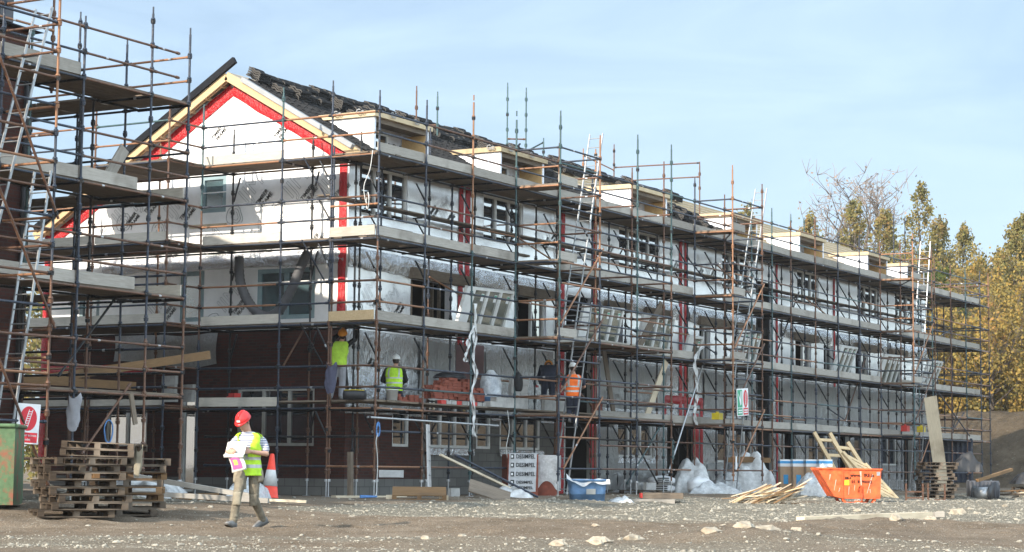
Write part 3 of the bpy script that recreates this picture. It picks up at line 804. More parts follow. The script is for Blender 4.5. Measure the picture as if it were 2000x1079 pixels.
flap(8.3, 12.4, 2.1, 3.9, .045, 'loose_foil_skirt', M['foillow'], 35); flap(14.9, 19.7, 2.6, 4.0, .05, 'loose_foil_skirt', M['foildirty'], 37)
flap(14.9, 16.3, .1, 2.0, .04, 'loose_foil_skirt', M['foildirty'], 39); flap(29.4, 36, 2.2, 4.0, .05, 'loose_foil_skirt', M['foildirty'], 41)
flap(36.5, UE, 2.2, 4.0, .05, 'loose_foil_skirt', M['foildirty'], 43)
pnl = MB(HO); pnl.box((6.75, VW - .02, 2.5), (8.2, VW - .006, 4.05)); pnl.build('brown_membrane_panel', simple('dull_maroon_membrane', (.16, .085, .085), .6, 0, .4, 2), house)
# loose foil hanging below the floor line at the gable's rear
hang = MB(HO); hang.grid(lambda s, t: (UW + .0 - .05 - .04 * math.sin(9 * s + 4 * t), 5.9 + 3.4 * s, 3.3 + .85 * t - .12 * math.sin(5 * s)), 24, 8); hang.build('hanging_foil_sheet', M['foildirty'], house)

# taped joints between the foil boards
tp_ = MB(HO)
for i, x in enumerate([2.9, 4.1, 5.3, 6.5, 8.6, 9.8, 11.0, 12.2, 15.9, 17.1, 18.3, 19.5, 22.6, 23.8, 25, 26.2, 30.4, 31.6, 32.8, 34, 36, 37.2, 38.4, 39.6, 42, 43.2, 44.4]):
    wall_holes(tp_, x, x + .075, 2.15 if x < 12.6 else .2, 8.4, [], lambda a, z, d: (a, VW - .004, z)) if not any(h[0] - .1 < x < h[1] + .05 for h in holes) else None
tp_.build('joint_tape', M['foil'], house)

# red membrane strips -------------------------------------------------
def red_strip(nm, p0, p1, wdt, nrm, seed):
    p0, p1, nrm = V3(p0), V3(p1), V3(nrm); d = p1 - p0; sd = nrm.cross(d.normalized()); f = MB(HO); n = max(4, int(d.length / .1))
    def fn(s, t):
        wv = wdt * (.9 + .2 * mnoise.noise((s * d.length * 1.4, seed, 0)))
        h = .02 + .035 * math.sin(math.pi * t) + .02 * mnoise.noise((s * d.length * 4, t * 6, seed))
        return tuple(p0 + d * s + sd * (t - .5) * wv + nrm * h)
    f.grid(fn, n, 6); return f.build(nm, M['redtape'], house)
red_strip('red_corner_strip', (UW, VW + .16, 4.1), (UW, VW + .16, 8.6), .26, (-1, 0, 0), 1)
for i, (a, z0, z1) in enumerate([(6.93, 4.0, 8.5), (7.28, 4.0, 8.5), (12.72, 0.0, 8.5), (14.78, 0.0, 8.5), (20.9, 2.4, 8.5), (21.3, 2.4, 8.5), (29.15, 0, 8.5), (35.0, 4, 8.5)]):
    red_strip('red_fire_strip', (a, VW, z0), (a, VW, z1), .27 if a < 25 else .16, (0, -1, 0), 10 + i)
red_strip('red_verge_strip', (UW, 1.95, roof_z(1.95) - .40), (UW, RIDGE_V, RIDGE_Z - .42), .34, (-1, 0, 0), 5)
red_strip('red_verge_strip', (UW, RIDGE_V, RIDGE_Z - .42), (UW, 11.8, roof_z(11.8) - .42), .36, (-1, 0, 0), 6)
red_strip('red_corner_strip', (UW, 11.75, .6), (UW, 11.75, 6.9), .3, (-1, 0, 0), 7)
for k, (p0, p1, wd) in enumerate([((19.6, VW, 3.0), (22.6, VW, 3.0), .28), ((22.55, VW, 0), (22.55, VW, 3.1), .25), ((19.7, VW, 2.5), (19.7, VW, 3.1), .24), ((22.1, VW, 0), (22.1, VW, 2.6), .5), ((8.9, VW, 3.05), (12.6, VW, 3.05), .3), ((14.6, VW, .9), (14.6, VW, 2.2), .3)]):
    red_strip('red_door_membrane', p0, p1, wd, (0, -1, 0), 60 + k)
red_strip('red_sole_membrane', (UW, 8.0, 3.2), (UW, 11.7, 3.2), .3, (-1, 0, 0), 66)

# lintel boards over the first-floor openings
for (a, b) in [(4.35, 7.3), (9.9, 12.0), (15.3, 17.0), (18.1, 20.0), (22.2, 26.8), (30.6, 33), (37.2, 40), (41.4, 43.4)]:
    l = MB(HO); l.box((a, VW - .16, 5.58), (b, VW - .008, 5.86)); l.build('timber_lintel', M['deckboard'], house)
for (a, b, z) in [(5.38, 7.62, 1.22), (9.22, 11.5, 1.22), (16.4, 18.9, 1.08)]:
    l = MB(HO); l.box((a - .1, VW - .05, z - .17), (b + .1, VW - .006, z)); l.build('foil_sill', M['foilrough'], house)


# windows -------------------------------------------------------------
def window(a0, a1, z0, z1, pt, n, fmat, gmat, transom=None, fw_=.07, d=.10, nm='window'):
    w = MB(HO)
    def bar(x0, x1, y0, y1, dd=0): 
        P = [pt(x0, y0, d - .05 - dd), pt(x1, y0, d - .05 - dd), pt(x1, y1, d - .05 - dd), pt(x0, y1, d - .05 - dd)]; Q = [pt(x0, y0, d + .03), pt(x1, y0, d + .03), pt(x1, y1, d + .03), pt(x0, y1, d + .03)]
        w.add(P + Q, [(0, 1, 2, 3), (7, 6, 5, 4), (0, 4, 5, 1), (1, 5, 6, 2), (2, 6, 7, 3), (3, 7, 4, 0)])
    bar(a0, a0 + fw_, z0, z1); bar(a1 - fw_, a1, z0, z1); bar(a0 + fw_, a1 - fw_, z0, z0 + fw_); bar(a0 + fw_, a1 - fw_, z1 - fw_, z1)
    for i in range(1, n):
        x = a0 + (a1 - a0) * i / n; bar(x - fw_ * .55, x + fw_ * .55, z0 + fw_, z1 - fw_)
    if transom: bar(a0 + fw_, a1 - fw_, transom - .03, transom + .03, .004)
    o = w.build(nm, fmat, house)
    p = MB(HO); p.quad(pt(a0 + .02, z0 + .02, d), pt(a1 - .02, z0 + .02, d), pt(a1 - .02, z1 - .02, d), pt(a0 + .02, z1 - .02, d)); q = p.build('pane', gmat, o)
    return o
for (a0, a1, z0, z1), n in zip(G_WIN, (1, 2, 1, 1)): window(a0, a1, z0, z1, ptG, n, M['greyframe'], M['filmglass'], fw_=.11, d=.06)
window(*G_LOW[0], ptG, 3, M['lining'], M['glass'], d=.12); window(*G_LOW[1], ptG, 1, M['frame'], M['glass'], d=.14, nm='door_light'); window(*G_LOW[2], ptG, 2, M['frame'], M['glass'], d=.12)
for h in UP_WIN: window(*h, ptF, 4 if h[1] - h[0] > 2.5 else 3, M['frame'], M['glass'], d=.08, transom=None)
for h in GR_WIN: window(*h, ptF, 3 if h[1] - h[0] > 2 else (2 if h[1] - h[0] > 1.3 else 1), M['frame'], M['glass'], d=.10)
for i, h in enumerate(OPEN1):
    if i in (0, 1, 3): continue
    window(h[0] + (h[1] - h[0]) * .55, h[1], h[2], h[3], ptF, 1, M['frame'], M['glass'], d=.12)
for x in (4.9, 5.55, 5.95, 6.3, 8.0): st = MB(HO); st.box((x, VW + .25, 4.12), (x + .06, VW + .33, 5.58)); st.build('timber_stud', M['deckboard'], house)
sills = MB(HO); sills.box((UW - .05, 5.7, 6.82), (UW - .004, 6.9, 6.90)); sills.build('timber_batten', M['paletimber'], house)
for (a, b) in ((2.6, 4.4), (7.9, 10.6)):
    l = MB(HO); l.box((a, VW - .09, 6.72), (b, VW - .006, 6.78)); l.build('timber_batten', M['deckboard'], house)

# roof ----------------------------------------------------------------
U0 = 1.28
sm_ = MB(HO)
def slab(v0, v1, u0, u1, t, off):
    z0, z1 = roof_z(v0) + off, roof_z(v1) + off
    sm_.add([(u0, v0, z0), (u1, v0, z0), (u1, v1, z1), (u0, v1, z1), (u0, v0, z0 - t), (u1, v0, z0 - t), (u1, v1, z1 - t), (u0, v1, z1 - t)], [(0, 1, 2, 3), (7, 6, 5, 4), (0, 4, 5, 1), (1, 5, 6, 2), (2, 6, 7, 3), (3, 7, 4, 0)])
slab(1.5, RIDGE_V, U0 + .1, UE + .2, .10, -.01); slab(RIDGE_V, 11.95, U0 + .1, UE + .2, .10, -.01)
sm_.build('roof', M['membrane'], house)
# laid tiles, course by course with a rolled profile
rt_ = MB(HO)
nv = 12; slope = (RIDGE_Z - 8.42) / (RIDGE_V - 1.5)
def tile_zone(u0, u1, c0, c1):
    per = .30; k = 6; n = int((u1 - u0) / per)
    for c in range(c0, c1):
        v0 = 1.55 + c * .335; v1 = v0 + .36
        r0, r1, r2 = [], [], []
        for i in range(n * k + 1):
            u = u0 + i * per / k; ph = (i % k) / k
            pr = .032 * (1 if .12 < ph < .55 else 0) + .012 * math.sin(ph * 6.28)
            r0.append((u, v0, roof_z(v0) + .03)); r1.append((u, v0, roof_z(v0) + .065 + pr)); r2.append((u, v1, roof_z(v1) + .035 + pr))
        m = n * k + 1
        rt_.add(r0 + r1 + r2, [(i, i + 1, m + i + 1, m + i) for i in range(m - 1)] + [(m + i, m + i + 1, 2 * m + i + 1, 2 * m + i) for i in range(m - 1)])
tile_zone(1.75, 17.0, 0, 9); tile_zone(1.75, 10.5, 9, 11); tile_zone(19.6, 24.5, 0, 5)
tile_zone(5.2, 9.0, 9, 12)
rt_.build('laid_roof_tiles', M['rocktile'], house)
bt = MB(HO)
for c in range(12):
    v = 1.75 + c * .335
    a = 17.2 if c < 9 else 10.8
    bt.box((a, v, roof_z(v) - .005), (UE + .1, v + .05, roof_z(v) + .055))
bt.build('roof_battens', M['tanboard'], house)
# gable barge timbers, soffit ladder and verge trims
bg_ = MB(HO)
for (va, vb) in ((1.42, RIDGE_V), (12.0, RIDGE_V)):
    z0, z1 = roof_z(max(1.5, min(va, 11.95))) - .12, RIDGE_Z - .12
    bg_.beam((U0 + .02, va, z0), (U0 + .02, vb, z1), .045, .22, (-1, 0, 0) if False else (0, 0, 1))
bg_.build('bargeboard', M['newtimber'], house)
ls = MB(HO)
for (va, vb, n) in ((1.5, RIDGE_V, 8), (11.95, RIDGE_V, 13)):
    for i in range(n):
        v = va + (vb - va) * (i + .5) / n; z = roof_z(v) - .17
        ls.box((U0 + .05, v - .03, z - .06), (UW + .02, v + .03, z + .02))
    ls.beam((UW - .16, va, roof_z(va) - .16), (UW - .16, vb, RIDGE_Z - .16), .05, .1)
ls.build('gable_ladder', M['newtimber'], house)
vt = MB(HO); va, vb = 1.62, 5.05
vt.beam((U0 - .02, va, roof_z(va) + .05), (U0 - .02, vb, roof_z(vb) + .05), .14, .12); vt.build('grey_verge', M['greyverge'], house)
vt = MB(HO); p1, p0 = V3((U0 - .03, 11.95, roof_z(11.95) + .08)), V3((U0 - .03, RIDGE_V, RIDGE_Z + .08)); vt.beam(p1, p0 + (p0 - p1).normalized() * .35, .10, .17); vt.build('charcoal_verge', M['charcoal'], house)
ev = MB(HO); ev.box((U0 + .1, 1.42, 8.22), (UE, 1.5, 8.44)); ev.box((U0 + .1, 1.5, 8.3), (UE, VW - .004, 8.34)); ev.build('eaves_timber', M['deckboard'], house)

# dormers -------------------------------------------------------------
def dormer(a, b):
    zt, zb = 9.52, 8.5
    vb = 1.5 + (zt - .08 - 8.42) / slope + .05; vs = VW - .18
    t = MB(HO); t.box((a - .08, vs - .08, zt - .035), (b + .08, vb + .1, zt + .10)); d = t.build('dormer', M['tanboard'], house)
    for x, s in ((a, 1), (b, -1)):
        c = MB(HO); q = [(x, vs, zb), (x, vs, zt - .04), (x, vb, zt - .04), (x, vs + .5, roof_z(vs + .5) - .05)]; q2 = [(x + .09 * s, y, z) for x_, y, z in q]
        c.add(q + q2, [(0, 1, 2, 3), (7, 6, 5, 4), (0, 4, 5, 1), (0, 3, 7, 4)]); c.build('dormer_cheek', M['reveal'], d)
    t = MB(HO); t.box((a + .09, vs + .02, zt - .16), (b - .09, vs + .45, zt - .04)); t.build('dormer_soffit', M['deckboard'], d)
    t = MB(HO); t.box((b - .13, vs + .015, zb + .15), (b - .095, vs + .75, zt - .165)); t.build('dormer_lining', M['osb'], d)
    t = MB(HO); t.box((a + .09, vs + .8, zb), (b - .09, vs + .84, zt - .04)); t.build('dormer_back', M['reveal'], d)
    t = MB(HO); t.box((a + .09, vs + .004, zb), (b - .09, vs + .1, zb + .22)); t.build('dormer_apron', M['foil'], d)
    x0, x1, y0, y1, dv = a + .12, a + .12 + (b - a) * .62, zb + .24, zt - .2, vs + .7
    f = MB(HO)
    for (p, q, r, s) in ((x0, x0 + .06, y0, y1), (x1 - .06, x1, y0, y1), (x0 + .06, x1 - .06, y0, y0 + .06), (x0 + .06, x1 - .06, y1 - .06, y1), ((x0 + x1) / 2 - .03, (x0 + x1) / 2 + .03, y0 + .06, y1 - .06)): f.box((p, dv, r), (q, dv + .06, s))
    f.quad((x0 + .03, dv + .03, y0 + .03), (x1 - .03, dv + .03, y0 + .03), (x1 - .03, dv + .03, y1 - .03), (x0 + .03, dv + .03, y1 - .03), 1)
    f.build('dormer_window', [M['frame'], M['glass']], d)
    return d
DORM = [(2.40, 4.97), (8.70, 11.23), (16.85, 19.49), (24.62, 26.97), (30.97, 33.49), (38.39, 40.8), (43.3, 45.6)]
for a, b in DORM: dormer(a, b)

# stencilled lettering on the insulation boards ------------------------
def prints(nm, spots, plane):
    mb = MB(HO); rng = random.Random(3)
    for (a, z, s, full) in spots:
        th = rad(47) if plane == 'G' else rad(44); ct, st_ = math.cos(th), math.sin(th)
        def place(x, y, d, a=a, z=z):
            xa, za = x * ct - y * st_, x * st_ + y * ct
            return (UW - .006 - abs(d) * .3, a - xa, z + za) if plane == 'G' else (a + xa, VW - .006 - abs(d) * .3, z + za)
        text_mesh(mb, 'IJM', .62 * s, place, outline=.0045)
        text_mesh(mb, 'TIMBER', .15 * s, lambda x, y, d: place(x + .05, y - .42 * s, d), bold=.004)
        text_mesh(mb, 'FRAME', .15 * s, lambda x, y, d: place(x + .1, y - .57 * s, d), bold=.004)
        if full:
            for r in (.10, .17, .24):
                pts = [place(-.85 * s + r * math.cos(q) * (1 + .2 * math.sin(3 * q)), -.1 + r * math.sin(q) * 1.15, 0) for q in [i * .4 + r * 20 for i in range(13)]]
                mb.path(pts, .007, 4)
    mb.build(nm, M['ink'], house)
prints('stencilled_lettering', [(8.6, 7.75, 1, 1), (7.4, 7.5, 1, 1), (4.95, 7.75, 1, 1), (3.55, 7.8, 1, 1), (2.5, 7.8, .9, 1), (6.2, 6.45, 1, 0), (4.75, 6.5, 1, 0), (3.35, 6.55, 1, 1), (7.9, 6.4, 1, 0), (5.6, 4.95, .9, 1), (7.9, 4.9, .9, 1), (2.5, 6.45, .7, 0), (4.4, 9.4, .9, 0), (6.4, 9.5, .9, 0), (9.2, 7.4, .9, 1)], 'G')
prints('stencilled_lettering', [(5.2, 7.7, .9, 0), (6.1, 7.6, .8, 0), (5.0, 6.6, .8, 0), (11.4, 7.5, .9, 0), (12.1, 6.7, .8, 0), (11.9, 7.7, .8, 0), (2.6, 5.1, .9, 1), (3.6, 5.0, .9, 1), (2.3, 3.5, .9, 1), (3.5, 3.45, .9, 1), (4.6, 3.5, .8, 1), (15.5, 7.7, .8, 0), (20.2, 7.6, .8, 0), (22.2, 7.6, .8, 0), (23.2, 7.6, .8, 0), (5.8, 3.3, .8, 1), (9.4, 3.4, .8, 1), (10.8, 3.4, .8, 0), (17.2, 3.4, .8, 0), (24.0, 3.4, .8, 0)], 'F')
dl = MB(HO)
for (x, z) in ((3.1, 9.60), (4.2, 9.60), (9.1, 9.60), (10.3, 9.60)): text_mesh(dl, 'Go', .2, lambda xx, yy, d, x=x, z=z: (x + xx, VW - .305 - d, z + yy), bold=.006)
for (v, u) in ((2.1, 2.25), (2.8, 2.25), (2.0, 8.55)): text_mesh(dl, 'Go', .2, lambda xx, yy, d, v=v, u=u: (u - d, v - xx, 9.60 + yy), bold=.006)
dl.build('board_stamps', M['ink'], house)

# roof tile stacks set out on the roof ---------------------------------
def tile_stack_mesh(seed, n):
    rng = random.Random(seed); mb = MB()
    for i in range(n):
        z = i * .052; ox, oy = rng.uniform(-.02, .02), rng.uniform(-.02, .02)
        rings = []
        k = 8; pr = []
        for j in range(k + 1):
            x = -.21 + .42 * j / k; pr.append((x + ox, z + .028 * (1 if j % 4 in (1, 2) else 0) + rng.uniform(0, .004)))
        P = [(oy - .235, x, zz) for x, zz in pr]; Q = [(oy + .235, x, zz) for x, zz in pr]
        P2 = [(oy - .235, x, zz + .036) for x, zz in pr]; Q2 = [(oy + .235, x, zz + .036) for x, zz in pr]
        m = k + 1
        mb.add(P + Q + P2 + Q2, [(j, j + 1, m + j + 1, m + j) for j in range(k)] + [(2 * m + j, 3 * m + j, 3 * m + j + 1, 2 * m + j + 1) for j in range(k)], 0)
        mb.add(P + P2, [(j, m + j, m + j + 1, j + 1) for j in range(k)], 1); mb.add(Q + Q2, [(j, j + 1, m + j + 1, m + j) for j in range(k)], 0)  # sun-facing ends coloured lighter, sunlight put into the grey; far ends stay dark
        for e in (0, k): mb.add([P[e], Q[e], Q2[e], P2[e]], [(0, 1, 2, 3)], 0)
    return mb
stacks = [tile_stack_mesh(i, 3 + (i * 7) % 3).mesh('tile_stack') for i in range(9)]
for s in stacks: s.materials.append(M['rocktile']); s.materials.append(M['tileend'])
rng = random.Random(5); ang = math.atan(slope); si = 0
def put_stack(u, v, k=None):
    global si
    o = bpy.data.objects.new('tile_stack', stacks[(si * 4 + rng.randrange(3)) % 9 if k is None else k]); COL.objects.link(o); si += 1
    o.location = (u, v, roof_z(v) + .075); o.rotation_euler = (ang + rng.uniform(-.03, .03), rng.uniform(-.05, .05), rng.uniform(-.07, .07))
    tag(o, 'stack of loose charcoal roof tiles laid on the roof slope', 'tile stack', 'loaded tile stacks on the roof')
for i in range(48): put_stack(2.1 + i * .51 + rng.uniform(-.02, .02) + .2 * (i // 7), 5.22 + rng.uniform(-.06, .06))
for i in range(26): put_stack(2.5 + i * .52 + .5 * (i // 4) + rng.uniform(-.03, .03), 4.70 + rng.uniform(-.08, .08))
for i in range(9): put_stack(19.9 + i * .55, 4.1 - i * .24 + rng.uniform(-.1, .1))
for i in range(7): put_stack(21.2 + i * .5, 4.3 - i * .22)
for i in range(6): put_stack(11.6 + i * .7, 3.9 + rng.uniform(-.1, .1))
for i in range(4): put_stack(4.9 + i * .6, 4.05)

# ------------------------------------------------------------------ the nearer building behind the near scaffold
near = thing('brick_building', (-9.6, 2.0, 0), 'tall red brick building cut by the frame edge behind the nearer scaffold', 'building'); NO = (-9.6, 2.0, 0)
nb = MB(NO)
NW = [(-11.9, -11.15, 6.7, 7.6), (-13.6, -12.6, 3.6, 4.8)]
wall_holes(nb, -26, -9.6, .1, 9.3, NW, lambda a, z, d: (a, 2.0 + d, z), .12)
nb.quad((-9.6, 2.0, 0), (-9.6, 15, 0), (-9.6, 15, 9.3), (-9.6, 2.0, 9.3)); nb.quad((-26, 15, 0), (-26, 2.0, 0), (-26, 2.0, 9.3), (-26, 15, 9.3)); nb.quad((-26, 15, 0), (-9.6, 15, 0), (-9.6, 15, 9.3), (-26, 15, 9.3))
nb.build('brick_wall', [M['brick'], M['brick']], near)
r = MB(NO); r.add([(-26, 1.8, 9.3), (-9.4, 1.8, 9.3), (-9.4, 8.5, 11.6), (-26, 8.5, 11.6), (-26, 15.2, 9.3), (-9.4, 15.2, 9.3)], [(0, 1, 2, 3), (3, 2, 5, 4), (1, 5, 2), (0, 3, 4), (0, 4, 5, 1)]); r.build('roof', M['rocktile'], near)
cl = MB(NO)
cl.box((-13.6, 1.75, 9.32), (-10.35, 4.2, 10.95))
for i in range(9): cl.box((-13.6 + .36 * i, 1.735, 9.34), (-13.57 + .36 * i, 1.75, 10.9))
cl.build('clad_dormer', M['cladding'], near)
for h in NW:
    f = MB(NO)
    for (p, q, r_, s) in ((h[0], h[0] + .09, h[2], h[3]), (h[1] - .09, h[1], h[2], h[3]), (h[0] + .09, h[1] - .09, h[2], h[2] + .09), (h[0] + .09, h[1] - .09, h[3] - .09, h[3])): f.box((p, 2.03, r_), (q, 2.1, s))
    o = f.build('window', M['frame'], near); p = MB(NO); p.quad((h[0], 2.08, h[2]), (h[1], 2.08, h[2]), (h[1], 2.08, h[3]), (h[0], 2.08, h[3])); p.build('pane', M['glass'], o)
dp = MB(NO); dp.path([(-9.72, 1.93, 8.9), (-9.72, 1.93, .2)], .055, 8); dp.build('downpipe', M['black'], near)
# ------------------------------------------------------------------ scaffolding
MATS_S = [M['navy'], M['teal'], M['rust'], M['orange_rust'], M['dark'], M['galv'], M['deckboard'], M['toeboard'], wood('weathered_deck_board_crosswise', (.12, .092, .068), (.25, .20, .152), .85, grain=(14, 1.5, 14), stain=(.10, .085, .07)), wood('grey_toe_board_crosswise', (.40, .36, .30), (.60, .55, .47), .85, grain=(14, 1.5, 14), stain=(.25, .22, .19)), M['newtimber']]
NAVY, TEAL, RUST, ORG, DARK, GALV, DECK, TOE, DECKY, TOEY, NEWT = range(11)
TR = .0248
LIFT = [2.08, 4.08, 6.08, 8.08]


class Scaffold:
    def __init__(s, name, loc, label):
        s.root = thing(name, loc, label, 'scaffold'); s.o = loc; s.parts = {}
    def add(s, kind, mb, c, size):
        s.parts.setdefault(kind, []).append((size / dist_cam(c), mb))
    def mb(s): return MB(s.o)
    def standard(s, x, y, z0, z1, cols, seed=0):
        """upright with cup nodes each half metre; cols: [(z_top, colour) ...] from the ground up"""
        m = s.mb(); r = random.Random(int(x * 100) * 31 + int(y * 100)); lx, ly = r.uniform(-.02, .02), r.uniform(-.02, .02)
        f = lambda z: (x + lx * (z - z0) / 9, y + ly * (z - z0) / 9, z)
        if z0 < .6:
            m.tube(f(z0), f(z0 + .42), .017, n=6, mi=GALV); m.box((x - .075, y - .075, z0), (x + .075, y + .075, z0 + .012), GALV); m.tube(f(z0 + .36), f(z0 + .42), .05, n=6, mi=GALV); a = z0 + .42
        else: a = z0
        for zt, c in cols:
            zt = min(zt, z1)
            if zt <= a: continue
            m.tube(f(a), f(zt), TR, n=8, mi=c)
            z = math.ceil((a - .08) / .5) * .5 + .08
            while z < zt - .02:
                m.tube(f(z - .035), f(z + .035), .044, .052, n=8, mi=c if r.random() < .7 else DARK); m.tube(f(z + .05), f(z + .085), .05, .035, n=8, mi=c)
                z += .5
            a = zt
        m.tube(f(z1), f(z1 + .14), .019, n=6, mi=cols[-1][1])
        s.add('standard', m, (x, y, (z0 + z1) / 2), z1 - z0)
    def tube(s, kind, p0, p1, c, over=0.0, r=TR, clips=True):
        m = s.mb(); p0, p1 = V3(p0), V3(p1); d = (p1 - p0).normalized(); q = random.Random(int(p0.x * 97 + p0.y * 31 + p0.z * 13 + p1.x * 7))
        m.tube(p0 - d * over, p1 + d * over, r, n=8, mi=c)
        if clips:
            for e, sg in ((p0, 1), (p1, -1)):
                m.tube(e + d * sg * .03, e + d * sg * .10, r * 1.35, n=8, mi=c if q.random() < .6 else DARK)
        if q.random() < .3: m.tube(p0.lerp(p1, .3), p0.lerp(p1, .3) + d * .07, r * 1.06, n=8, mi=GALV)
        s.add(kind, m, (p0 + p1) / 2, (p1 - p0).length)
    def deck(s, x0, x1, y0, y1, z, along='x'):
        m = s.mb(); q = random.Random(int(x0 * 57 + y0 * 91 + z * 7)); w = .225
        a0, a1 = (y0, y1) if along == 'x' else (x0, x1); n = max(1, round((a1 - a0) / w)); w = (a1 - a0) / n
        for i in range(n):
            b0 = a0 + i * w + .004; b1 = a0 + (i + 1) * w - .004; e0, e1 = q.uniform(-.06, .05), q.uniform(-.05, .06); zz = z + q.uniform(-.004, .004)
            if along == 'x': m.box((x0 + e0, b0, zz), (x1 + e1, b1, zz + .038), DECK)
            else: m.box((b0, y0 + e0, zz), (b1, y1 + e1, zz + .038), DECKY)
        s.add('deck', m, ((x0 + x1) / 2, (y0 + y1) / 2, z), max(x1 - x0, y1 - y0))
    def toe(s, p0, p1, z, h=.22, mi=None):
        m = s.mb(); p0, p1 = V3((*p0, z + h / 2)), V3((*p1, z + h / 2)); al = abs((p1 - p0).x) > abs((p1 - p0).y)
        q = random.Random(int(p0.x * 77 + p0.y * 31 + z * 5)); t = q.uniform(-.008, .012)
        m.beam(p0 + V3((0, 0, t)), p1 - V3((0, 0, t)), .036, h, mi=(TOE if al else TOEY) if mi is None else mi)
        s.add('toe_board', m, (p0 + p1) / 2, (p1 - p0).length)
    def finish(s, most=100):
        for kind, lst in s.parts.items():
            lst.sort(key=lambda t: -t[0])
            for k, (sz, mb) in enumerate(lst[:most]): mb.build(kind, MATS_S, s.root)
            rest = lst[most:]
            if rest:
                big = MB(s.o); big.o = V3((0, 0, 0))
                for sz, mb in rest:
                    n = len(big.v); big.v.extend(mb.v); big.f.extend(tuple(i + n for i in f) for f in mb.f); big.m.extend(mb.m); big.sm.extend(mb.sm)
                o = big.build(kind, MATS_S, s.root); o['kind'] = 'stuff'


R_ = random.Random(21)
def pick(*w): return R_.choice(w)
FX = [0, 2.05, 4.3, 6.55, 8.85, 11.1, 13.35, 15.55, 17.77, 20.04, 22.3, 24.03, 25.75, 28.05, 30.3, 32.6, 34.9, 37.2, 39.4, 41.5, 43.65, 45.8, 47.9]
COLS = {0: [(6.0, RUST), (9.7, NAVY)], 2.05: [(3.3, RUST), (9.7, NAVY)], 4.3: [(2.0, TEAL), (6.2, TEAL), (10, ORG)], 6.55: [(9.9, TEAL)], 8.85: [(9.6, RUST)], 11.1: [(4, RUST), (9.7, ORG)], 13.35: [(4.0, NAVY), (9.7, RUST)], 15.55: [(5, TEAL), (9.9, RUST)], 17.77: [(5.2, RUST), (10, NAVY)], 20.04: [(10, RUST)]}
TOWERS = [(6.55, 8.85), (17.77, 20.04), (34.9, 37.2)]

fs = Scaffold('tube_scaffold', (0, 0, 0), 'long tube scaffold with four board lifts along the foil-wrapped front of the terrace')
tops = {0: 9.45, 2.05: 9.55, 4.3: 10.05, 6.55: 10.0, 15.55: 9.9}
for x in FX:
    far = x > 24
    c = COLS.get(x) or pick([(4, NAVY), (10, RUST)], [(10, RUST)], [(5, TEAL), (10, RUST)], [(10, NAVY)], [(3, RUST), (10, TEAL)])
    fs.standard(x, 0, 0, tops.get(x, R_.uniform(9.2, 9.75)), c)
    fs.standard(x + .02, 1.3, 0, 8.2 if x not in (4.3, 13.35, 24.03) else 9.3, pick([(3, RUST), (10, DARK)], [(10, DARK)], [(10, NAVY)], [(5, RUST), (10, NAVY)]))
railcol = lambda: pick(NAVY, NAVY, RUST, NAVY, ORG, RUST, TEAL)
for i in range(len(FX) - 1):
    a, b = FX[i], FX[i + 1]; tower = any(abs(a - t[0]) < .1 for t in TOWERS)
    for li, z in enumerate(LIFT):
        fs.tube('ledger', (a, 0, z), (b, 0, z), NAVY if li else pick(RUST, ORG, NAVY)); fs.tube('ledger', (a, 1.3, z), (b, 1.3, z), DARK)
        fs.deck(a, b, .06, 1.24, z + (.16 if li == 0 and a < 13 else .03))
        if not (li == 0 and a < 11) and not (tower and li in (1, 2)): fs.toe((a + .02, .05), (b - .02, .05), z + .068)
        for k, h in enumerate((.5, 1.0)):
            if tower and li < 3 and k == 0 and R_.random() < .5: continue
            c = {(0, 0): RUST, (0, 1): RUST, (0, 2): NAVY, (0, 3): NAVY, (1, 3): RUST, (2, 3): RUST, (1, 2): RUST, (1, 1): NAVY, (2, 1): NAVY}.get((i, li)); c = railcol() if c is None else c
            if (i, li) == (0, 0) and k == 0: c = NAVY
            if (i, li) in ((0, 1),): c = ORG
            fs.tube('guard_rail', (a, -.01, z + h), (b, -.01, z + h), c)
        # cantilever bracket and hop-up board on the wall side
        fs.tube('brace', (a + .03, 1.32, z - .75), (a + .03, 1.72, z - .06), DARK, r=.024, clips=False)
    fs.tube('guard_rail', (a, 0, .72), (b, 0, .72), pick(RUST, ORG, NAVY)); fs.tube('guard_rail', (a, .02, 1.55), (b, .02, 1.55), pick(RUST, NAVY, DARK))
    # working platform between lifts three and four
    fs.deck(a, b, 1.38, 1.78, 7.16); fs.tube('bracket', (a + .05, 1.3, 7.12), (a + .05, 1.82, 7.12), DARK, r=.02, clips=False); fs.tube('brace', (a + .05, 1.33, 6.45), (a + .05, 1.75, 7.1), DARK, r=.022, clips=False)
for i in range(len(FX) - 1):
    xm = (FX[i] + FX[i + 1]) / 2
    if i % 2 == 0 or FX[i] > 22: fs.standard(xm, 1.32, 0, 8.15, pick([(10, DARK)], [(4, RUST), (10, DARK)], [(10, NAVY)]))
    if FX[i] > 22: fs.tube('guard_rail', (FX[i], .62, pick(2.6, 4.6, 6.6)), (FX[i + 1], .62, pick(3.1, 5.1, 7.1)), pick(RUST, DARK, NAVY)) if i % 3 == 0 else None
    for z in LIFT[:3]:
        if R_.random() < .45: fs.tube('guard_rail', (FX[i], 1.28, z + pick(.5, 1.0, 1.5)), (FX[i + 1], 1.28, z + pick(.5, 1.0)), pick(RUST, DARK, NAVY, ORG))
for x in FX:
    for z in LIFT: fs.tube('transom', (x, 0, z - .02), (x, 1.3, z - .02), DARK, clips=False); 
    for z in LIFT: 
        if R_.random() < .5: fs.tube('transom', (x + 1, .0, z - .03), (x + 1, 1.3, z - .03), DARK, clips=False)
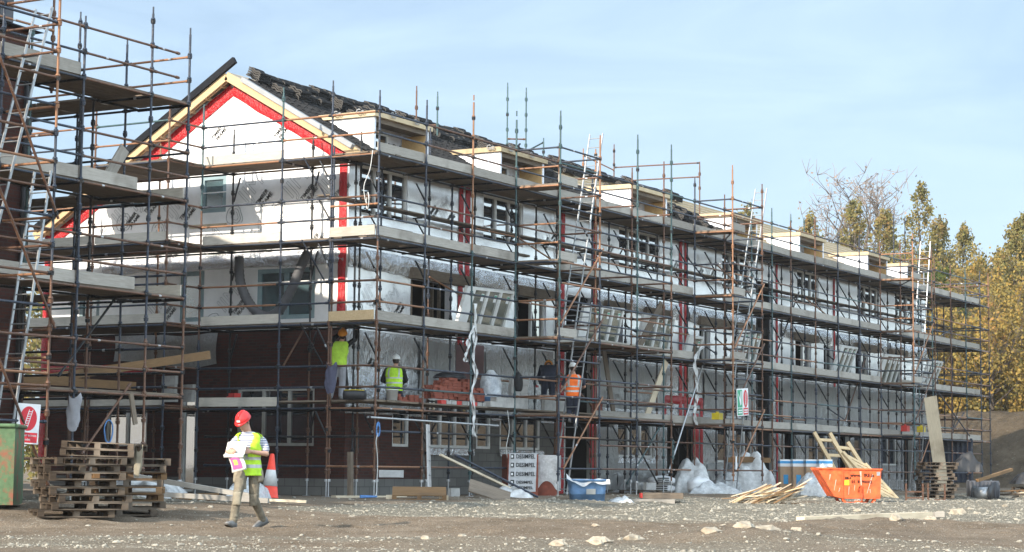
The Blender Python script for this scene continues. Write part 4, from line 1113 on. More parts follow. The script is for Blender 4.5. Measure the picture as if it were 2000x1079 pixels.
# loading bays out at the front between the first tower and beyond
for x, zt, c in ((11.1, 9.95, [(4.4, NAVY), (10, TEAL)]), (13.35, 10.0, [(6.3, RUST), (10, TEAL)])):
    fs.standard(x, -1.3, -.02, zt, c)
for a, b in ((8.85, 11.1), (11.1, 13.35)):
    for z in LIFT[:3]:
        fs.tube('ledger', (a, -1.3, z), (b, -1.3, z), pick(NAVY, RUST))
        if z < 5: fs.deck(a, b, -1.24, -.03, z + .03)
        if z < 7:
            for h in (.5, 1.0): fs.tube('guard_rail', (a, -1.3, z + h), (b, -1.3, z + h), pick(NAVY, RUST, NAVY))
    fs.tube('guard_rail', (a, -1.3, .72), (b, -1.3, .72), pick(NAVY, RUST)); fs.tube('guard_rail', (a, -1.3, 1.35), (b, -1.3, 1.35), pick(NAVY, RUST))
for z in LIFT: fs.tube('transom', (13.35, -1.3, z), (13.35, 0, z), RUST); fs.tube('transom', (11.1, -1.3, z), (11.1, 0, z), RUST)
for h in (.5, 1.0):
    for z in LIFT[:2]: fs.tube('guard_rail', (13.35, -1.3, z + h), (13.35, 0, z + h), RUST)
# far end return
for y in (2.6, 5.0): fs.standard(47.9, y, 0, 9.6, pick([(10, RUST)], [(5, NAVY), (10, TEAL)])); fs.standard(49.2, y, 0, 9.3, pick([(10, RUST)], [(5, NAVY), (10, TEAL)]))
fs.standard(49.2, 0, 0, 9.5, [(6, NAVY), (10, ORG)])
for z in LIFT:
    for y0, y1 in ((0, 2.6), (2.6, 5.0)):
        fs.tube('ledger', (47.9, y0, z), (47.9, y1, z), RUST); fs.deck(46.6, 47.85, y0, y1, z + .03, 'y')
        for h in (.5, 1.0): fs.tube('guard_rail', (47.9, y0, z + h), (47.9, y1, z + h), pick(RUST, NAVY)); fs.tube('guard_rail', (49.2, y0, z + h), (49.2, y1, z + h), pick(RUST, NAVY))
    for h in (0, .5, 1.0): fs.tube('guard_rail', (47.9, 0, z + h), (49.2, 0, z + h), pick(RUST, NAVY, ORG))
    fs.deck(47.9, 49.2, .05, 1.2, z + .03)
# end brackets: short outside transom braces at the corner bays
for x0, z in ((-.02, 4.1),): pass
fs.tube('brace', (9.0, -.02, .75), (6.9, -.02, .75), RUST)
fs.tube('brace', (13.3, .1, .3), (15.5, .1, 2.0), TEAL); fs.tube('brace', (15.5, .16, .3), (13.4, .16, 2.0), DARK)
fs.tube('brace', (15.7, -.06, .55), (18.3, -.06, 4.05), GALV); fs.tube('brace', (45.8, -.1, 2.3), (41.6, -.1, 4.0), NAVY); fs.tube('brace', (43.7, .1, 2.3), (45.7, .1, 3.3), NAVY)
fs.tube('brace', (2.2, -.05, .2), (-.1, -.05, 1.85), GALV) if False else None
fs.tube('ledger', (-.4, -.06, 1.86), (5.6, -.06, 1.80), GALV)      # galvanised tie below the first lift
fs.finish()

# ---- ladder towers
def tower(a, b, label, rails, zt=9.9):
    t = Scaffold('ladder_tower', (a, -1.3, 0), label)
    t.standard(a, -1.3, -.03, zt + .3, rails[0]); t.standard(b, -1.3, -.03, zt, rails[1])
    z = .72
    zs = [.72] + [l + d for l in LIFT for d in (-.55, 0, .5, 1.0)]
    for z in zs:
        if z > 9.2: continue
        c = pick(NAVY, NAVY, RUST, NAVY, ORG)
        t.tube('guard_rail' if abs(z % 2 - .08) > .02 else 'ledger', (a, -1.3, z), (b, -1.3, z), c)
    for l in LIFT:
        for h in (0, .5, 1.0):
            t.tube('guard_rail', (a, -1.3, l + h), (a, 0, l + h), pick(RUST, ORG, RUST, NAVY)); 
            if R_.random() < .6: t.tube('guard_rail', (b, -1.3, l + h), (b, 0, l + h), pick(RUST, NAVY))
        t.deck(a + .03, a + (b - a) * .42, -1.24, -.05, l + .03, 'y')
        if l > 3: t.toe((a + .03, -1.25), (a + (b - a) * .45, -1.25), l + .068)
    for k, (z0, z1) in enumerate(((.75, 2.6), (2.7, 4.7), (4.5, 6.6))):
        t.tube('brace', (a + .05 + .2 * (k == 0), -1.34, z0), (b + .06, -1.34, z1), ORG if k != 1 else RUST, over=.06)
    t.tube('transom', (a, -1.3, 8.08), (b, 0, 8.08), DARK)
    t.finish()
tower(6.55, 8.85, 'ladder tower on the terrace front where the worker in orange climbs', ([(4.4, NAVY), (10.5, TEAL)], [(6.2, NAVY), (10.5, ORG)]), 9.6)
tower(17.77, 20.04, 'ladder tower on the terrace front with the green and red notices tied to it', ([(10.5, ORG)], [(10.5, RUST)]), 9.7)
tower(34.9, 37.2, 'ladder tower nearest the far end of the terrace behind the pallet stack', ([(4, TEAL), (10.5, ORG)], [(7, TEAL), (10.5, RUST)]), 9.4)

# ---- gable end
ge = Scaffold('gable_scaffold', (0, 1.35, 0), 'tube scaffold wrapped round the bright gable end with its red verge')
GY = [1.35, 2.8, 5.25]
ge.standard(0, 1.35, 0, 9.8, [(2.6, RUST), (4.2, RUST), (10, NAVY)]); ge.standard(0, 2.8, 0, 9.75, [(4.2, NAVY), (8.5, NAVY), (10, TEAL)]); ge.standard(0, 5.25, 0, 9.55, [(3.8, NAVY), (7, RUST), (10, TEAL)])
for y in GY: ge.standard(1.25, y, 0, 8.75 if y < 5 else 9.1, [(3.5, RUST if y < 3 else DARK), (10, DARK)])
for j in range(2):
    a, b = GY[j], GY[j + 1]
    for li, z in enumerate(LIFT):
        c = ORG if (j == 1 and li == 3) else NAVY
        ge.tube('ledger', (0, a, z), (0, b, z), c); ge.tube('ledger', (1.25, a, z), (1.25, b, z), RUST if li == 3 else DARK); ge.deck(.06, 1.2, a, b, z + (.16 if li == 0 else .03), 'y')
        if j == 1: ge.toe((.05, a + .02), (.05, b - .02), z + .068)
        for h in (.5, 1.0):
            c = NAVY
            if j == 1 and ((li == 2 and h == .5) or li == 1): c = ORG
            if j == 0 and li == 3: c = ORG
            ge.tube('guard_rail', (-.01, a, z + h), (-.01, b, z + h), c)
        ge.tube('brace', (1.27, b, z - .7), (1.52, b - .0, z - .05), DARK, r=.024, clips=False)
        if li in (1, 2, 3): ge.tube('brace', (-.12, 2.1, z + .03), (-.02, 1.5, z - .95), NAVY if li != 1 else DARK, r=.02, clips=False)
for li, z in enumerate(LIFT):   # corner bay
    ge.tube('ledger', (0, 0, z), (0, 1.35, z), ORG if li in (0, 3) else NAVY); ge.deck(.06, 1.2, .06, 1.35, z + (.175 if li == 0 else .045), 'y')
    if li in (1, 2): ge.toe((-.04, .06), (-.04, 1.33), z + .068, .23, NEWT if li == 1 else None)
    for h in (.5, 1.0): ge.tube('guard_rail', (-.01, 0, z + h), (-.01, 1.35, z + h), RUST if li != 3 else ORG)
    if li == 2: ge.tube('guard_rail', (-.02, 0, z + .8), (-.02, 1.35, z + .8), ORG)
for y in GY + [0]:
    for z in LIFT: ge.tube('transom', (0, y, z - .02), (1.25, y, z - .02), DARK, clips=False)
for z in (.72, 1.42): ge.tube('guard_rail', (0, 0, z), (0, 1.35, z), ORG if z < 1 else DARK); ge.tube('guard_rail', (.3, 1.35, z), (.3, 5.25, z), DARK if z > 1 else NAVY)
ge.tube('brace', (.3, 2.3, 3.98), (.1, 2.75, 3.1), RUST, r=.024, clips=False)
# wider section toward the rear
HY = [5.25, 7.6, 10.0, 12.3]
for y in HY:
    ge.standard(-1.3, y, 0, 9.5 if y < 11 else 8.6, pick([(4.5, NAVY), (10, RUST)], [(5, TEAL), (10, RUST)], [(10, RUST)])); 
    if y > 6: ge.standard(1.2, y, 0, 8.9 if y < 9 else 7.4, pick([(4, RUST), (10, ORG)], [(10, RUST)]))
for j in range(3):
    a, b = HY[j], HY[j + 1]
    for li, z in enumerate(LIFT if j < 2 else LIFT[:3]):
        ge.tube('ledger', (-1.3, a, z), (-1.3, b, z), NAVY); ge.deck(-1.24, 1.15, a, b, z + .03, 'y'); ge.tube('ledger', (1.2, a, z), (1.2, b, z), DARK)
        if R_.random() < .8: ge.toe((-1.25, a + .02), (-1.25, b - .02), z + .068)
        for h in (.5, 1.0): ge.tube('guard_rail', (-1.31, a, z + h), (-1.31, b, z + h), pick(NAVY, NAVY, ORG, TEAL))
for z in LIFT:
    for h in (0, .5, 1.0): ge.tube('guard_rail', (-1.3, 5.25, z + h), (0, 5.25, z + h), RUST)
    ge.tube('guard_rail', (-1.3, 5.25, z + .06), (0, 5.27, z + .06), RUST)
ge.finish()

# ---- nearer scaffold
ns = Scaffold('near_scaffold', (-10.2, 0, 0), 'nearest tube scaffold of rusty and navy tubes in front of the brick building')
NX = [-16.8, -14.6, -12.4, -10.25, -8.2, -7.05]
ns.standard(-10.25, 0, 0, 9.15, [(2.3, NAVY), (10, NAVY)]); ns.standard(-8.2, 0, 0, 9.75, [(3.2, RUST), (5, NAVY), (10, NAVY)]); ns.standard(-7.05, 0, 0, 9.55, [(3.9, RUST), (10, NAVY)])
ns.standard(-12.4, 0, 0, 10.4, [(10.4, NAVY)]); ns.standard(-14.6, 0, 0, 10.4, [(10.4, TEAL)])
for x, c in ((-10.25, TEAL), (-8.4, DARK), (-12.4, DARK)): ns.standard(x, 1.35, 0, 9.2 if x < -9 else 8.2, [(4, RUST if x > -9 else DARK), (10, c)])
for y, c, zt in ((1.66, NAVY, 9.5), (3.0, NAVY, 10.2), (5.2, DARK, 8.1)): ns.standard(-7.05, y, 0, zt, [(3, RUST), (11, c)]); ns.standard(-8.35, y + .1, 0, 8.1, [(4, RUST), (10, DARK)])
for i in range(len(NX) - 1):
    a, b = NX[i], NX[i + 1]
    if b < -13: continue
    for li, z in enumerate(LIFT):
        ns.tube('ledger', (a, 0, z), (b, 0, z), NAVY if li in (3, 2) and i < 3 else RUST)
        ns.tube('ledger', (a, 1.35, z), (b, 1.35, z), DARK)
        ns.deck(a, b, .06, 1.3, z + .03)
        if li in (1, 2, 3) and i < 4 and not (li == 3 and i == 3): ns.toe((a + .02, .05), (b - (.35 if i == 3 else .02), .05), z + .068, .24)
        for h in (.5, 1.0):
            if i == 4 and li == 3: continue
            ns.tube('guard_rail', (a, -.01, z + h), (b - (.0 if i < 4 else 0), -.01, z + h), RUST if i > 2 else pick(RUST, RUST, NAVY))
for h in (.5, 1.0): ns.tube('guard_rail', (-8.2, -.01, 8.08 + h), (-7.4, -.01, 8.08 + h), RUST)
RY = [0, 1.66, 3.0, 5.2]
for j in range(3):
    a, b = RY[j], RY[j + 1]
    for li, z in enumerate(LIFT):
        ns.tube('ledger', (-7.05, a, z), (-7.05, b, z), pick(DARK, NAVY)); ns.deck(-8.3, -7.1, max(a, 1.3), b, z + .045, 'y')
        if li in (1, 2) and j == 0: ns.toe((-7.1, a + .05), (-7.1, b), z + .068)
        for h in (.5, 1.0): ns.tube('guard_rail', (-7.04, a, z + h), (-7.04, b, z + h), ORG if li == 3 else pick(RUST, DARK, NAVY))
for x in NX[2:]:
    for z in LIFT: ns.tube('transom', (x, 0, z - .02), (x, 1.35, z - .02), DARK, clips=False)
# top platform by the clad dormer
ns.deck(-11.3, -9.6, 1.3, 2.4, 10.05); ns.toe((-9.62, 1.3), (-9.62, 2.4), 10.09); ns.standard(-9.65, 1.35, 8.0, 11.6, [(12, RUST)]); ns.standard(-11.0, 1.35, 8, 11.6, [(12, NAVY)])
ns.tube('guard_rail', (-11.0, 1.33, 10.5), (-9.65, 1.33, 10.5), ORG); ns.tube('guard_rail', (-11.0, 1.33, 11.0), (-9.65, 1.33, 11.0), RUST)
ns.tube('ledger', (-11.3, 1.33, 9.25), (-9.65, 1.33, 9.25), ORG)
ns.tube('brace', (-8.6, .02, 2.3), (-9.95, .02, .9), RUST); ns.tube('brace', (-8.1, .9, 4.05), (-9.7, .9, 2.4), DARK)
ns.finish()

nt = Scaffold('ladder_tower', (-12.4, -1.3, 0), 'rusty ladder tower of the nearest scaffold bearing the ladder access notice')
nt.standard(-12.35, -1.3, -.03, 10.4, [(4.3, RUST), (6.7, NAVY), (11, ORG)]); nt.standard(-14.6, -1.3, -.03, 10.5, [(11, TEAL)])
k = 0
for z in [.8, 1.45, 2.08, 2.3, 2.95, 3.5, 4.08, 4.6, 5.1, 5.6, 6.08, 6.6, 7.1, 7.6, 8.08, 8.6, 9.1, 9.55, 10.1]:
    nt.tube('guard_rail', (-15.2, -1.3, z), (-12.35, -1.3, z), [RUST, NAVY, RUST, ORG, RUST, NAVY, RUST][k % 7]); k += 1
for l in LIFT:
    for h in (0, .5, 1.0): nt.tube('guard_rail', (-12.35, -1.3, l + h), (-12.35, 0, l + h), pick(RUST, ORG))
    nt.deck(-14.6, -13.6, -1.24, -.05, l + .03, 'y')
for z0, z1 in ((.3, 2.9), (3.15, 5.6), (5.1, 7.75)): nt.tube('brace', (-12.3, -1.36, z0), (-14.0, -1.36, z1 + .2), RUST, over=.05)
nt.finish()

# ---- scaffolds standing on the roof by the chimney positions
for k, (x, y, zt, lab) in enumerate([(9.4, 5.0, 11.6, 'pair of uprights above the ridge behind the nearest dormers'), (16.4, 6.0, 13.0, 'tall paired uprights with a cross rail above the second dormer'), (24.6, 6.3, 12.2, 'rust coloured rails standing above the ridge near the tile stacks'), (46.4, 8.3, 12.3, 'short uprights above the bare battens toward the far end'), (56.4, 6.9, 13.4, 'two tall uprights with rails rising beyond the far end of the roof')]):
    s = Scaffold('chimney_scaffold', (x, y, 10.4 if x < 50 else 0), lab); z0 = 10.3 if x < 50 else 0
    c = [(14, [RUST, TEAL, RUST, TEAL, NAVY][k])]
    s.standard(x, y, z0, zt, c); s.standard(x + .35, y - .5 if x != 24.6 else y - 3.2, z0 if x != 24.6 else 9.3, zt - .15 if x != 24.6 else 11.4, c if k != 0 else [(14, TEAL)])
    if x == 24.6:
        for z in (11.0, 11.5): s.tube('guard_rail', (x, y, z), (x + .35, y - 3.2, z), RUST)
        s.standard(x - 3.5, y - .6, 9.9, 11.5, [(14, ORG)])
        for z in (11.0, 11.4): s.tube('guard_rail', (x, y, z), (x - 3.5, y - .6, z), ORG)
    elif k == 1:
        s.standard(x - 1.0, y - 1.9, 9.8, 10.9, c); s.tube('guard_rail', (x + .35, y - .5, 10.9), (x - 1.0, y - 1.9, 10.9), TEAL); s.tube('guard_rail', (x, y, 11.3), (x + .35, y - .5, 11.3), RUST); s.tube('brace', (x - .4, y - .2, 10.6), (x + .5, y - .2, 11.2), DARK)
    elif k == 4:
        for z in (8.6, 9.4, 10.2): s.tube('guard_rail', (x - 2.2, y + 1.2, z), (x + .35, y - .5, z), NAVY)
    else: s.tube('guard_rail', (x, y, 10.6), (x + .35, y - .5, 10.6), RUST)
    s.finish()
# ------------------------------------------------------------------ loose things
VR = -YAW                      # a heading whose local x runs across the view and local y away from it
LZ = {1: 2.08 + .20, 2: 4.08 + .07, 3: 6.08 + .07, 4: 8.08 + .07}


def one(name, mb, mats, loc, label, cat, rz=0.0, group=None, rot=None):
    o = mb.build(name, mats); o.location = loc; o.rotation_euler = rot if rot else (0, 0, rz)
    return tag(o, label, cat, group)


# ---- ladders
def ladder(p0, p1, label, w=.40, side=(0, 1, 0), step=.27, group=None):
    p0, p1 = V3(p0), V3(p1); d = (p1 - p0); sd = V3(side); t = thing('aluminium_ladder', p0, label, 'ladder', group)
    for s in (-1, 1):
        m = MB(p0); m.beam(p0 + sd * s * w / 2, p1 + sd * s * w / 2, .024, .05, sd.cross(d)); m.tube(p0 + sd * s * w / 2, p0 + sd * s * w / 2 + d.normalized() * .06, .036, n=6); m.build('stile', M['alu'], t)
    n = int(d.length / step)
    for i in range(n): r = MB(p0); q = p0 + d * ((i + .5) / n); r.tube(q - sd * w / 2, q + sd * w / 2, .012, n=6); r.build('rung', M['alu'], t)
    return t
ladder((8.1, -.7, 4.15), (9.75, -.7, 9.95), 'upper aluminium ladder rising past the top boards on the tower of the worker in orange')
ladder((7.5, -.85, .05), (8.85, -.85, 5.2), 'lower aluminium ladder under the boots of the worker in orange')
ladder((7.62, -.5, 4.15), (8.5, -.5, 6.9), 'short aluminium ladder inside the tower above the worker in orange') if False else None
ladder((19.35, -.7, 4.15), (21.45, -.7, 9.9), 'upper aluminium ladder on the tower with the green and red notices')
ladder((18.55, -.85, .0), (19.75, -.85, 5.2), 'lower aluminium ladder behind the green and red notices')
ladder((37.0, -.7, 4.15), (38.3, -.7, 9.9), 'upper aluminium ladder on the ladder tower farthest along the terrace')
ladder((36.2, -.85, .0), (37.4, -.85, 5.2), 'lower aluminium ladder on the ladder tower farthest along the terrace')
ladder((-13.45, -.65, 4.12), (-12.05, -.65, 9.0), 'aluminium ladder rising to the top boards of the nearest scaffold')
ladder((-13.0, -.85, .9), (-11.95, -.65, 6.0), 'aluminium ladder beside the ladder access notice on the nearest scaffold')
ladder((1.96, -.30, .02), (2.12, -.12, 1.75), 'short bright ladder stood on end at the brick return by the lifts', .34, (.9, .4, 0), .3)

# ---- window frames waiting on the second lift
def frame_unit(u, label, w=2.3, h=1.32, lean=.36, v=.95, n=3, tilt=0.0, dirty=0):
    lean = lean + (u * 3.7 % 1 - .5) * .12; base = V3((u, v + (u * 5.1 % 1 - .5) * .12, LZ[2])); t = thing('window_unit', base, label, 'window frame', 'window units leaning on the scaffold boards', rot=(0, 0, (u * 7.3 % 1 - .5) * .16))
    dn = V3((0, -lean, math.sqrt(h * h - lean * lean))).normalized(); dx = V3((1, 0, .02 + tilt)).normalized(); nr = dx.cross(dn)
    P = lambda x, y, d=0: tuple(dx * (x - w / 2) + dn * y + nr * d)
    m = MB(); f = .07
    def bar(x0, x1, y0, y1, d=.045):
        a = [P(x0, y0, -d), P(x1, y0, -d), P(x1, y1, -d), P(x0, y1, -d), P(x0, y0, d), P(x1, y0, d), P(x1, y1, d), P(x0, y1, d)]
        m.add(a, [(3, 2, 1, 0), (4, 5, 6, 7), (0, 1, 5, 4), (1, 2, 6, 5), (2, 3, 7, 6), (3, 0, 4, 7)])
    j = .42
    bar(0, j, 0, h); bar(w - f, w, 0, h); bar(j, w - f, 0, f); bar(j, w - f, h - f, h)
    for i in range(1, n): x = j + (w - j) * i / n; bar(x - .045, x + .045, f, h - f, .05)
    m.build('frame', M['frame'], t)
    for i in range(n):
        a, b = j + (w - j) * i / n + .045, j + (w - j) * (i + 1) / n - .045
        p = MB(); p.quad(P(a, f - .01), P(b, f - .01), P(b, h - f + .01), P(a, h - f + .01)); p.build('pane', M['dustyglass'], t)
        k = MB(); k.quad(P(b - .2, h - .36, .006), P(b - .07, h - .36, .006), P(b - .07, h - .16, .006), P(b - .2, h - .16, .006)); k.quad(P(b - .19, h - .22, .009), P(b - .08, h - .22, .009), P(b - .08, h - .18, .009), P(b - .19, h - .18, .009), 1); k.build('maker_sticker', [M['signwhite'], M['signgreen']], t)
    return t
frame_unit(6.2, 'three-light window unit leaning on the boards right beside the hanging white cloth strip')
frame_unit(12.75, 'three-light window unit leaning on the boards just past the tower of the worker in orange', 2.25)
frame_unit(16.5, 'three-light window unit leaning beside the slanting plank on the second lift', 2.2)
frame_unit(23.55, 'three-light window unit leaning just past the tower with the green and red notices', 2.2)
frame_unit(32.6, 'steeply leaning three-light window unit above the orange skip', 2.2, 1.35, .46)
frame_unit(38.0, 'three-light window unit leaning behind the ladders of the farthest tower', 2.1, 1.3, .4)
frame_unit(43.1, 'three-light window unit leaning last of all at the far end of the terrace', 2.0, 1.35, .5)
t = frame_unit(19.2, 'small open casement lying askew beside the white cloth at the second lift', 1.0, .85, .3, .8, 1)

# ---- planks and boards leaning or lying on the scaffold
def plank(p0, p1, label, w=.225, th=.038, mat='paletimber', up=(0, 0, 1), name='scaffold_plank', group=None):
    p0, p1 = V3(p0), V3(p1); d = (p1 - p0).normalized(); L = (p1 - p0).length
    m = MB(); m.box((0, -w / 2, -th / 2), (L, w / 2, th / 2)); o = m.build(name, M[mat])
    u = V3(up); y = u.cross(d); y = y.normalized() if y.length > 1e-4 else d.orthogonal(); z = d.cross(y)
    mw_ = Matrix((d, y, z)).transposed().to_4x4(); mw_.translation = p0; o.matrix_world = mw_
    return tag(o, label, 'plank', group)
plank((14.7, .55, LZ[2]), (15.95, .25, 5.75), 'weathered plank slanting between two leaning window units', mat='deckboard', up=(0, -1, .3))
plank((15.1, .35, LZ[1]), (16.15, .2, 4.0), 'pale plank slanting up to the underside of the second lift', mat='paletimber', up=(0, -1, .3))
plank((12.75, .25, LZ[1]), (11.75, .1, 4.25), 'broad grey plank leaning back beside the tower of the worker in orange', w=.3, mat='deckboard', up=(0, -1, .3))
plank((-11.0, 2.2, 2.9), (-7.0, .6, 3.05), 'long yellow timber laid across the near scaffold boards', w=.14, th=.09, mat='newtimber') if False else None
plank((-4.9, 6.6, 2.55), (-1.0, 4.1, 3.35), 'long yellow joist propped up on the boards behind the nearer scaffold', w=.06, th=.2, mat='palletwarm')
plank((-5.2, 8.3, 2.75), (-1.2, 6.2, 2.62), 'second yellow joist lying low on the boards behind the nearer scaffold', w=.06, th=.2, mat='palletwarm')
plank((-5.0, 9.3, 3.0), (-4.2, 8.6, 3.6), 'cut timber wedge standing by the red membrane behind the nearer scaffold', w=.2, th=.14, mat='palletwarm')
plank((-9.2, .2, LZ[3] + .2), (-8.85, .12, LZ[3] + .78), 'short grey board end leaning on the third lift of the nearer scaffold', w=.26, mat='toeboard', up=(0, -1, 0))
plank((-8.52, -.06, 1.5), (-8.68, -.06, 2.1), 'short board off-cut hanging below the first lift of the nearer scaffold', w=.11, mat='deckboard', up=(0, -1, 0))
plank((-2.0, -.12, .1), (-1.0, -.3, .12), 'short pale board lying flat on the dark earth beside the rusty uprights', w=.25, th=.05, mat='paletimber') if False else None
plank((1.0, -.2, .02), (-.9, .5, .03), 'long board lying flat on the dark earth below the brick gable', w=.2, th=.05, mat='paletimber')
plank((-.3, .45, .0), (-.32, .46, 1.06), 'upright timber post standing below the brick return', w=.11, th=.1, mat='deckboard', up=(0, -1, 0))
plank((1.9, -.62, 1.02), (4.6, -1.3, .1), 'thin pale board sloping to the ground beside the plywood sheet', w=.07, th=.05, mat='paletimber')
plank((36.9, -1.75, .0), (35.6, -1.7, 3.6), 'tall buff plywood strip leaning on the farthest ladder tower', w=.5, th=.02, mat='paletimber', up=(-1, -.6, 0))

# ---- bricks and blocks on the first lift
bm_ = MB(); bm_.box((-.107, -.051, -.0325), (.107, .051, .0325)); brick_me = bm_.mesh('loose_brick'); brick_me.materials.append(M['brickred'])
def brick(p, rz, label, group, rx=0):
    o = bpy.data.objects.new('loose_brick', brick_me); COL.objects.link(o); o.location = p; o.rotation_euler = (rx, random.uniform(-.04, .04), rz); tag(o, label, 'brick', group)
rb = random.Random(4)
for k in range(8):
    for i in range(11):
        for j in range(2):
            if k >= 5 and (i < 2 or i > 7): continue
            if k == 7 and (i < 3 or i > 4) and i != 7: continue
            if j == 1 and k < 5 and 0 < i < 10: continue
            brick((3.15 + i * .222 + rb.uniform(-.012, .012), .34 + j * .21 + rb.uniform(-.03, .03), LZ[1] + .17 + k * .068), rb.uniform(-.09, .09), 'red brick in the big heap on the first lift beside the kneeling man', 'bricks heaped on the first lift')
for k in range(3):
    for i in range(3 - k // 2): brick((2.45 + i * .225, .62, LZ[1] + .035 + k * .068), rb.uniform(-.1, .1), 'red brick in the low pile at the knees of the kneeling man', 'bricks at the kneeling man')
for k in range(5): brick((1.75 + .23 * (k % 2), .45 + .02 * k, LZ[1] + .035 + (k // 2) * .068), rb.uniform(-.2, .2), 'red brick in the low pile at the knees of the kneeling man', 'bricks at the kneeling man')
for k in range(5):
    for i in range(2): brick((12.1 + i * .23, .5, LZ[1] + .035 + k * .068), rb.uniform(-.1, .1), 'red brick in the small pile beyond the worker in orange', 'bricks beyond the worker in orange')
def block_pile(c, nx_, nz, label, group, gap=.46, rz=0.0, mat='concrete'):
    b = MB(); b.box((-.22, -.05, -.107), (.22, .05, .107)); me = b.mesh('concrete_block'); me.materials.append(M[mat])
    for k in range(nz):
        for i in range(nx_):
            o = bpy.data.objects.new('concrete_block', me); COL.objects.link(o); o.location = (c[0] + i * gap * math.cos(rz) + rb.uniform(-.02, .02), c[1] + i * gap * math.sin(rz), c[2] + .107 + k * .217); o.rotation_euler = (0, 0, rz + rb.uniform(-.06, .06)); tag(o, label, 'block', group)
block_pile((8.9, .35, LZ[1]), 3, 2, 'grey concrete block stacked on the first lift beside the worker in orange', 'blocks beside the worker in orange')
block_pile((7.3, .45, LZ[1]), 2, 4, 'grey concrete block stacked below the hanging black bag', 'blocks below the hanging bag')
block_pile((.25, 5.7, LZ[1]), 1, 2, 'grey concrete block stacked where the gable boards step out', 'blocks on the gable boards', rz=1.2)
block_pile((.1, 6.2, LZ[1]), 1, 3, 'grey concrete block stacked where the gable boards step out', 'blocks on the gable boards', rz=1.5)
block_pile((3.4, -.1, .0), 1, 1, 'single concrete block on the earth at the foot of the brick return', None); 
sb = MB()
for i in range(9): sb.box((-1.1 + i * .25, -.06, 0), (-.88 + i * .25, .06, .1), 0 if i % 3 else 1)
one('strapped_lintel', sb, [M['concrete'], M['redplastic']], (4.25, .2, LZ[1]), 'pale strapped lintel laid under the brick heap', 'lintel')
sb = MB(); sb.box((-.9, -.1, 0), (.9, .1, .14)); sb.box((-.6, -.1, .142), (.85, .08, .26)); one('stacked_sills', sb, M['concrete'], (6.2, .1, LZ[1]), 'long pale concrete sills stacked below the blue rubble bag', 'sill')


def lathe(prof, n=16):
    m = MB(); m.loft([[(r * math.cos(2 * math.pi * k / n), r * math.sin(2 * math.pi * k / n), z) for k in range(n)] for r, z in prof]); return m
bk_ = thing('bucket', (1.55, .55, LZ[1]), 'white bucket on the first lift beside the kneeling man', 'bucket')
lathe([(.12, 0), (.15, .28), (.158, .28), (.158, .3), (.14, .3), (.135, .28), (.11, .03)]).build('pail', M['whitehat'], bk_); h = MB(); h.path([(-.155, 0, .27), (-.12, .0, .37), (0, 0, .41), (.12, 0, .37), (.155, 0, .27)], .005, 5); h.build('handle', M['galv'], bk_)


def sack(name, loc, label, cat, size, mats, seed, rz=0, lumps=.14, group=None, parts=None):
    rng = random.Random(seed); m = MB(); n = 18; rings = []
    for j in range(11):
        t = j / 10; z = size[2] * t; k = (1 - abs(2 * t - .9) ** 3.2 * .55)
        rings.append([(size[0] * k * math.copysign(abs(math.cos(a)) ** .75, math.cos(a)) * (1 + lumps * mnoise.noise((math.cos(a) * 1.7 + seed, math.sin(a) * 1.7, t * 3))), size[1] * k * math.copysign(abs(math.sin(a)) ** .75, math.sin(a)) * (1 + lumps * mnoise.noise((math.cos(a) * 1.7, math.sin(a) * 1.7 + seed, t * 3 + 5))), z + size[2] * lumps * mnoise.noise((math.cos(a) * 2, math.sin(a) * 2, seed))* t) for a in [2 * math.pi * i / n for i in range(n)]])
    m.loft(rings); t = thing(name, loc, label, cat, group, rz); o = m.build('bag', mats, t); return t
def crumple(name, loc, label, cat, size, mat, seed, rz=0, group=None, peak=1.0, nm='sheet'):
    """a heap of draped sheeting"""
    m = MB()
    def fn(s, t):
        x, y = (s - .5) * 2, (t - .5) * 2; r = max(abs(x), abs(y)); k = max(0, 1 - r ** 2.2)
        h = size[2] * k ** .7 * (.65 * peak + .6 * abs(mnoise.noise((x * 1.6 + seed, y * 1.6, 1)))) + .05 * size[2] * mnoise.noise((x * 7, y * 7, seed))
        return (x * size[0] * (1 + .22 * mnoise.noise((y * 2, seed, 2))), y * size[1] * (1 + .22 * mnoise.noise((x * 2, seed, 7))), max(-.02, h))
    m.grid(fn, 30, 30); t = thing(name, loc, label, cat, group, rz); m.build(nm, mat, t); return t
bag = sack('blue_rubble_bag', (5.9, .35, LZ[1] + .02), 'tall blue plastic sack under clear film beside the brick heap', 'sack', (.27, .22, .72), M['tubblue'], 3)
fl = MB(); fl.loft([[(.31 * k * math.cos(a), .27 * k * math.sin(a), z) for a in [i * math.pi / 8 for i in range(16)]] for z, k in ((.25, 1.0), (.6, 1.02), (.78, .9), (.86, .5), (.95, .25))], caps=False); fl.build('film_cover', M['polythene'], bag)
hb = sack('hanging_bag', (6.6, -.08, 2.72), 'black bag hung from the teal upright beside the ladder tower', 'bag', (.13, .1, .5), M['blackcloth'], 5); h = MB(); h.path([(0, 0, .48), (-.03, .06, .62)], .012, 5); h.build('strap', M['blackcloth'], hb)
tb = thing('tool_bag', (-.05, .55, LZ[1]), 'open black tool bag with yellow trim on the corner boards', 'tool bag', None, VR)
def rrect(a, b, z, n=24): return [(a * math.copysign(abs(math.cos(t)) ** .4, math.cos(t)), b * math.copysign(abs(math.sin(t)) ** .4, math.sin(t)), z) for t in [2 * math.pi * i / n for i in range(n)]]
m = MB(); m.loft([rrect(.27, .14, 0), rrect(.28, .15, .12), rrect(.26, .13, .22), rrect(.25, .12, .22), rrect(.24, .11, .05)]); m.build('bag', M['black'], tb)
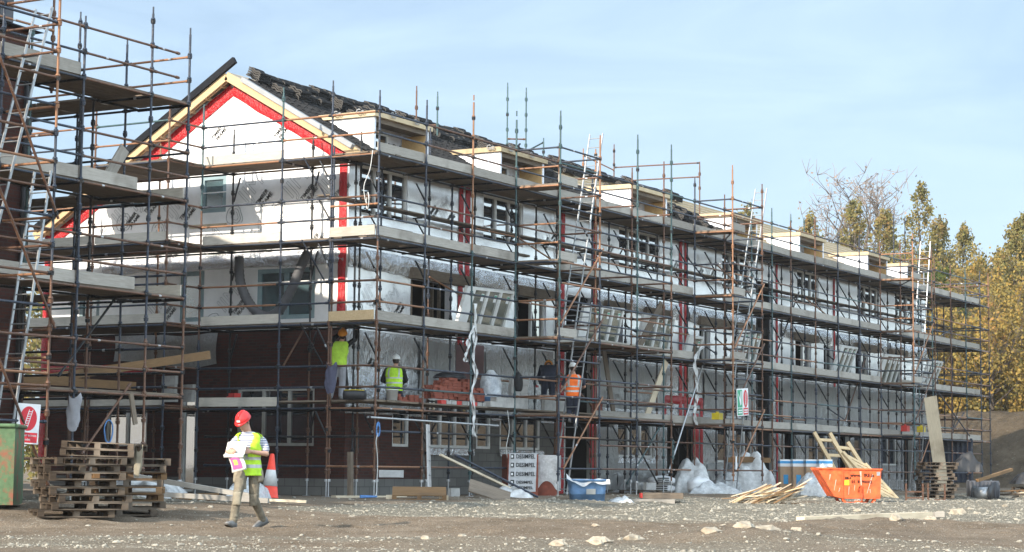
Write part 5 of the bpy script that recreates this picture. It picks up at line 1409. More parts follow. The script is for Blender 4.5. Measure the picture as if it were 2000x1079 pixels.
m = MB(); m.path([(-.24, -.135, .215), (0, -.14, .225), (.24, -.135, .215)], .008, 5); m.build('trim', M['yellow'], tb); m = MB(); m.path([(-.18, 0, .2), (-.12, 0, .30), (.12, 0, .30), (.18, 0, .2)], .012, 5); m.build('handle', M['black'], tb)
crumple('rubble_sack', (4.3, .62, LZ[1] + .70), 'black plastic sack slumped on top of the brick heap', 'sack', (.4, .22, .2), M['black'], 12, VR, nm='bag')
for x, nm, c, lab in ((46.2, 'red_drum', 'redplastic', 'red plastic container on the first lift at the far tower'), (36.4, 'yellow_case', 'yellow', 'yellow tool case on the far ladder tower platform')):
    m = MB(); m.box((-.17, -.12, 0), (.17, .12, .22)); m.box((-.08, -.02, .221), (.08, .02, .27)); one(nm, m, M[c], (36.9 if nm == 'yellow_case' else 35.6, -.9 if nm == 'yellow_case' else -.7, LZ[1]), lab, 'case')
m = MB(); m.box((-.16, -.12, 0), (.16, .12, .2)); m.box((-.08, -.02, .201), (.08, .02, .25)); one('yellow_case', m, M['yellow'], (18.15, -.6, LZ[1]), 'yellow tool case on the platform behind the green and red notices', 'case')
m = MB(); m.tube((0, 0, .0), (0, 0, .05), .14, n=14); m.tube((.08, 0, .1), (.32, 0, .1), .035, n=8); m.box((-.16, -.09, .051), (.12, .09, .2)); one('red_cut_off_saw', m, M['redplastic'], (.3, 4.35, LZ[1]), 'red power saw lying on the gable boards over the window', 'power saw', 1.2)

# bowed flexible duct under the third lift
dk = MB((1.15, 4.0, 4.5)); pts = []
ctrl = [(1.15, 4.95, 5.95), (1.1, 4.85, 5.3), (1.1, 4.55, 4.75), (1.05, 4.05, 4.42), (1.05, 3.6, 4.55), (1.1, 3.25, 5.1), (1.15, 3.05, 5.6), (1.2, 2.85, 6.0)]
def catmull(c, n=8):
    out = []
    for i in range(len(c) - 1):
        p0, p1, p2, p3 = V3(c[max(0, i - 1)]), V3(c[i]), V3(c[i + 1]), V3(c[min(len(c) - 1, i + 2)])
        for k in range(n):
            t = k / n; out.append(.5 * ((2 * p1) + (p2 - p0) * t + (2 * p0 - 5 * p1 + 4 * p2 - p3) * t * t + (3 * p1 - p0 - 3 * p2 + p3) * t ** 3))
    out.append(V3(c[-1])); return out
cp_ = catmull(ctrl, 12); dk.path(cp_, [.115 + .014 * (i % 2) for i in range(len(cp_))], 12); o = dk.build('flexible_duct', M['duct']); o.location = (1.15, 4.0, 4.5); tag(o, 'grey flexible duct drooping in front of the double gable window', 'duct')


def hanging_strip(pts, w, label, seed, mat='whitesheet', name='cloth_strip'):
    c = catmull(pts, 8); o0 = V3(c[0]); m = MB(o0); rng = random.Random(seed); n = len(c)
    for layer in range(2):
        vs = []
        for i, p in enumerate(c):
            a = i * .55 + layer * 2.1; k = w * (.55 + .5 * abs(math.sin(i * .4 + layer)))
            off = V3((.05 * math.sin(i * .5 + layer * 2), -.03 * layer, 0)); d = V3((math.cos(a), .6 * math.sin(a), 0)) * k
            vs += [p + off - d, p + off + V3((0, -.02, 0)), p + off + d]
        m.add(vs, [(3 * i + j, 3 * i + j + 1, 3 * i + j + 4, 3 * i + j + 3) for i in range(n - 1) for j in range(2)], 0, True)
    o = m.build(name, M[mat]); o.location = o0; return tag(o, label, 'cloth strip')
hanging_strip([(4.32, -.06, 4.85), (4.36, -.08, 4.2), (4.28, -.07, 3.6), (4.38, -.08, 3.1), (4.25, -.07, 2.6), (4.34, -.06, 2.0), (4.40, -.05, 1.5)], .05, 'twisted white cloth strip hanging down the teal upright by the brick heap', 1)
hanging_strip([(4.3, -.06, 4.3), (4.05, -.09, 3.95), (3.9, -.1, 3.6), (3.85, -.1, 3.35)], .05, 'short loose white strip tied off beside the twisted one', 2)
hanging_strip([(18.9, -.1, 4.75), (18.3, -.12, 4.6), (17.75, -.06, 4.3), (17.65, -.08, 3.7), (17.8, -.08, 3.1), (17.6, -.07, 2.6), (17.75, -.06, 2.1)], .07, 'white cloth draped off the second lift above the red door membrane', 3)
hanging_strip([(1.98, -.1, 1.5), (2.12, -.1, 1.0), (2.05, -.1, .5)], .03, 'frayed pale strap hanging from the upright by the blocks', 4) if False else None


def draped(name, p, size, mat, label, seed, rz=0):
    m = MB()
    def fn(s, t):
        a = (s - .5) * math.pi * 1.2; w = size[0] * (1.0 - .3 * t + .5 * mnoise.noise((s * 2.2, t * 2.6, seed)))
        return (w * math.sin(a) * (.7 + .3 * t), -.06 - size[0] * .45 * math.cos(a) * (1 + .3 * mnoise.noise((s * 5, t * 3, seed))), -size[1] * t * (1 + .3 * mnoise.noise((s * 4, seed, 1))) - .06 * math.cos(a * 2))
    m.grid(fn, 16, 14); o = m.build(name, M[mat]); o.location = p; o.rotation_euler = (0, 0, rz); return tag(o, label, 'garment')
draped('hung_hoodie', (-10.22, -.02, 2.0), (.17, .62), 'greycloth', 'pale grey hooded top hung on a rail of the nearest scaffold', 2, VR)
draped('hung_jacket', (-.06, 1.22, 3.12), (.17, .62), 'purplecloth', 'slate blue jacket hung on the rail beside the reaching man', 6, VR)

# ropes and cables
def rope(name, pts, r, mat, label, cat='rope'):
    c = catmull(pts, 6); o0 = V3(c[0]); m = MB(o0); m.path(c, r, 6); o = m.build(name, M[mat]); o.location = o0; return tag(o, label, cat)
coil = [(-9.0 + .12 * math.cos(a) * (1 + .1 * math.sin(a * 3)), .2, 1.35 + .22 * math.sin(a)) for a in [i * .7 for i in range(26)]]
rope('blue_cable_coil', coil, .014, 'bluerope', 'coil of blue cable hung beside the stacked pallets', 'cable')
coil = [(.02 + .07 * math.cos(a), -.08, 1.62 + .14 * math.sin(a) - .004 * i) for i, a in enumerate([i * .8 for i in range(22)])]
rope('blue_rope_hank', coil, .013, 'bluerope', 'hank of blue and white rope tied to the corner upright')
rope('trailing_rope', [(.0, -.08, 1.5), (-.09, -.1, 1.3), (-.05, -.1, 1.1), (.0, -.09, .8), (-.03, -.1, .4), (-.15, -.15, .05), (-.6, -.2, .03)], .011, 'whiterope', 'white cord trailing down the corner upright to the ground')
rope('fallen_blue_rope', [(-.2, -.2, .03), (-.7, -.1, .05), (-.4, -.35, .04), (-1.0, -.3, .06), (-.6, -.45, .04), (-1.3, -.5, .03)], .018, 'bluerope', 'blue rope lying in loops at the foot of the corner upright')
coil = [(.05, -.06, 6.95 + .1 * math.sin(a) + .0) if False else (-.08 + .10 * math.cos(a), .25 + .1 * math.cos(a), 6.95 + .2 * math.sin(a)) for a in [i * .9 for i in range(24)]]
rope('hose_coil', coil, .012, 'whiterope', 'coil of pale hose looped over the corner rail near the roof edge', 'hose')
rope('hose_run', [(-.05, .15, 8.15), (-.08, .2, 7.7), (-.1, .35, 7.3), (-.08, .3, 6.9)], .01, 'whiterope', 'pale hose hanging from the top boards to the coil below it', 'hose')
rope('dangling_cable', [(6.0, -.1, 2.2), (6.1, -.1, 1.7), (5.95, -.1, 1.2), (6.15, -.1, .7), (6.1, -.1, .5)], .009, 'whiterope', 'thin pale cable dangling from the first lift above the brick packs', 'cable')
rope('green_rope_hank', [(13.35 + .05 * math.cos(a), -1.36, 1.45 - .022 * i + .15 * math.sin(a)) for i, a in enumerate([i * .9 for i in range(20)])], .014, 'teal', 'green rope knotted on the blue upright above the block pallet')

# ---- signs
s1 = thing('access_sign', (-12.92, -1.40, 1.40), 'white notice with red oval and ladder reading Ladder access point', 'sign', None, 0, (0, .05, -.5)); s1.scale = (.56, .56, .56)
m = MB(); m.box((-.36, -.006, -.62), (.36, .006, .62)); m.build('board', M['signwhite'], s1)
m = MB(); n = 28; m.add([(.27 * math.cos(2 * math.pi * i / n), -.009, .16 + .38 * math.sin(2 * math.pi * i / n)) for i in range(n)], [tuple(range(n))]); m.build('red_oval', M['signred'], s1)
m = MB()
for sx in (-.055, .055): m.beam((-.07 + sx, -.012, -.12), (.07 + sx, -.012, .44), .004, .02, (1, 0, 0))
for i in range(7): q = -.06 + i * .072; m.beam((-.07 + .14 * (q + .12) / .56 - .05, -.012, q), (-.07 + .14 * (q + .12) / .56 + .06, -.012, q + .01), .004, .018)
m.build('ladder_symbol', M['signwhite'], s1)
m = MB(); m.box((-.32, -.012, -.58), (.32, -.0065, -.27)); m.build('red_panel', M['signred'], s1)
m = MB(); text_mesh(m, 'Ladder access', .105, lambda x, y, d: (x, -.0135 - abs(d) * .2, y - .355), bold=.003); text_mesh(m, 'point', .105, lambda x, y, d: (x, -.0135 - abs(d) * .2, y - .485), bold=.003); m.build('lettering', M['signwhite'], s1)
s2 = thing('access_sign', (18.3, -1.38, 2.82), 'white notice half green with an arrow and half red with a ladder oval', 'sign', None, 0, (0, -.06, .0))
m = MB(); m.box((-.44, -.006, -.42), (.44, .006, .42)); m.build('board', M['signwhite'], s2)
m = MB(); m.box((-.40, -.012, -.16), (-.04, -.0065, .38)); m.box((-.40, -.012, -.39), (-.04, -.0065, -.18)); m.build('green_panel', M['signgreen'], s2)
m = MB(); m.add([(.22 + .17 * math.cos(2 * math.pi * i / n), -.009, .10 + .27 * math.sin(2 * math.pi * i / n)) for i in range(n)], [tuple(range(n))]); m.box((.04, -.012, -.39), (.40, -.0065, -.18)); m.build('red_panel', M['signred'], s2)
m = MB()
m.add([(-.36, -.014, .30), (-.20, -.014, -.10), (-.12, -.014, -.06), (-.10, -.014, .34), (-.16, -.014, .34), (-.2, -.014, .1)], [(0, 1, 2, 3, 4, 5)])
for k in (-.03, .03): m.beam((.2 + k, -.014, -.1), (.24 + k, -.014, .3), .003, .016, (1, 0, 0))
for i in range(6): m.beam((.175 + .007 * i, -.014, -.06 + i * .06), (.24 + .007 * i, -.014, -.055 + i * .06), .003, .012)
for x0, x1 in ((-.36, -.08), (.08, .36)):
    for z in (-.25, -.32): m.box((x0, -.015, z - .018), (x1, -.0125, z + .018))
m.build('white_symbols', M['signwhite'], s2)
# small site tag on the tower
m = MB(); m.box((-.05, -.006, -.2), (.05, .006, .2)); t = one('inspection_tag', m, M['signwhite'], (17.85, -1.36, .95), 'slim white inspection tag on the rusty tower upright above the wrapped pallet', 'tag')


# ---- pallets
def make_pallet(warm):
    t = thing('wooden_pallet', (0, 0, 0), 'x', 'pallet'); t.scale = (1, 1, .8); mt = M['palletwarm'] if warm else M['pallet']; L, W = 1.2, 1.0
    m = MB()
    for i in range(7): y = -W / 2 + .05 + i * .15; m.box((-L / 2, y - .048, .122), (L / 2, y + .048, .144))
    m.build('top_boards', mt, t)
    m = MB()
    for x in (-.55, 0, .55): m.box((x - .05, -W / 2, .1005), (x + .05, W / 2, .1215))
    m.build('cross_boards', mt, t)
    for x in (-.55, 0, .55):
        for y in (-.45, 0, .45): m = MB(); m.box((x - .05, y - .05, .0225), (x + .05, y + .05, .1)); m.build('block', mt, t)
    m = MB()
    for y in (-.45, 0, .45): m.box((-L / 2, y - .048, 0), (L / 2, y + .048, .022))
    m.build('bottom_boards', mt, t); return t
pal = [make_pallet(False), make_pallet(True)]; used = [False, False]
def place_pallet(p, rz, label, group, warm=0, rot=None):
    if used[warm]: o = copy_tree(pal[warm])
    else: o = pal[warm]; used[warm] = True
    o.location = p; o.rotation_euler = rot if rot else (0, 0, rz); tag(o, label, 'pallet', group); return o
rp_ = random.Random(8)
zb = gz(0, -4) + .0
for k in range(8):
    place_pallet((-14.50 + rp_.uniform(-.1, .1), -4.02 + rp_.uniform(-.1, .1), zb + .02 + k * .118), VR + .5 + rp_.uniform(-.16, .16), 'weathered pallet in the left-hand pile beside the green skip', 'pallets piled beside the green skip', 0)
for k in range(8):
    place_pallet((-13.0 + rp_.uniform(-.09, .09), -3.66 + rp_.uniform(-.09, .09), zb + .02 + k * .118), VR + .25 + rp_.uniform(-.15, .15), 'warm brown pallet in the pile with the torn cloth' if k in (2, 3, 5) else 'weathered pallet in the pile with the torn cloth', 'pallets piled with the torn cloth', 1 if k in (2, 3, 5) else 0)
for k in range(2): place_pallet((-13.45 + .08 * k, -3.55, zb + .03 + (8 + k) * .119), VR + .06 * k, ['lower of two pallets laid across the tops of the piles', 'uppermost pallet laid across the tops of the piles'][k], None, 0, (.0, .02 + .02 * k, VR + .05 - .1 * k))
draped('torn_cloth', (-13.32, -4.25, .98), (.09, .42), 'khakipad', 'torn buff cloth snagged down the face of the pallet pile', 9, VR)
for k in range(10):
    place_pallet((29.3 + rp_.uniform(-.12, .12), -3.9 + rp_.uniform(-.1, .1), -.17 + k * .125), VR + rp_.uniform(-.16, .16), 'dark pallet in the uneven stack behind the rusty trestle', 'pallets stacked behind the trestle', 0)
for k in range(3): place_pallet((39.8 + .15 * k, -4.3, -.17 + k * .12), VR + .3 * k, 'pallet under the black bundles by the earth bank', 'pallets by the earth bank', k == 1)
place_pallet((10.7, -6.0, -.24), VR + .25, 'single pale pallet lying flat beside the heap of splintered slats', None, 1)
place_pallet((-.95, -1.85, .08), 0, 'pallet lying tilted on timber blocks before the brick return', None, 1, (rad(10), 0, VR + .05))
place_pallet((-6.2, .9, .22), VR + .15, 'pallet lying behind the walking man on the rubble', None, 0)
place_pallet((14.6, .3, .0), VR, 'pallet under the grey concrete blocks', None, 0)
block_pile((14.25, -.1, .125), 4, 1, 'grey concrete block standing on the pallet beyond the blue tub', 'blocks on the pallet beyond the tub', gap=.13, rz=.1)
block_pile((14.35, .2, .125), 4, 1, 'grey concrete block standing on the pallet beyond the blue tub', 'blocks on the pallet beyond the tub', gap=.13, rz=.1)
for dx in (-.62, .55):
    m = MB(); m.box((-.1, -.1, 0), (.1, .1, .12)); one('timber_block', m, M['paletimber'], (-1.0 + dx * .5 - .2, -2.1 - dx * .87 + .1, -.02), 'sawn timber block under the tilted pallet', 'timber block', VR, 'blocks under the tilted pallet')

# ---- green skip, cut by the frame
gs = thing('green_skip', (-14.79, -2.5, -.10), 'rust-streaked green metal skip cut by the frame edge beside the pallets', 'skip', None, VR + .12)
m = MB(); x0, x1, y0, y1, z0, z1, tt = -1.5, .30, -.1, 1.2, .14, 1.40, .02
m.box((x0, y0, z0), (x1, y0 + tt, z1)); m.box((x0, y1 - tt, z0), (x1, y1, z1)); m.box((x1 - tt, y0 + tt, z0), (x1, y1 - tt, z1)); m.box((x0, y0 + tt, z0), (x0 + tt, y1 - tt, z1)); m.box((x0 + tt, y0 + tt, z0), (x1 - tt, y1 - tt, z0 + .03)); m.build('body', M['greenskip'], gs)
m = MB(); m.tube((x0, y0 - .012, z1 + .02), (x1, y0 - .012, z1 + .02), .035, n=8); m.tube((x1 + .012, y0, z1 + .02), (x1 + .012, y1, z1 + .02), .035, n=8); m.tube((x0, y1, z1 + .02), (x1, y1, z1 + .02), .035, n=8); m.build('rim', M['greenskip'], gs)
m = MB(); m.box((x0 + .2, y0 + .1, 0), (x0 + .35, y1 - .1, z0 - .002)); m.box((x1 - .4, y0 + .1, 0), (x1 - .25, y1 - .1, z0 - .002)); m.build('skids', M['rust'], gs)
rope('pale_hose', [(-14.2, -.95, .9), (-14.12, -1.05, .5), (-14.3, -1.3, .18), (-14.55, -1.2, .06), (-15.0, -.8, .04)], .025, 'whiterope', 'pale hose curling off the end of the green skip', 'hose')

# ---- traffic cone
cn = thing('traffic_cone', (-5.46, -1.06, .0), 'tall red traffic cone with a white sleeve standing behind the walking man', 'cone', None, .5, (.04, .06, .5))
m = MB(); m.box((-.25, -.25, 0), (.25, .25, .05)); m.build('base', M['black'], cn)
m = lathe([(.20, .051), (.185, .07), (.045, .95), (.03, .97)], 18); m.build('body', M['coneorange'], cn)
m = lathe([(.152, .30), (.156, .30), (.076, .74), (.072, .74)], 18); m.build('sleeve', M['conewhite'], cn)

# ---- rubble planks and film behind the walking man
for i, (p0, p1, lab, w_, th_) in enumerate([((-10.55, 1.2, .30), (-8.35, -3.2, .06), 'long grey baulk lying from the rubble toward the walking man', .2, .09), ((-9.0, .6, .62), (-7.9, -2.6, .12), 'upper grey baulk sloping across the film behind the walking man', .2, .09), ((-10.9, .8, .45), (-9.9, -.4, .12), 'short splintered slat beside the pale baulk', .1, .03), ((-7.6, -2.0, .07), (-7.0, -3.1, .03), 'short pale board end lying right of the walking man', .16, .05)]): plank(p0, p1, lab, w_, th_, 'toeboard' if i < 2 else 'paletimber')
crumple('clear_film', (-7.9, .2, .02), 'heap of clear polythene film under the sloping baulks', 'film', (.75, 1.05, .62), M['whitesheet'], 4, VR)
crumple('clear_film', (-6.6, -1.4, .0), 'billow of clear polythene film behind the legs of the walking man', 'film', (.42, .5, .62), M['polythene'], 7, VR)
for k, (x, y, l) in enumerate([(-8.1, -.9, 'lower sawn block under the sloping baulks'), (-7.7, -1.25, 'sawn block nearest the traffic cone')]):
    m = MB(); m.box((-.2, -.07, 0), (.2, .07, .14)); one('timber_block', m, M['palletwarm'], (x, y, .03), l, 'timber block', VR + .3)

# ---- brick packs
dp_ = thing('brick_pack', (6.45, -.26, .02), 'brick pack in white film printed with rows of bold black lettering', 'brick pack', None, VR + .17)
m = MB(); m.box((-.40, -.3, .0), (.40, .62, 1.06)); m.build('bricks', M['brickred'], dp_)
m = MB(); m.grid(lambda s, t: (-.36 + .72 * s - .03 * (1 - t), -.306 - .012 * mnoise.noise((s * 4, t * 5, 2)) - .01, .10 + .985 * t), 14, 14); m.grid(lambda s, t: (-.36 + .76 * s, -.31 + .9 * t, 1.09 - .02 * mnoise.noise((s * 4, t * 5, 2))), 8, 8); m.build('printed_film', M['packfilm'], dp_)
m = MB()
for i, z in enumerate((1.0, .78, .55, .34, .2)):
    text_mesh(m, 'DESIMPEL', .15 if i < 3 else .13, lambda x, y, d, z=z, i=i: (x * .80 + .06 - (.0 if i < 3 else .02), -.335 - abs(d) * .3, z + y * (1 if i < 3 else .8)), bold=.002)
    b = -.33; m.add([(b, -.335, z - .06), (b + .09, -.335, z - .06), (b + .09, -.335, z + .06), (b, -.335, z + .06)], [(0, 1, 2, 3)])
m.build('lettering', M['blackink'], dp_)
m = MB()
for z in (1.0, .78, .55, .34, .2): m.add([(-.315, -.338, z - .03), (-.27, -.338, z - .03), (-.27, -.338, z + .03), (-.315, -.338, z + .03)], [(0, 1, 2, 3)])
m.build('logo_cutout', M['signwhite'], dp_)
wp = thing('brick_pack', (7.13, -.6, .02), 'brick pack shrouded in translucent film with an arch of bare brick at its foot', 'brick pack', None, VR - .12)
m = MB(); m.box((-.36, -.26, 0), (.33, .55, 1.02)); m.build('bricks', M['brickred'], wp)
m = MB()
def wf(s, t):
    a = s * 4; k = int(min(3, a)); f_ = a - k; c = [(-.39, -.29), (.36, -.29), (.36, .58), (-.39, .58), (-.39, -.29)]
    x = c[k][0] + (c[k + 1][0] - c[k][0]) * f_; y = c[k][1] + (c[k + 1][1] - c[k][1]) * f_
    low = .12 + (.26 * max(0, 1 - ((f_ - .62) / .34) ** 2) if k == 0 else 0); z = low + (1.05 - low) * t
    return (x + .02 * mnoise.noise((s * 16, t * 4, 1)), y - .018 * mnoise.noise((s * 16, t * 4, 6)) , z)
m.grid(wf, 48, 14); m.quad((-.39, -.29, 1.05), (.36, -.29, 1.05), (.36, .58, 1.05), (-.39, .58, 1.05)); m.build('film_shroud', M['whitesheet'], wp)

# ---- blue tub
tu = thing('blue_tub', (4.25, -3.35, -.09), 'scuffed blue plastic mortar tub with film over its rim', 'tub', None, VR + .06)
m = MB(); n = 28
def rr(a, b, z): 
    out = []
    for i in range(n):
        t = 2 * math.pi * i / n; c, s_ = math.cos(t), math.sin(t); out.append((a * math.copysign(abs(c) ** .45, c), b * math.copysign(abs(s_) ** .45, s_), z))
    return out
m.loft([rr(.41, .30, 0), rr(.44, .33, .3), rr(.475, .36, .52), rr(.50, .385, .52), rr(.50, .385, .56), rr(.46, .35, .56), rr(.42, .31, .08)]); m.build('shell', M['tubblue'], tu)
m = MB(); m.add([(-.05, -.357, .20), (.17, -.357, .20), (.17, -.372, .33), (-.05, -.372, .33)], [(0, 1, 2, 3)]); m.build('faded_panel', M['reflective'], tu)
m = MB(); m.grid(lambda s, t: (-.53 + 1.05 * s, -.41 + .12 * t + .02 * mnoise.noise((s * 7, t * 3, 4)), .565 + .03 * mnoise.noise((s * 6, t * 4, 2)) - .12 * (1 - t) * (1 + .7 * mnoise.noise((s * 4, 0, 9))) + (.13 if s < .12 else 0) * (1 - s / .12)), 24, 6); m.build('film', M['whitesheet'], tu)
crumple('white_bag', (5.0, -3.9, -.12), 'crumpled white bag with dark print slumped beside the blue tub', 'bag', (.3, .24, .22), M['whitesheet'], 13, VR)

# ---- bits between the tilted pallet and the brick packs
m = MB(); m.box((-.5, -.02, -.3), (.5, .02, .3)); one('plywood_sheet', m, M['deckboard'], (1.55, -2.2, .16), 'brown plywood sheet lying slanted beside the tilted pallet', 'sheet', rot=(rad(-62), rad(18), VR + .1))
crumple('clear_film', (3.3, -1.75, .0), 'flat heap of grey polythene film under the sloping navy tube', 'film', (.55, .5, .3), M['whitesheet'], 21, VR)
m = MB((0, 0, 0)); a, b = V3((1.85, -1.05, 1.02)), V3((3.6, -2.35, .03)); m.tube((0, 0, 0), b - a, .03, n=8); m.tube((b - a) * .02, (b - a) * .06, .04, n=8); one('loose_scaffold_tube', m, M['navy'], a, 'navy scaffold tube propped at a slant over the grey film', 'scaffold tube')
m = MB(); m.box((-.3, -.09, 0), (.3, .09, .03)); one('white_board', m, M['conewhite'], (2.1, .9, .55), 'white board propped behind the sloping pale board', 'board', rot=(rad(75), 0, VR))

# ---- heaps along the middle
tp = random.Random(17)
for i in range(46):
    a = tp.uniform(.1, .75); L = tp.uniform(.5, 1.3); c = V3((9.9 + tp.uniform(-.55, .75) * .5, -5.55 - tp.uniform(-.55, .75) * .87 + tp.uniform(-.2, .2), -.2 + tp.uniform(.04, .42)))
    d = (RIGHT_H * math.cos(a) + V3((0, 0, math.sin(abs(a) * .62))) + FWD_H * tp.uniform(-.4, .4)).normalized()
    c.z = max(c.z, ground_z(c.x, c.y) + abs(d.z) * L / 2 + .02)
    plank(c - d * L / 2, c + d * L / 2, 'splintered pallet slat in the tangled heap before the wrapped packs', tp.choice([.09, .1, .07]), .022, tp.choice(['paletimber', 'palletwarm', 'paletimber', 'newtimber']), name='broken_slat', group='splintered slats in a heap')
for i, (z, mt) in enumerate(((.0, 'toeboard'), (.16, 'deckboard'))):
    t = thing('timber_bundle', (6.6 + .3 * i, -3.9 - .2 * i, -.17 + z), ['lower grey timber bundle with red painted ends lying on the earth', 'upper short timber bundle with red painted ends lying on the first'][i], 'timber', None, VR + .04)
    m = MB()
    for k in range(3): m.box((-.62 + .1 * i, -.2 + k * .135, 0), (.6 - .1 * i, -.075 + k * .135, .15))
    m.build('timbers', M[mt], t); m = MB(); m.box((-.66 + .1 * i, -.205, .015), (-.622 + .1 * i, .2, .135)); m.build('painted_ends', M['redplastic'], t)
sheet_things = [((17.8, .1, 0), (.6, .6, .95), 'whitesheet', 'draped white polythene over a low pallet load, nearest the timber bundles', 31), ((21.5, -.25, 0), (.8, .7, 1.1), 'whitesheet', 'large film-wrapped pallet under a rusty board', 33), ((20.6, .2, 0), (.5, .5, .6), 'polythene', 'small peak of grey film between the two draped loads', 36), ((22.1, .6, 0), (.35, .45, 1.25), 'darkfilm', 'dark film column beside the rusty board', 37)]
for p, s, mt, l, sd in sheet_things: crumple('draped_film', p, l, 'film', s, M[mt], sd, VR, peak=1.35)
m = MB(); m.box((-.75, -.35, 0), (.65, .35, .16)); m.box((-.6, -.3, .161), (.3, .3, .19)); one('rusty_board', m, [M['palletwarm']], (21.5, -.25, .98), 'rusty brown board laid on top of the film-wrapped pallet', 'board', VR - .05)
for i, (x, y, z, lab) in enumerate([(16.9, .7, 0.02, 'lower cement bag with torn print on the bag pile'), (16.8, .65, .27, 'upper cement bag with torn print on the bag pile'), (17.1, -.5, .0, 'white printed bag slumped before the draped pallet load')]):
    t = sack('cement_bag', (x, y, z), lab, 'bag', (.42, .28, .27 if i < 2 else .5), M['signwhite'], 40 + i, VR + .2 * i); m = MB(); 
    for q in range(3): m.box((-.22, -.30 + .0 * q, .06 + .06 * q), (.15, -.285, .09 + .06 * q))
    m.build('printed_band', M['blackink'], t)
# insulation packs
for i, (x, y, lab) in enumerate([(22.2, -1.2, 'blue and white insulation carton pack nearest the rusty board'), (21.75, -1.82, 'second insulation carton pack from the rusty board, behind the film'), (21.3, -2.45, 'third insulation carton pack from the rusty board, behind the film'), (20.95, -3.02, 'insulation carton pack nearest the orange skip')]):
    t = thing('insulation_pack', (x, y, 0), lab, 'carton pack', None, VR); m = MB(); m.box((-.2, -.3, .08), (.2, .3, 1.06)); m.build('carton', M['carton'], t)
    m = MB(); m.box((-.207, -.307, .86), (.207, .307, 1.09)); m.build('white_band', M['signwhite'], t); m = MB(); m.box((-.211, -.311, .96), (.211, .311, 1.04)); m.box((-.1, -.313, .3), (.05, -.3005, .6)); m.build('blue_band', M['blueprint'], t)
crumple('draped_film', (19.6, -3.3, -.05), 'long veil of clear film trailing from the insulation packs to the ground', 'film', (.62, .5, .95), M['polythene'], 52, VR, peak=1.1)
crumple('draped_film', (16.4, -1.3, -.1), 'low drift of clear film behind the heap of slats', 'film', (.8, .5, .6), M['polythene'], 55, VR)

# ---- orange skip
skp = thing('orange_skip', (14.35, -6.25, -.25), 'orange tipping skip with black lettering and white scrapes on its side', 'skip', None, VR + .04)
skp.scale = (.80, .80, .74)
sk = MB(); W2 = .65
# side outline in local x (right) and z; sloping nose at the left
prof = [(-1.16, 1.42), (-1.16, 1.36), (-.62, .38), (-.32, .30), (.98, .30), (1.02, 1.40)]
front = [(x, -W2, z) for x, z in prof]; back = [(x, W2, z) for x, z in prof]; th_ = .02
sk.prism([(x, -W2, z) for x, z in prof], (0, th_, 0)); sk.prism([(x, W2 - th_, z) for x, z in prof], (0, th_, 0))
for i in range(1, 5):
    a, b = prof[i], prof[i + 1]; d = V3((b[0] - a[0], 0, b[1] - a[1])).normalized(); nrm = V3((-d.z, 0, d.x)) * .018
    sk.add([(a[0], -W2 + th_, a[1]), (b[0], -W2 + th_, b[1]), (b[0], W2 - th_, b[1]), (a[0], W2 - th_, a[1]), (a[0] + nrm.x, -W2 + th_, a[1] + nrm.z), (b[0] + nrm.x, -W2 + th_, b[1] + nrm.z), (b[0] + nrm.x, W2 - th_, b[1] + nrm.z), (a[0] + nrm.x, W2 - th_, a[1] + nrm.z)], [(0, 1, 2, 3), (7, 6, 5, 4), (0, 4, 5, 1), (2, 6, 7, 3)])
sk.build('hopper', M['skip_orange'], skp)
m = MB(); m.beam((-1.18, -W2 - .012, 1.41), (1.04, -W2 - .012, 1.39), .06, .06); m.beam((-1.18, W2 + .012, 1.41), (1.04, W2 + .012, 1.39), .06, .06); m.beam((1.04, -W2, 1.39), (1.04, W2, 1.39), .06, .06); m.build('rim', M['skip_orange'], skp)
m = MB(); m.box((-.34, -W2 - .03, .30), (-.30, -W2 - .002, 1.36)); m.build('side_rib', M['skip_orange'], skp)
m = MB(); m.beam((-.32, -.5, .3), (-.14, -.5, .03), .08, .2, (0, 1, 0)); m.beam((.82, -.5, .3), (.66, -.5, .03), .08, .2, (0, 1, 0)); m.box((-.26, -.6, 0), (.80, -.42, .06)); m.box((-.26, .42, 0), (.80, .6, .06)); m.beam((-.32, .5, .3), (-.14, .5, .03), .08, .2, (0, 1, 0)); m.beam((.82, .5, .3), (.66, .5, .03), .08, .2, (0, 1, 0)); m.tube((-.2, -.62, .16), (.5, -.62, .16), .02, n=6); m.box((.1, -.66, .0), (.4, -.6, .22)); m.build('fork_frame', M['skip_orange'], skp)
m = MB(); m.path([(.34, -W2 - .04, .5), (.34, -W2 - .04, .75), (.24, -W2 - .04, .78), (.2, -W2 - .04, .72), (.2, -W2 - .04, .55)], .022, 6); m.path([(.34, -W2 - .04, .5), (.33, -W2 - .06, .2)], .022, 6); m.build('latch', M['skip_orange'], skp)
m = MB(); text_mesh(m, 'www.  IRE.ie', .17, lambda x, y, d: (x * .95 + .36, -W2 - .006 - abs(d) * .2, y + 1.16), bold=.005); text_mesh(m, '01. 8  90002', .15, lambda x, y, d: (x * .95 + .34, -W2 - .006 - abs(d) * .2, y + .92), bold=.005); text_mesh(m, 'ME-4', .1, lambda x, y, d: (x - .14, -W2 - .006 - abs(d) * .2, y + 1.06), bold=.006); m.build('lettering', M['blackink'], skp)
m = MB(); m.box((-.26, -W2 - .008, .80), (-.1, -W2 - .003, .98)); m.build('yellow_plate', M['yellow'], skp); m = MB(); m.box((.86, -W2 - .02, 1.16), (.98, -W2 - .003, 1.3)); m.build('grey_plate', M['galv'], skp)
m = MB()
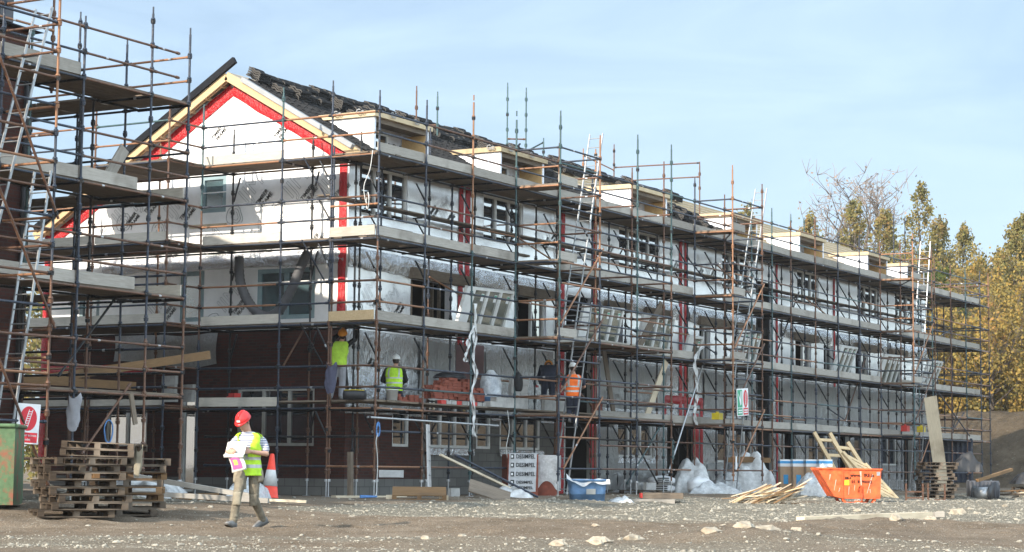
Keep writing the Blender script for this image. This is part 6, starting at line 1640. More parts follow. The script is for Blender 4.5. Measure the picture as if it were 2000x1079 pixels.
for (a, b, c, d, w_) in [(.72, 1.2, .52, .5, .016), (.3, 1.32, .32, .8, .03), (-.55, 1.0, -.62, .6, .014), (-.1, .75, -.12, .45, .012), (.62, .66, .64, .52, .012), (-.75, 1.2, -.78, 1.0, .02), (-.42, .7, -.46, .55, .014), (.1, .8, .08, .6, .01)]:
    m.add([(a - w_, -W2 - .004, b), (a + w_, -W2 - .004, b), (c + w_ * .6, -W2 - .004, d), (c - w_ * .5, -W2 - .004, d)], [(3, 2, 1, 0)])
m.build('paint_scrapes', M['scrape'], skp)

# ---- timber frames leaning behind the skip
def panel_frame(p0, p1, wv, n, label):
    p0, p1, wv = V3(p0), V3(p1), V3(wv); t = thing('timber_truss', p0, label, 'timber frame'); up_ = (p1 - p0).cross(wv)
    for q in (V3((0, 0, 0)), wv): m = MB(p0); m.beam(p0 + q, p1 + q, .12, .09, up_); m.build('side_rail', M['newtimber'], t)
    m = MB(p0)
    for i in range(n): c = p0.lerp(p1, (i + .5) / n if n > 2 else (.05, .95)[i]); m.beam(c + wv.normalized() * .05, c + wv - wv.normalized() * .05, .1, .06, up_)
    m.build('cross_rails', M['newtimber'], t); return t
RV = RIGHT_H
def lean_frame(p, run, rise, wdt, dz, n, label): p = V3(p); panel_frame(p, p - RV * run + FWD_H * .5 + V3((0, 0, rise)), RV * wdt + FWD_H * .12 + V3((0, 0, dz)), n, label)
lean_frame((25.0, -2.3, -.02), 1.05, 2.05, .55, -.02, 4, 'tallest pine frame leaning behind the orange skip')
lean_frame((24.4, -3.2, -.04), 1.05, 1.78, .5, -.05, 4, 'second pine frame leaning beside the tallest one behind the skip')
lean_frame((23.7, -4.0, -.10), 1.25, 1.45, .75, -.38, 8, 'low pine frame with close rungs leaning behind the skip')

# ---- right-hand clutter
tr = thing('steel_trestle', (21.0, -6.3, -.25), 'low rusty steel trestle frame standing on the mud beyond the skip', 'trestle', None, VR + .05)
for x in (-.62, -.1, .06, .58):
    m = MB(); m.box((x - .025, -.025, 0), (x + .025, .025, .62)); m.build('leg', M['rust'], tr)
m = MB(); m.box((-.62, -.02, .16), (-.1, .02, .21)); m.box((.06, -.02, .1), (.58, .02, .15)); m.box((-.62, -.02, .35), (-.1, .02, .39)); m.build('cross_bars', M['rust'], tr)
br = thing('cable_drum', (31.5, -4.9, -.02), 'black and grey drum lying on its side beyond the pallet stack', 'drum', None, 0, (rad(90), 0, VR + 1.0))
m = lathe([(.24, -.3), (.24, .3)], 18); m.build('barrel', M['galv'], br)
for z in (-.31, .29): m = lathe([(.30, z), (.30, z + .03)], 18); m.build('flange', M['black'], br)
for i in range(9):
    a = tp.uniform(-.12, .12); c = V3((34.4 + tp.uniform(-.5, .9), -5.3 - tp.uniform(0, 1.6) + i * .1, -.17 + .06 * (i // 2) + .03)); d = (RIGHT_H + FWD_H * tp.uniform(-.3, .3) + V3((0, 0, tp.uniform(-.05, .12)))).normalized(); L = tp.uniform(1.4, 2.4)
    c.z = max(c.z, gz(c.x, c.y) + abs(d.z) * L / 2 + .03)
    plank(c - d * L / 2, c + d * L / 2, 'rough brown board in the flat pile by the frame edge', .18, .04, tp.choice(['palletwarm', 'paletimber', 'pallet']), name='rough_board', group='rough boards by the frame edge')
plank((30.6, -5.0, .45), (32.8, -5.6, .85), 'round-edged timber poking out of the dark pallet stack', .12, .1, 'palletwarm')
for i, (x, y, z, sx, sz, lab) in enumerate([(30.6, -4.6, .75, .5, .5, 'black sheeted bundle on the timber beyond the pallet stack'), (39.8, -4.2, .30, .6, .32, 'black bundle on the pallets by the earth bank'), (41, -5.2, .30, .5, .28, 'second black bundle on the pallets by the earth bank')]):
    crumple('black_bundle', (x, y, z), lab, 'bundle', (sx, .5, sz), M['black'], 60 + i, VR, peak=1.6)
ct = thing('site_container', (45.6, 1.2, .3), 'dark slatted container standing under the far end of the scaffold', 'container', None, VR)
m = MB(); m.box((-1.45, 0, 0), (1.45, 1.4, 1.9)); m.build('box', M['denim'], ct); m = MB()
for i in range(15): m.box((-1.42 + i * .2, -.04, .05), (-1.34 + i * .2, -.003, 1.85))
m.build('ribs', M['navy'], ct)
wt_ = thing('water_tank', (32.9, -4.5, -.18), 'grey ribbed tank standing among the pallets', 'tank', None, VR); m = MB(); m.loft([rr(.55, .4, z) for z in (0, .62)]); m.build('shell', M['cladding'], wt_)
m = MB()
for i in range(8): m.box((-.5 + i * .14, -.43, .05), (-.46 + i * .14, -.402, .58))
m.build('ribs', M['cladding'], wt_)
m = MB(); m.grid(lambda s, t: ((s - .5) * .9, (t - .5) * .35, .05 + .03 * mnoise.noise((s * 4, t * 4, 3))), 10, 5); one('plastic_scrap', m, M['whitesheet'], (24.2, -5.6, -.2), 'flattened white plastic scrap under the steel trestle', 'scrap', VR)
m = MB(); m.box((-.13, -.06, 0), (.13, .06, .07)); one('orange_offcut', m, M['skip_orange'], (17.1, -8.6, -.22), 'small orange block lying right of the skip', 'block', VR)
m = MB(); m.box((-.09, -.08, 0), (.09, .08, .1)); one('timber_block', m, M['toeboard'], (-2.6, -14.3, -.12), 'dark block end at the tip of the half-buried timber', 'timber block', VR)
plank((-6.2, -13.0, -.16), (-2.9, -14.2, -.10), 'half-buried grey timber in the mud toward the frame edge', .2, .16, 'paletimber')
# row of trees across the site, the ones the window panes mirror
tl = MB(); rng = random.Random(77); pts = []
for i in range(26):
    c = V3((-8 + i * 5.4 + rng.uniform(-1.5, 1.5), -52 + rng.uniform(-4, 4), rng.uniform(3.2, 5.2))); r = rng.uniform(2.4, 3.6)
    for k in range(620): d = V3((rng.gauss(0, 1), rng.gauss(0, 1), rng.gauss(0, 1))).normalized() * r * rng.random() ** .4; pts.append((c + V3((d.x, d.y, d.z * 1.25)), rng.uniform(.7, 1.5)))
leaf_cloud(tl, pts, .8, rng); o = tl.build('distant_woods', M['leafgold']); tag(o, kind='stuff')
# ------------------------------------------------------------------ people
def ell_ring(c, ax, ay, rx, ry, n=14, sq=1.0):
    return [V3(c) + V3(ax) * (rx * math.copysign(abs(math.cos(a)) ** sq, math.cos(a))) + V3(ay) * (ry * math.copysign(abs(math.sin(a)) ** sq, math.sin(a))) for a in [2 * math.pi * k / n for k in range(n)]]


def chain(mb, pts, rs, n=10):
    """tapered limb: dense rings plus round ends"""
    P = [V3(p) for p in pts]; out, rr_ = [], []
    for i in range(len(P) - 1):
        for k in range(6):
            t = k / 6; out.append(P[i].lerp(P[i + 1], t)); rr_.append(rs[i] + (rs[i + 1] - rs[i]) * t)
    out.append(P[-1]); rr_.append(rs[-1])
    mb.path(out, rr_, n)
    for p, r in ((P[0], rs[0]), (P[-1], rs[-1])): mb.ball(p, r * .98, 10, 7)
    for p, r in list(zip(P, rs))[1:-1]: mb.ball(p, r * 1.0, 10, 7)


class Fig:
    """a figure posed in a frame: a = across, f = out from the wall/away reference, z up. basis vectors given in world"""
    def __init__(s, name, base, A, F, label):
        s.base = V3(base); s.A, s.F = V3(A).normalized(), V3(F).normalized(); s.root = thing(name, base, label, 'person')
    def P(s, a, f, z): return s.A * a + s.F * f + V3((0, 0, z))
    def pts(s, l): return [s.P(*p) for p in l]
    def torso(s, mb, prof, yaw=0.0, n=18, grow=0.0):
        """prof rows: (a, f, z, rx, ry)"""
        ax = s.A * math.cos(yaw) + s.F * math.sin(yaw); ay = s.F * math.cos(yaw) - s.A * math.sin(yaw)
        rows = []
        for i in range(len(prof) - 1):
            for k in range(4):
                t = k / 4; rows.append([prof[i][j] + (prof[i + 1][j] - prof[i][j]) * t for j in range(5)])
        rows.append(prof[-1])
        mb.loft([ell_ring(s.P(*r[:3]), ax, ay, r[3] + grow, r[4] + grow, n, .85) for r in rows])
    def hand(s, mb, wrist, direction, palm_n, side, curl=.9, r=.0095):
        """palm, four unequal curled fingers and a thumb from the palm's side"""
        w_ = V3(wrist); d = V3(direction).normalized(); nrm = V3(palm_n).normalized(); nrm = (nrm - d * nrm.dot(d)).normalized(); sd = d.cross(nrm) * side
        mb.loft([ell_ring(w_ + d * t, sd, nrm, a, b, 10) for t, a, b in ((-.01, .026, .02), (.03, .036, .017), (.07, .042, .015), (.092, .04, .013))])
        for i, L in enumerate((.068, .078, .072, .056)):
            p = w_ + d * .085 + sd * (.031 - i * .0205); dd = d; q = [p]
            for seg in (.42, .33, .25): q.append(q[-1] + dd * L * seg); dd = (dd * math.cos(curl * .75) + nrm * math.sin(curl * .75)).normalized()
            mb.path(q, [r, r * .97, r * .9, r * .78], 6); mb.ball(q[-1], r * .8, 6, 5)
        p = w_ + d * .032 + sd * .032; q = [p, p + (d * .55 + sd * .75 + nrm * .25).normalized() * .034, p + (d * .8 + sd * .45 + nrm * .55).normalized() * .06, p + (d * .95 + sd * .2 + nrm * .7).normalized() * .08]
        mb.path(q, [r * 1.25, r * 1.15, r, r * .85], 6); mb.ball(q[-1], r * .85, 6, 5)
    def head(s, mb, c, look, up=(0, 0, 1), k=1.0):
        """skull, jaw, nose, brow and ears; look = facing vector"""
        c = V3(c); f = V3(look).normalized(); u = V3(up); u = (u - f * u.dot(f)).normalized(); r = f.cross(u); s.hd = (c, f, u, r, k)
        Q = lambda x, y, z: c + r * x * k + f * y * k + u * z * k
        mb.loft([ell_ring(Q(0, oy, z), r, f, rx * k, ry * k, 16) for z, rx, ry, oy in ((-.118, .028, .03, .045), (-.105, .045, .052, .03), (-.07, .058, .076, .012), (-.03, .067, .086, .004), (.01, .073, .094, 0), (.05, .074, .097, -.003), (.085, .064, .086, -.006), (.108, .04, .056, -.008), (.118, .01, .014, -.008))])
        mb.loft([ell_ring(Q(0, y, z), r, u, a * k, b * k, 8) for y, z, a, b in ((.075, -.018, .016, .022), (.098, -.024, .014, .016), (.112, -.032, .011, .010))])
        mb.loft([ell_ring(Q(0, y, z), r, u, a * k, b * k, 8) for y, z, a, b in ((.07, -.066, .024, .012), (.092, -.066, .018, .008))])
        mb.loft([ell_ring(Q(0, y, .026), r, u, a * k, b * k, 8) for y, a, b in ((.07, .05, .012), (.093, .035, .008))])
        for sx in (-1, 1): mb.ball(Q(sx * .074, -.008, -.012), (.012 * k, .02 * k, .03 * k), 8, 6)
    def face(s):
        c, f, u, r, k = s.hd; Q = lambda x, y, z: c + r * x * k + f * y * k + u * z * k
        for sx in (-1, 1): m = MB(); m.ball(Q(sx * .031, .083, .006), .011 * k, 8, 6); m.build('eye', M['black'], s.root)
        m = MB()
        for sx in (-1, 1): m.beam(Q(sx * .016, .096, .029), Q(sx * .05, .084, .031), .008, .008, u)
        m.beam(Q(-.022, .099, -.066), Q(.022, .099, -.066), .004, .004, u); m.build('brows_and_lips', M['hair'], s.root)
    def hair(s, cover=.25):
        c, f, u, r, k = s.hd; Q = lambda x, y, z: c + r * x * k + f * y * k + u * z * k
        m = MB()
        for z0, rows in ((0, 7),):
            rings = []
            for z, rx, ry, oy in ((-.06, .05, .05, -.048), (-.03, .074, .075, -.026), (.01, .0795, .092, -.014), (.05, .079, .098, -.01), (.09, .066, .086, -.012), (.125, .02, .03, -.012)): rings.append(ell_ring(Q(0, oy, z), r, f, rx * k, ry * k, 14))
            m.loft(rings)
        m.build('hair', M['hair'], s.root)
    def helmet(s, mat, brim=True, tiltf=0.0, badge=None):
        c, f, u, r, k = s.hd
        f2 = (f * math.cos(tiltf) + u * math.sin(tiltf)).normalized(); u2 = (u * math.cos(tiltf) - f * math.sin(tiltf)).normalized()
        Q = lambda x, y, z: c + u * .046 * k + r * x * k + f2 * y * k + u2 * z * k
        m = MB(); rows = []
        for i in range(10):
            t = i / 9; a = t * math.pi / 2; rows.append([Q(.112 * math.cos(a) * math.cos(q), -.01 + .138 * math.cos(a) * math.sin(q), .008 + .118 * math.sin(a) * (1 + .04 * (abs(math.cos(q)) < .35))) for q in [2 * math.pi * j / 22 for j in range(22)]])
        m.loft(rows)
        brim_ = []
        for (g_, z) in ((.98, .018), (1.06, .004), (1.0, -.006)):
            brim_.append([Q(.112 * g_ * math.cos(q), -.01 + .138 * g_ * math.sin(q) + max(0, math.sin(q)) ** 2 * (.048 if g_ > 1 else .0), z - max(0, math.sin(q)) ** 2 * .014) for q in [2 * math.pi * j / 22 for j in range(22)]])
        m.loft(brim_, caps=False)
        o = m.build('helmet', M[mat], s.root)
        b = MB(); b.path([Q(0, -.135, .04), Q(0, -.10, .098), Q(0, -.03, .134), Q(0, .05, .128), Q(0, .105, .085)], .012, 6); b.build('ridge', M[mat], o)
        if badge: b = MB(); b.obox(Q(0, .127, .045), r * .028 * k, u2 * .014 * k, f2 * .004 * k); b.build('badge', M['signwhite'], o)
        return o
    def skin(s, mb, name, mats, voxel, sm=2): return link_mesh(remesh(mb, voxel, sm), name, mats, s.root)
    def shoe(s, ankle, toe, hgt=.08, w_=.048, mat='shoe', tilt=0):
        a, t = V3(ankle), V3(toe); d = (t - a); d2 = V3((d.x, d.y, d.z)).normalized(); L = d.length; side = d2.cross(V3((0, 0, 1))).normalized(); u = side.cross(d2)
        m = MB(); Q = lambda x, z: a + d2 * x + u * z
        m.loft([ell_ring(Q(x, z), side, u, rx, rz, 12) for x, z, rx, rz in ((-.085, -.02, .02, .03), (-.07, -.015, .038, .05), (-.01, -.005, .043, .065), (.06, -.018, .043, .05), (L * .8, -.03, .048, .035), (L, -.034, .042, .027), (L + .03, -.036, .018, .015))])
        o = m.build('shoe', M[mat], s.root); k = MB()
        k.loft([[Q(x, z - .018) + side * w2 for w2 in (-ww, ww)] + [Q(x, z) + side * w2 for w2 in (ww, -ww)] for x, z, ww in ((-.09, -.05, .03), (0, -.058, .042), (L * .8, -.054, .048), (L + .035, -.046, .03))], smooth=False); k.build('sole', M['sole'], o)
    def vest(s, prof, yaw, mat, grow=.022, gap=None, bands=(), armhole=None, straps=(), n=56, back=True):
        """open-front tabard wrapped round the torso profile; a0 is the half gap at the front"""
        ax = s.A * math.cos(yaw) + s.F * math.sin(yaw); ay = s.F * math.cos(yaw) - s.A * math.sin(yaw)
        rows = []
        for i in range(len(prof) - 1):
            for k in range(8): t = k / 8; rows.append([prof[i][j] + (prof[i + 1][j] - prof[i][j]) * t for j in range(5)])
        rows.append(list(prof[-1])); vs = []
        for r_ in rows:
            flare = .012 * mnoise.noise((r_[2] * 9, 1, 2)); ring = ell_ring(s.P(*r_[:3]), ax, ay, r_[3] + grow + flare, r_[4] + grow + flare, n, .85)
            for k, p in enumerate(ring):
                ww = .008 * mnoise.noise((math.cos(k * .112) * 4, math.sin(k * .112) * 4, r_[2] * 7)); vs.append(p + (p - s.P(*r_[:3])).normalized() * ww)
        fs, mi = [], []
        for i in range(len(rows) - 1):
            z = rows[i][2]
            for k in range(n):
                ang = 2 * math.pi * (k + .5) / n; fa = abs((ang - math.pi / 2 + math.pi) % (2 * math.pi) - math.pi)      # 0 at the front (+ay)
                if gap and fa < gap(z): continue
                sa = min(abs((ang + math.pi) % (2 * math.pi) - math.pi), abs(ang - math.pi))                                # 0 at the sides
                if armhole and z > armhole[0] and sa < armhole[1] * min(1, (z - armhole[0]) / .05): continue
                fs.append((i * n + k, i * n + (k + 1) % n, (i + 1) * n + (k + 1) % n, (i + 1) * n + k))
                bd = any(a < z < b for a, b in bands) or any(a < (fa if fr else math.pi - fa) < b and z > zz for (a, b, zz, fr) in straps)
                mi.append(1 if bd else 0)
        m = MB(); m.v = [tuple(p) for p in vs]; m.f = fs; m.m = mi; m.sm = [True] * len(fs)
        o = m.build('vest', [M[mat], M['reflective']], s.root); sd = o.modifiers.new('thickness', 'SOLIDIFY'); sd.thickness = .006; sd.offset = 1
        return o


TOWARD = -FWD_H
# ---- the man walking with a newspaper
wk = Fig('person', (-14.70, -7.55, ground_z(-14.7, -7.55) - .005), RIGHT_H, TOWARD, 'man in red helmet and lime vest walking while reading a newspaper')
TP = [(.0, .0, .84, .158, .115), (.0, .0, .95, .160, .112), (.0, .005, 1.06, .152, .108), (-.01, .015, 1.18, .168, .118), (-.012, .02, 1.29, .182, .122), (-.012, .012, 1.37, .185, .108), (-.015, .01, 1.42, .145, .09), (-.02, .015, 1.455, .08, .07)]
yawW = .20
sk_ = MB()
wk.torso(sk_, [(a, f, z, rx * .9, ry * .9) for a, f, z, rx, ry in TP], yawW)
chain(sk_, wk.pts([(-.02, .015, 1.42), (-.045, .04, 1.52), (-.06, .06, 1.57)]), [.06, .056, .056])
sh_r, el_r, wr_r = (-.195, .06, 1.375), (-.268, .09, 1.135), (-.285, .33, 1.15)
sh_l, el_l, wr_l = (.185, -.06, 1.375), (.262, .03, 1.125), (.055, .22, 1.155)
for a, b, c in ((sh_r, el_r, wr_r), (sh_l, el_l, wr_l)): chain(sk_, wk.pts([tuple(V3(a) * .9 + V3((0, 0, .12))), b, c]), [.036, .042, .029])
wk.hand(sk_, wk.P(*wr_r), wk.P(.08, .06, .0), wk.P(.5, -.5, -.1), 1, .95)
wk.hand(sk_, wk.P(*wr_l), wk.P(-.10, .05, .01), wk.P(-.4, -.6, -.1), -1, .95)
lookW = wk.P(-.34, .85, -.55); hc = wk.P(-.085, .095, 1.595)
wk.head(sk_, hc, lookW)
hipr, knr, anr = (-.085, .04, .87), (-.13, .26, .49), (-.185, .26, .11); hipl, knl, anl = (.085, -.02, .87), (.085, .0, .455), (.19, -.26, .13)
for a, b, c in ((hipr, knr, anr), (hipl, knl, anl)): chain(sk_, wk.pts([a, b, c]), [.08, .056, .04])
wk.skin(sk_, 'body', M['skin'], .0065, 1); wk.face(); wk.hair()
wk.helmet('redhat', tiltf=-.05, badge=True)
tr_ = MB(); wk.torso(tr_, [(0, 0, .80, .145, .112), (0, 0, .86, .162, .122), (0, 0, .96, .162, .118)], yawW * .6)
for a, k, b, r4 in ((hipr, knr, anr, .073), (hipl, knl, anl, .075)):
    kk, bb = V3(k), V3(b); mid = kk.lerp(bb, .55) + V3((0, -.015, 0)); lo = kk.lerp(bb, .95)
    chain(tr_, wk.pts([a, tuple(V3(a).lerp(kk, .5) + V3((0, .02, 0))), k, tuple(mid), tuple(lo)]), [.098, .085, .071, .066, r4 - .012])
    for q in (.78, .9): p = kk.lerp(bb, q); tr_.ball(wk.P(p.x, p.y, p.z), (.07, .07, .026), 12, 6)
wk.skin(tr_, 'trousers', M['khaki'], .012, 3)
def pad(c, n_, u_, w_, h_, nm, mat, bulge=.022):
    c, n_, u_ = V3(c), V3(n_).normalized(), V3(u_); u_ = (u_ - n_ * u_.dot(n_)).normalized(); r_ = u_.cross(n_); m = MB()
    m.grid(lambda s, t: tuple(c + r_ * (s - .5) * w_ + u_ * (t - .5) * h_ + n_ * (bulge * (1 - (2 * s - 1) ** 4) * (1 - (2 * t - 1) ** 6) - .018 * (2 * s - 1) ** 2)), 10, 10)
    o = m.build(nm, M[mat], wk.root); sd = o.modifiers.new('thickness', 'SOLIDIFY'); sd.thickness = .012; return o
pad(wk.P(-.13, .33, .46), wk.P(-.12, 1, .08), (0, 0, 1), .125, .2, 'knee_patch', 'khakipad', .012); pad(wk.P(.085, .075, .43), wk.P(.1, 1, -.15), (0, 0, 1), .12, .18, 'knee_patch', 'khaki', .010)
pad(wk.P(-.045, .17, .66), wk.P(.5, .85, .1), (0, 0, 1), .09, .13, 'thigh_pocket', 'khakipad', .014)
for c, w2 in ((wk.P(.185, .03, .80), .1), (wk.P(-.185, .09, .78), .07)): pad(c, wk.P(.8 if w2 > .08 else -.8, .5, .1), (0, 0, 1), .13, .2, 'holster_pocket', 'khakipad', .03)
st_ = MB(); wk.torso(st_, TP, yawW, grow=.006)
for a, b in ((sh_r, el_r), (sh_l, el_l)):
    e = V3(a).lerp(V3(b), .74); chain(st_, wk.pts([tuple(V3(a) * .97 + V3((0, 0, 1.375)) * 0), tuple(V3(a).lerp(V3(b), .35)), tuple(e)]), [.058, .06, .066])
so_ = wk.skin(st_, 'jersey', M['stripes'], .012, 2)
VP = [(a, f, z, rx, ry) for a, f, z, rx, ry in [(.005, .0, .80, .185, .14)] + TP[1:-2]] + [(-.013, .01, 1.41, .165, .10), (-.016, .01, 1.44, .115, .085)]
wk.vest(VP, yawW, 'hiviz', .027, gap=lambda z: .03 if z < 1.05 else .03 + .5 * min(1, (z - 1.05) / .3), bands=((.905, .955), (1.02, 1.065)), armhole=(1.21, .30), straps=())
wk.shoe(wk.P(anr[0], anr[1] + .02, .09), wk.P(-.245, .42, .13), .08, .05); wk.shoe(wk.P(anl[0], anl[1], .125), wk.P(.07, -.14, .06), .08, .05)
# newspaper in his hands
np_o = wk.base + wk.P(-.17, .36, 1.17); npp = thing('newspaper', np_o, 'open newspaper with a magenta front page held by the walking man', 'newspaper')
na, nf = wk.A * .96 + wk.F * .28, wk.F * .96 - wk.A * .28
NQ = lambda x, y, z: na * x + nf * y + V3((0, 0, z))
m = MB(); m.grid(lambda s, t: NQ(-.155 + .31 * s, .01 - .10 * t + .012 * math.sin(s * 6), -.06 + .185 * t + .012 * math.sin(s * 3.1)), 10, 6); m.grid(lambda s, t: NQ(-.155 + .31 * s, .012 + .04 * t, -.06 - .05 * math.sin(t * 3.1)), 10, 4); o = m.build('folded_pages', M['paper'], npp); sd = o.modifiers.new('thickness', 'SOLIDIFY'); sd.thickness = .012
m = MB()
for i in range(7): z = .095 - i * .021; m.quad(NQ(-.13, .016 - .10 * (z + .06) / .185, z), NQ(.13, .016 - .10 * (z + .06) / .185, z), NQ(.13, .016 - .10 * (z + .069) / .185, z + .009), NQ(-.13, .016 - .10 * (z + .069) / .185, z + .009))
m.build('column_print', M['reflective'], npp)
lp = lambda s, t: NQ(-.11 + .235 * s + .06 * (1 - t) + .012 * math.sin(t * 5), -.0 + .035 * math.sin(s * 3) - .03 * (1 - t), -.335 + .29 * t - .055 * s * (1 - t) * -1)
m = MB(); m.grid(lp, 8, 8); o = m.build('hanging_page', M['paper'], npp); sd = o.modifiers.new('thickness', 'SOLIDIFY'); sd.thickness = .006
up_ = lambda s, t: tuple(V3(lp(s, t)) + nf * .010)
m = MB(); m.grid(lambda s, t: up_(.12 + .66 * s, .14 + .68 * t), 6, 6); m.build('magenta_picture', M['magenta'], npp)
m = MB(); m.grid(lambda s, t: tuple(V3(lp(.3 + .28 * s, .36 + .28 * t)) + nf * .0125), 4, 4); m.build('green_picture', M['limeprint'], npp)

# ---- man reaching up at the corner (seen from behind)
def back_fig(base, A, F, label, prof, joints, trousers, vestmat, hat, voxel, look, headc, sleeve, sleevefull=True, shoe='shoe', vestargs=None, arms_skin=True):
    g = Fig('person', base, A, F, label); m = MB(); g.torso(m, [(a, f, z, rx * .9, ry * .9) for a, f, z, rx, ry in prof])
    nk = prof[-1]; chain(m, [g.P(*nk[:3]), V3(headc) - V3((0, 0, .09))], [.06, .055])
    for a, b, c in joints['arms']: chain(m, g.pts([a, b, c]), [.05, .042, .03])
    for (a, b, c), d, pn, sd in zip(joints['arms'], joints['hand_dir'], joints['palm'], (1, -1)): g.hand(m, g.P(*c), g.P(*d), g.P(*pn), sd, .7)
    for a, b, c in joints['legs']: chain(m, g.pts([a, b, c]), [.08, .055, .04])
    g.head(m, headc, look); g.skin(m, 'body', M['skin'], voxel, 1); g.hair(); g.helmet(hat)
    t = MB(); p0 = prof[0]; g.torso(t, [(p0[0], p0[1], p0[2] - .06, p0[3] * .95, p0[4]), (p0[0], p0[1], p0[2], p0[3] + .012, p0[4] + .012), (p0[0], p0[1], p0[2] + .1, p0[3] + .008, p0[4] + .008)])
    for a, b, c in joints['legs']: chain(t, g.pts([a, tuple(V3(a).lerp(V3(b), .5)), b, tuple(V3(b).lerp(V3(c), .5)), tuple(V3(b).lerp(V3(c), .93))]), [.103, .096, .082, .08, .076])
    g.skin(t, 'trousers', M[trousers], .014, 3)
    s = MB(); g.torso(s, prof, grow=.006)
    for a, b, c in joints['arms']: chain(s, g.pts([a, b] + ([tuple(V3(b).lerp(V3(c), .92))] if sleevefull else [])) if sleevefull else g.pts([a, tuple(V3(a).lerp(V3(b), .7))]), [.07, .062, .046] if sleevefull else [.068, .066])
    g.skin(s, 'jersey', M[sleeve], .014, 2)
    g.vest(prof, 0, vestmat, .024, gap=None, bands=(vestargs or {}).get('bands', ()), armhole=(vestargs or {}).get('arm', (prof[2][2] + .08, .42)), straps=(vestargs or {}).get('straps', ()))
    for (a, b, c), toe in zip(joints['legs'], joints['toes']): g.shoe(g.P(*c), g.P(*toe), mat=shoe)
    return g
# frame: A across (+x-ish), F toward the wall he faces
mA, mF = RIGHT_H, FWD_H
mz = LZ[1]
PR = [(.0, .0, .86, .165, .115), (.0, .0, .97, .158, .11), (.01, .01, 1.10, .165, .115), (.02, .03, 1.25, .19, .122), (.035, .05, 1.36, .18, .105), (.045, .06, 1.43, .12, .085)]
man2 = back_fig((.72, 1.55, mz), mA, mF, 'man in grey trousers and amber helmet reaching up at the brick corner', PR,
    {'arms': [((-.17, .05, 1.37), (-.16, .28, 1.52), (.05, .40, 1.70)), ((.21, .07, 1.37), (.36, .20, 1.50), (.38, .38, 1.72))], 'hand_dir': [(.1, .1, .6), (.0, .1, .6)], 'palm': [(0, 1, -.2), (0, 1, -.2)],
     'legs': [((-.085, 0, .86), (-.13, .03, .46), (-.20, -.02, .09)), ((.085, 0, .86), (.09, .04, .46), (.08, -.02, .09))], 'toes': [(-.26, .13, .05), (.12, .13, .05)]},
    'greycloth', 'hivizdim', 'amberhat', .011, mF + V3((.1, 0, .55)), mA * .075 + mF * .10 + V3((0, 0, 1.585)), 'blackcloth', True, 'shoe', {'bands': (), 'arm': (1.18, .45)})
# ---- kneeling man in the lime vest
PK = [(.0, .0, .30, .175, .14), (.0, .02, .42, .172, .125), (-.01, .05, .56, .175, .12), (-.015, .09, .70, .195, .125), (-.01, .13, .82, .19, .11), (.0, .16, .89, .12, .09)]
man3 = back_fig((2.25, .95, mz), mA, mF, 'kneeling man in lime vest, black sleeves and pale helmet laying bricks', PK,
    {'arms': [((-.205, .13, .81), (-.30, .16, .56), (-.16, .40, .50)), ((.19, .14, .81), (.27, .28, .58), (.16, .46, .48))], 'hand_dir': [(.05, .3, -.1), (.0, .3, -.1)], 'palm': [(.6, .1, -.4), (-.6, .1, -.4)],
     'legs': [((-.09, .02, .30), (-.16, .36, .12), (-.15, -.08, .07)), ((.09, .02, .30), (.15, .36, .12), (.13, -.08, .07))], 'toes': [(-.15, -.22, .05), (.13, -.22, .05)]},
    'denim', 'hiviz', 'whitehat', .011, mF + V3((0, 0, .0)), mF * .2 + mA * .02 + V3((0, 0, 1.04)), 'blackcloth', True, 'sole', {'bands': ((.46, .505), (.58, .625)), 'arm': (.64, .42), 'straps': ((.45, .72, .6, False),)})
m = MB(); 
def back_text(fig, prof_c, rows, mat, nm='printed_lettering'):
    mm = MB()
    for (txt, a, f, z, sz) in rows: text_mesh(mm, txt, sz, lambda x, y, d: fig.P(a + x, f - abs(d) * .3 - .3 * (y > 9), z + y), bold=.003)
    mm.build(nm, M[mat], fig.root)
back_text(man3, None, [('SITE', .03, -.075, .735, .07), ('TEAM', .03, -.07, .68, .045)], 'blackink') if False else None
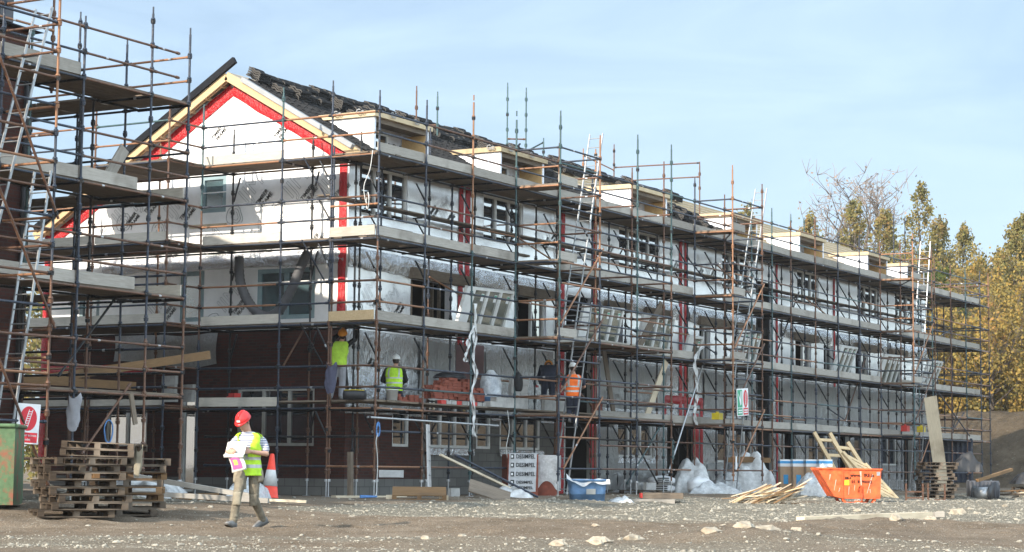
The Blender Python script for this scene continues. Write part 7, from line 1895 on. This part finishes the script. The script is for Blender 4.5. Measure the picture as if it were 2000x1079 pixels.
# ---- worker in orange on the ladder
PO = [(.0, .0, .86, .165, .118), (.0, .0, .97, .17, .118), (.0, .015, 1.10, .175, .12), (.005, .03, 1.25, .20, .125), (.01, .045, 1.37, .195, .108), (.012, .055, 1.44, .12, .085)]
ob = V3((8.22, -.84, 1.78))
man4 = back_fig(ob, mA, mF, 'stocky worker in orange vest and white helmet standing on the lower ladder', PO,
    {'arms': [((-.2, .04, 1.37), (-.29, .12, 1.12), (-.23, .34, 1.04)), ((.21, .05, 1.37), (.30, .15, 1.13), (.26, .36, 1.10))], 'hand_dir': [(.12, .25, .05), (-.05, .25, .1)], 'palm': [(.7, 0, -.2), (-.7, 0, -.2)],
     'legs': [((-.09, .0, .86), (-.10, .14, .50), (-.10, .02, .24)), ((.09, .0, .86), (.08, .06, .46), (.06, .0, .10))], 'toes': [(-.09, .20, .24), (.09, .18, .08)]},
    'denim', 'hivizorange', 'whitehat', .011, mF + V3((-.25, .1, -.05)), mA * -.01 + mF * .07 + V3((0, 0, 1.60)), 'denim', False, 'shoe', {'bands': ((.96, 1.01), (1.09, 1.135)), 'arm': (1.17, .36), 'straps': ((.5, .78, 1.1, False),)})
# ---- crouching figure in navy behind the upright
PN = [(.0, .0, .42, .17, .14), (.0, .06, .55, .175, .13), (.0, .16, .68, .185, .13), (.01, .28, .78, .19, .12), (.02, .38, .82, .12, .09)]
man5 = back_fig((9.35, .55, LZ[1] + .47), mA, mF, 'person in navy bent double behind the teal upright of the ladder tower', PN,
    {'arms': [((-.18, .32, .76), (-.25, .42, .5), (-.2, .55, .32)), ((.2, .32, .76), (.27, .42, .5), (.2, .55, .32))], 'hand_dir': [(.05, .1, -.2), (.0, .1, -.2)], 'palm': [(.6, .1, 0), (-.6, .1, 0)],
     'legs': [((-.09, 0, .42), (-.11, .10, .02), (-.12, .0, -.42)), ((.09, 0, .42), (.11, .10, .02), (.12, .0, -.42))], 'toes': [(-.13, .16, -.47), (.13, .16, -.47)]},
    'denim', 'denim', 'amberhat', .013, mF + V3((0, 0, -.9)), mF * .52 + mA * .02 + V3((0, 0, .80)), 'denim', True, 'sole', {'bands': ()})
# ------------------------------------------------------------------ autumn air
hz = MB(); hz.box((-1650, -1650, -2.4), (1650, 1650, 27))
hm = bpy.data.materials.new('autumn_haze'); hm.use_nodes = True; nt_ = hm.node_tree; nt_.nodes.remove(nt_.nodes['Principled BSDF'])
pv = nt_.nodes.new('ShaderNodeVolumePrincipled'); pv.inputs['Color'].default_value = (.95, .97, 1, 1); pv.inputs['Density'].default_value = .00024; pv.inputs['Anisotropy'].default_value = .1
nt_.links.new(pv.outputs[0], nt_.nodes['Material Output'].inputs['Volume'])
o = hz.build('haze', hm); tag(o, kind='stuff')
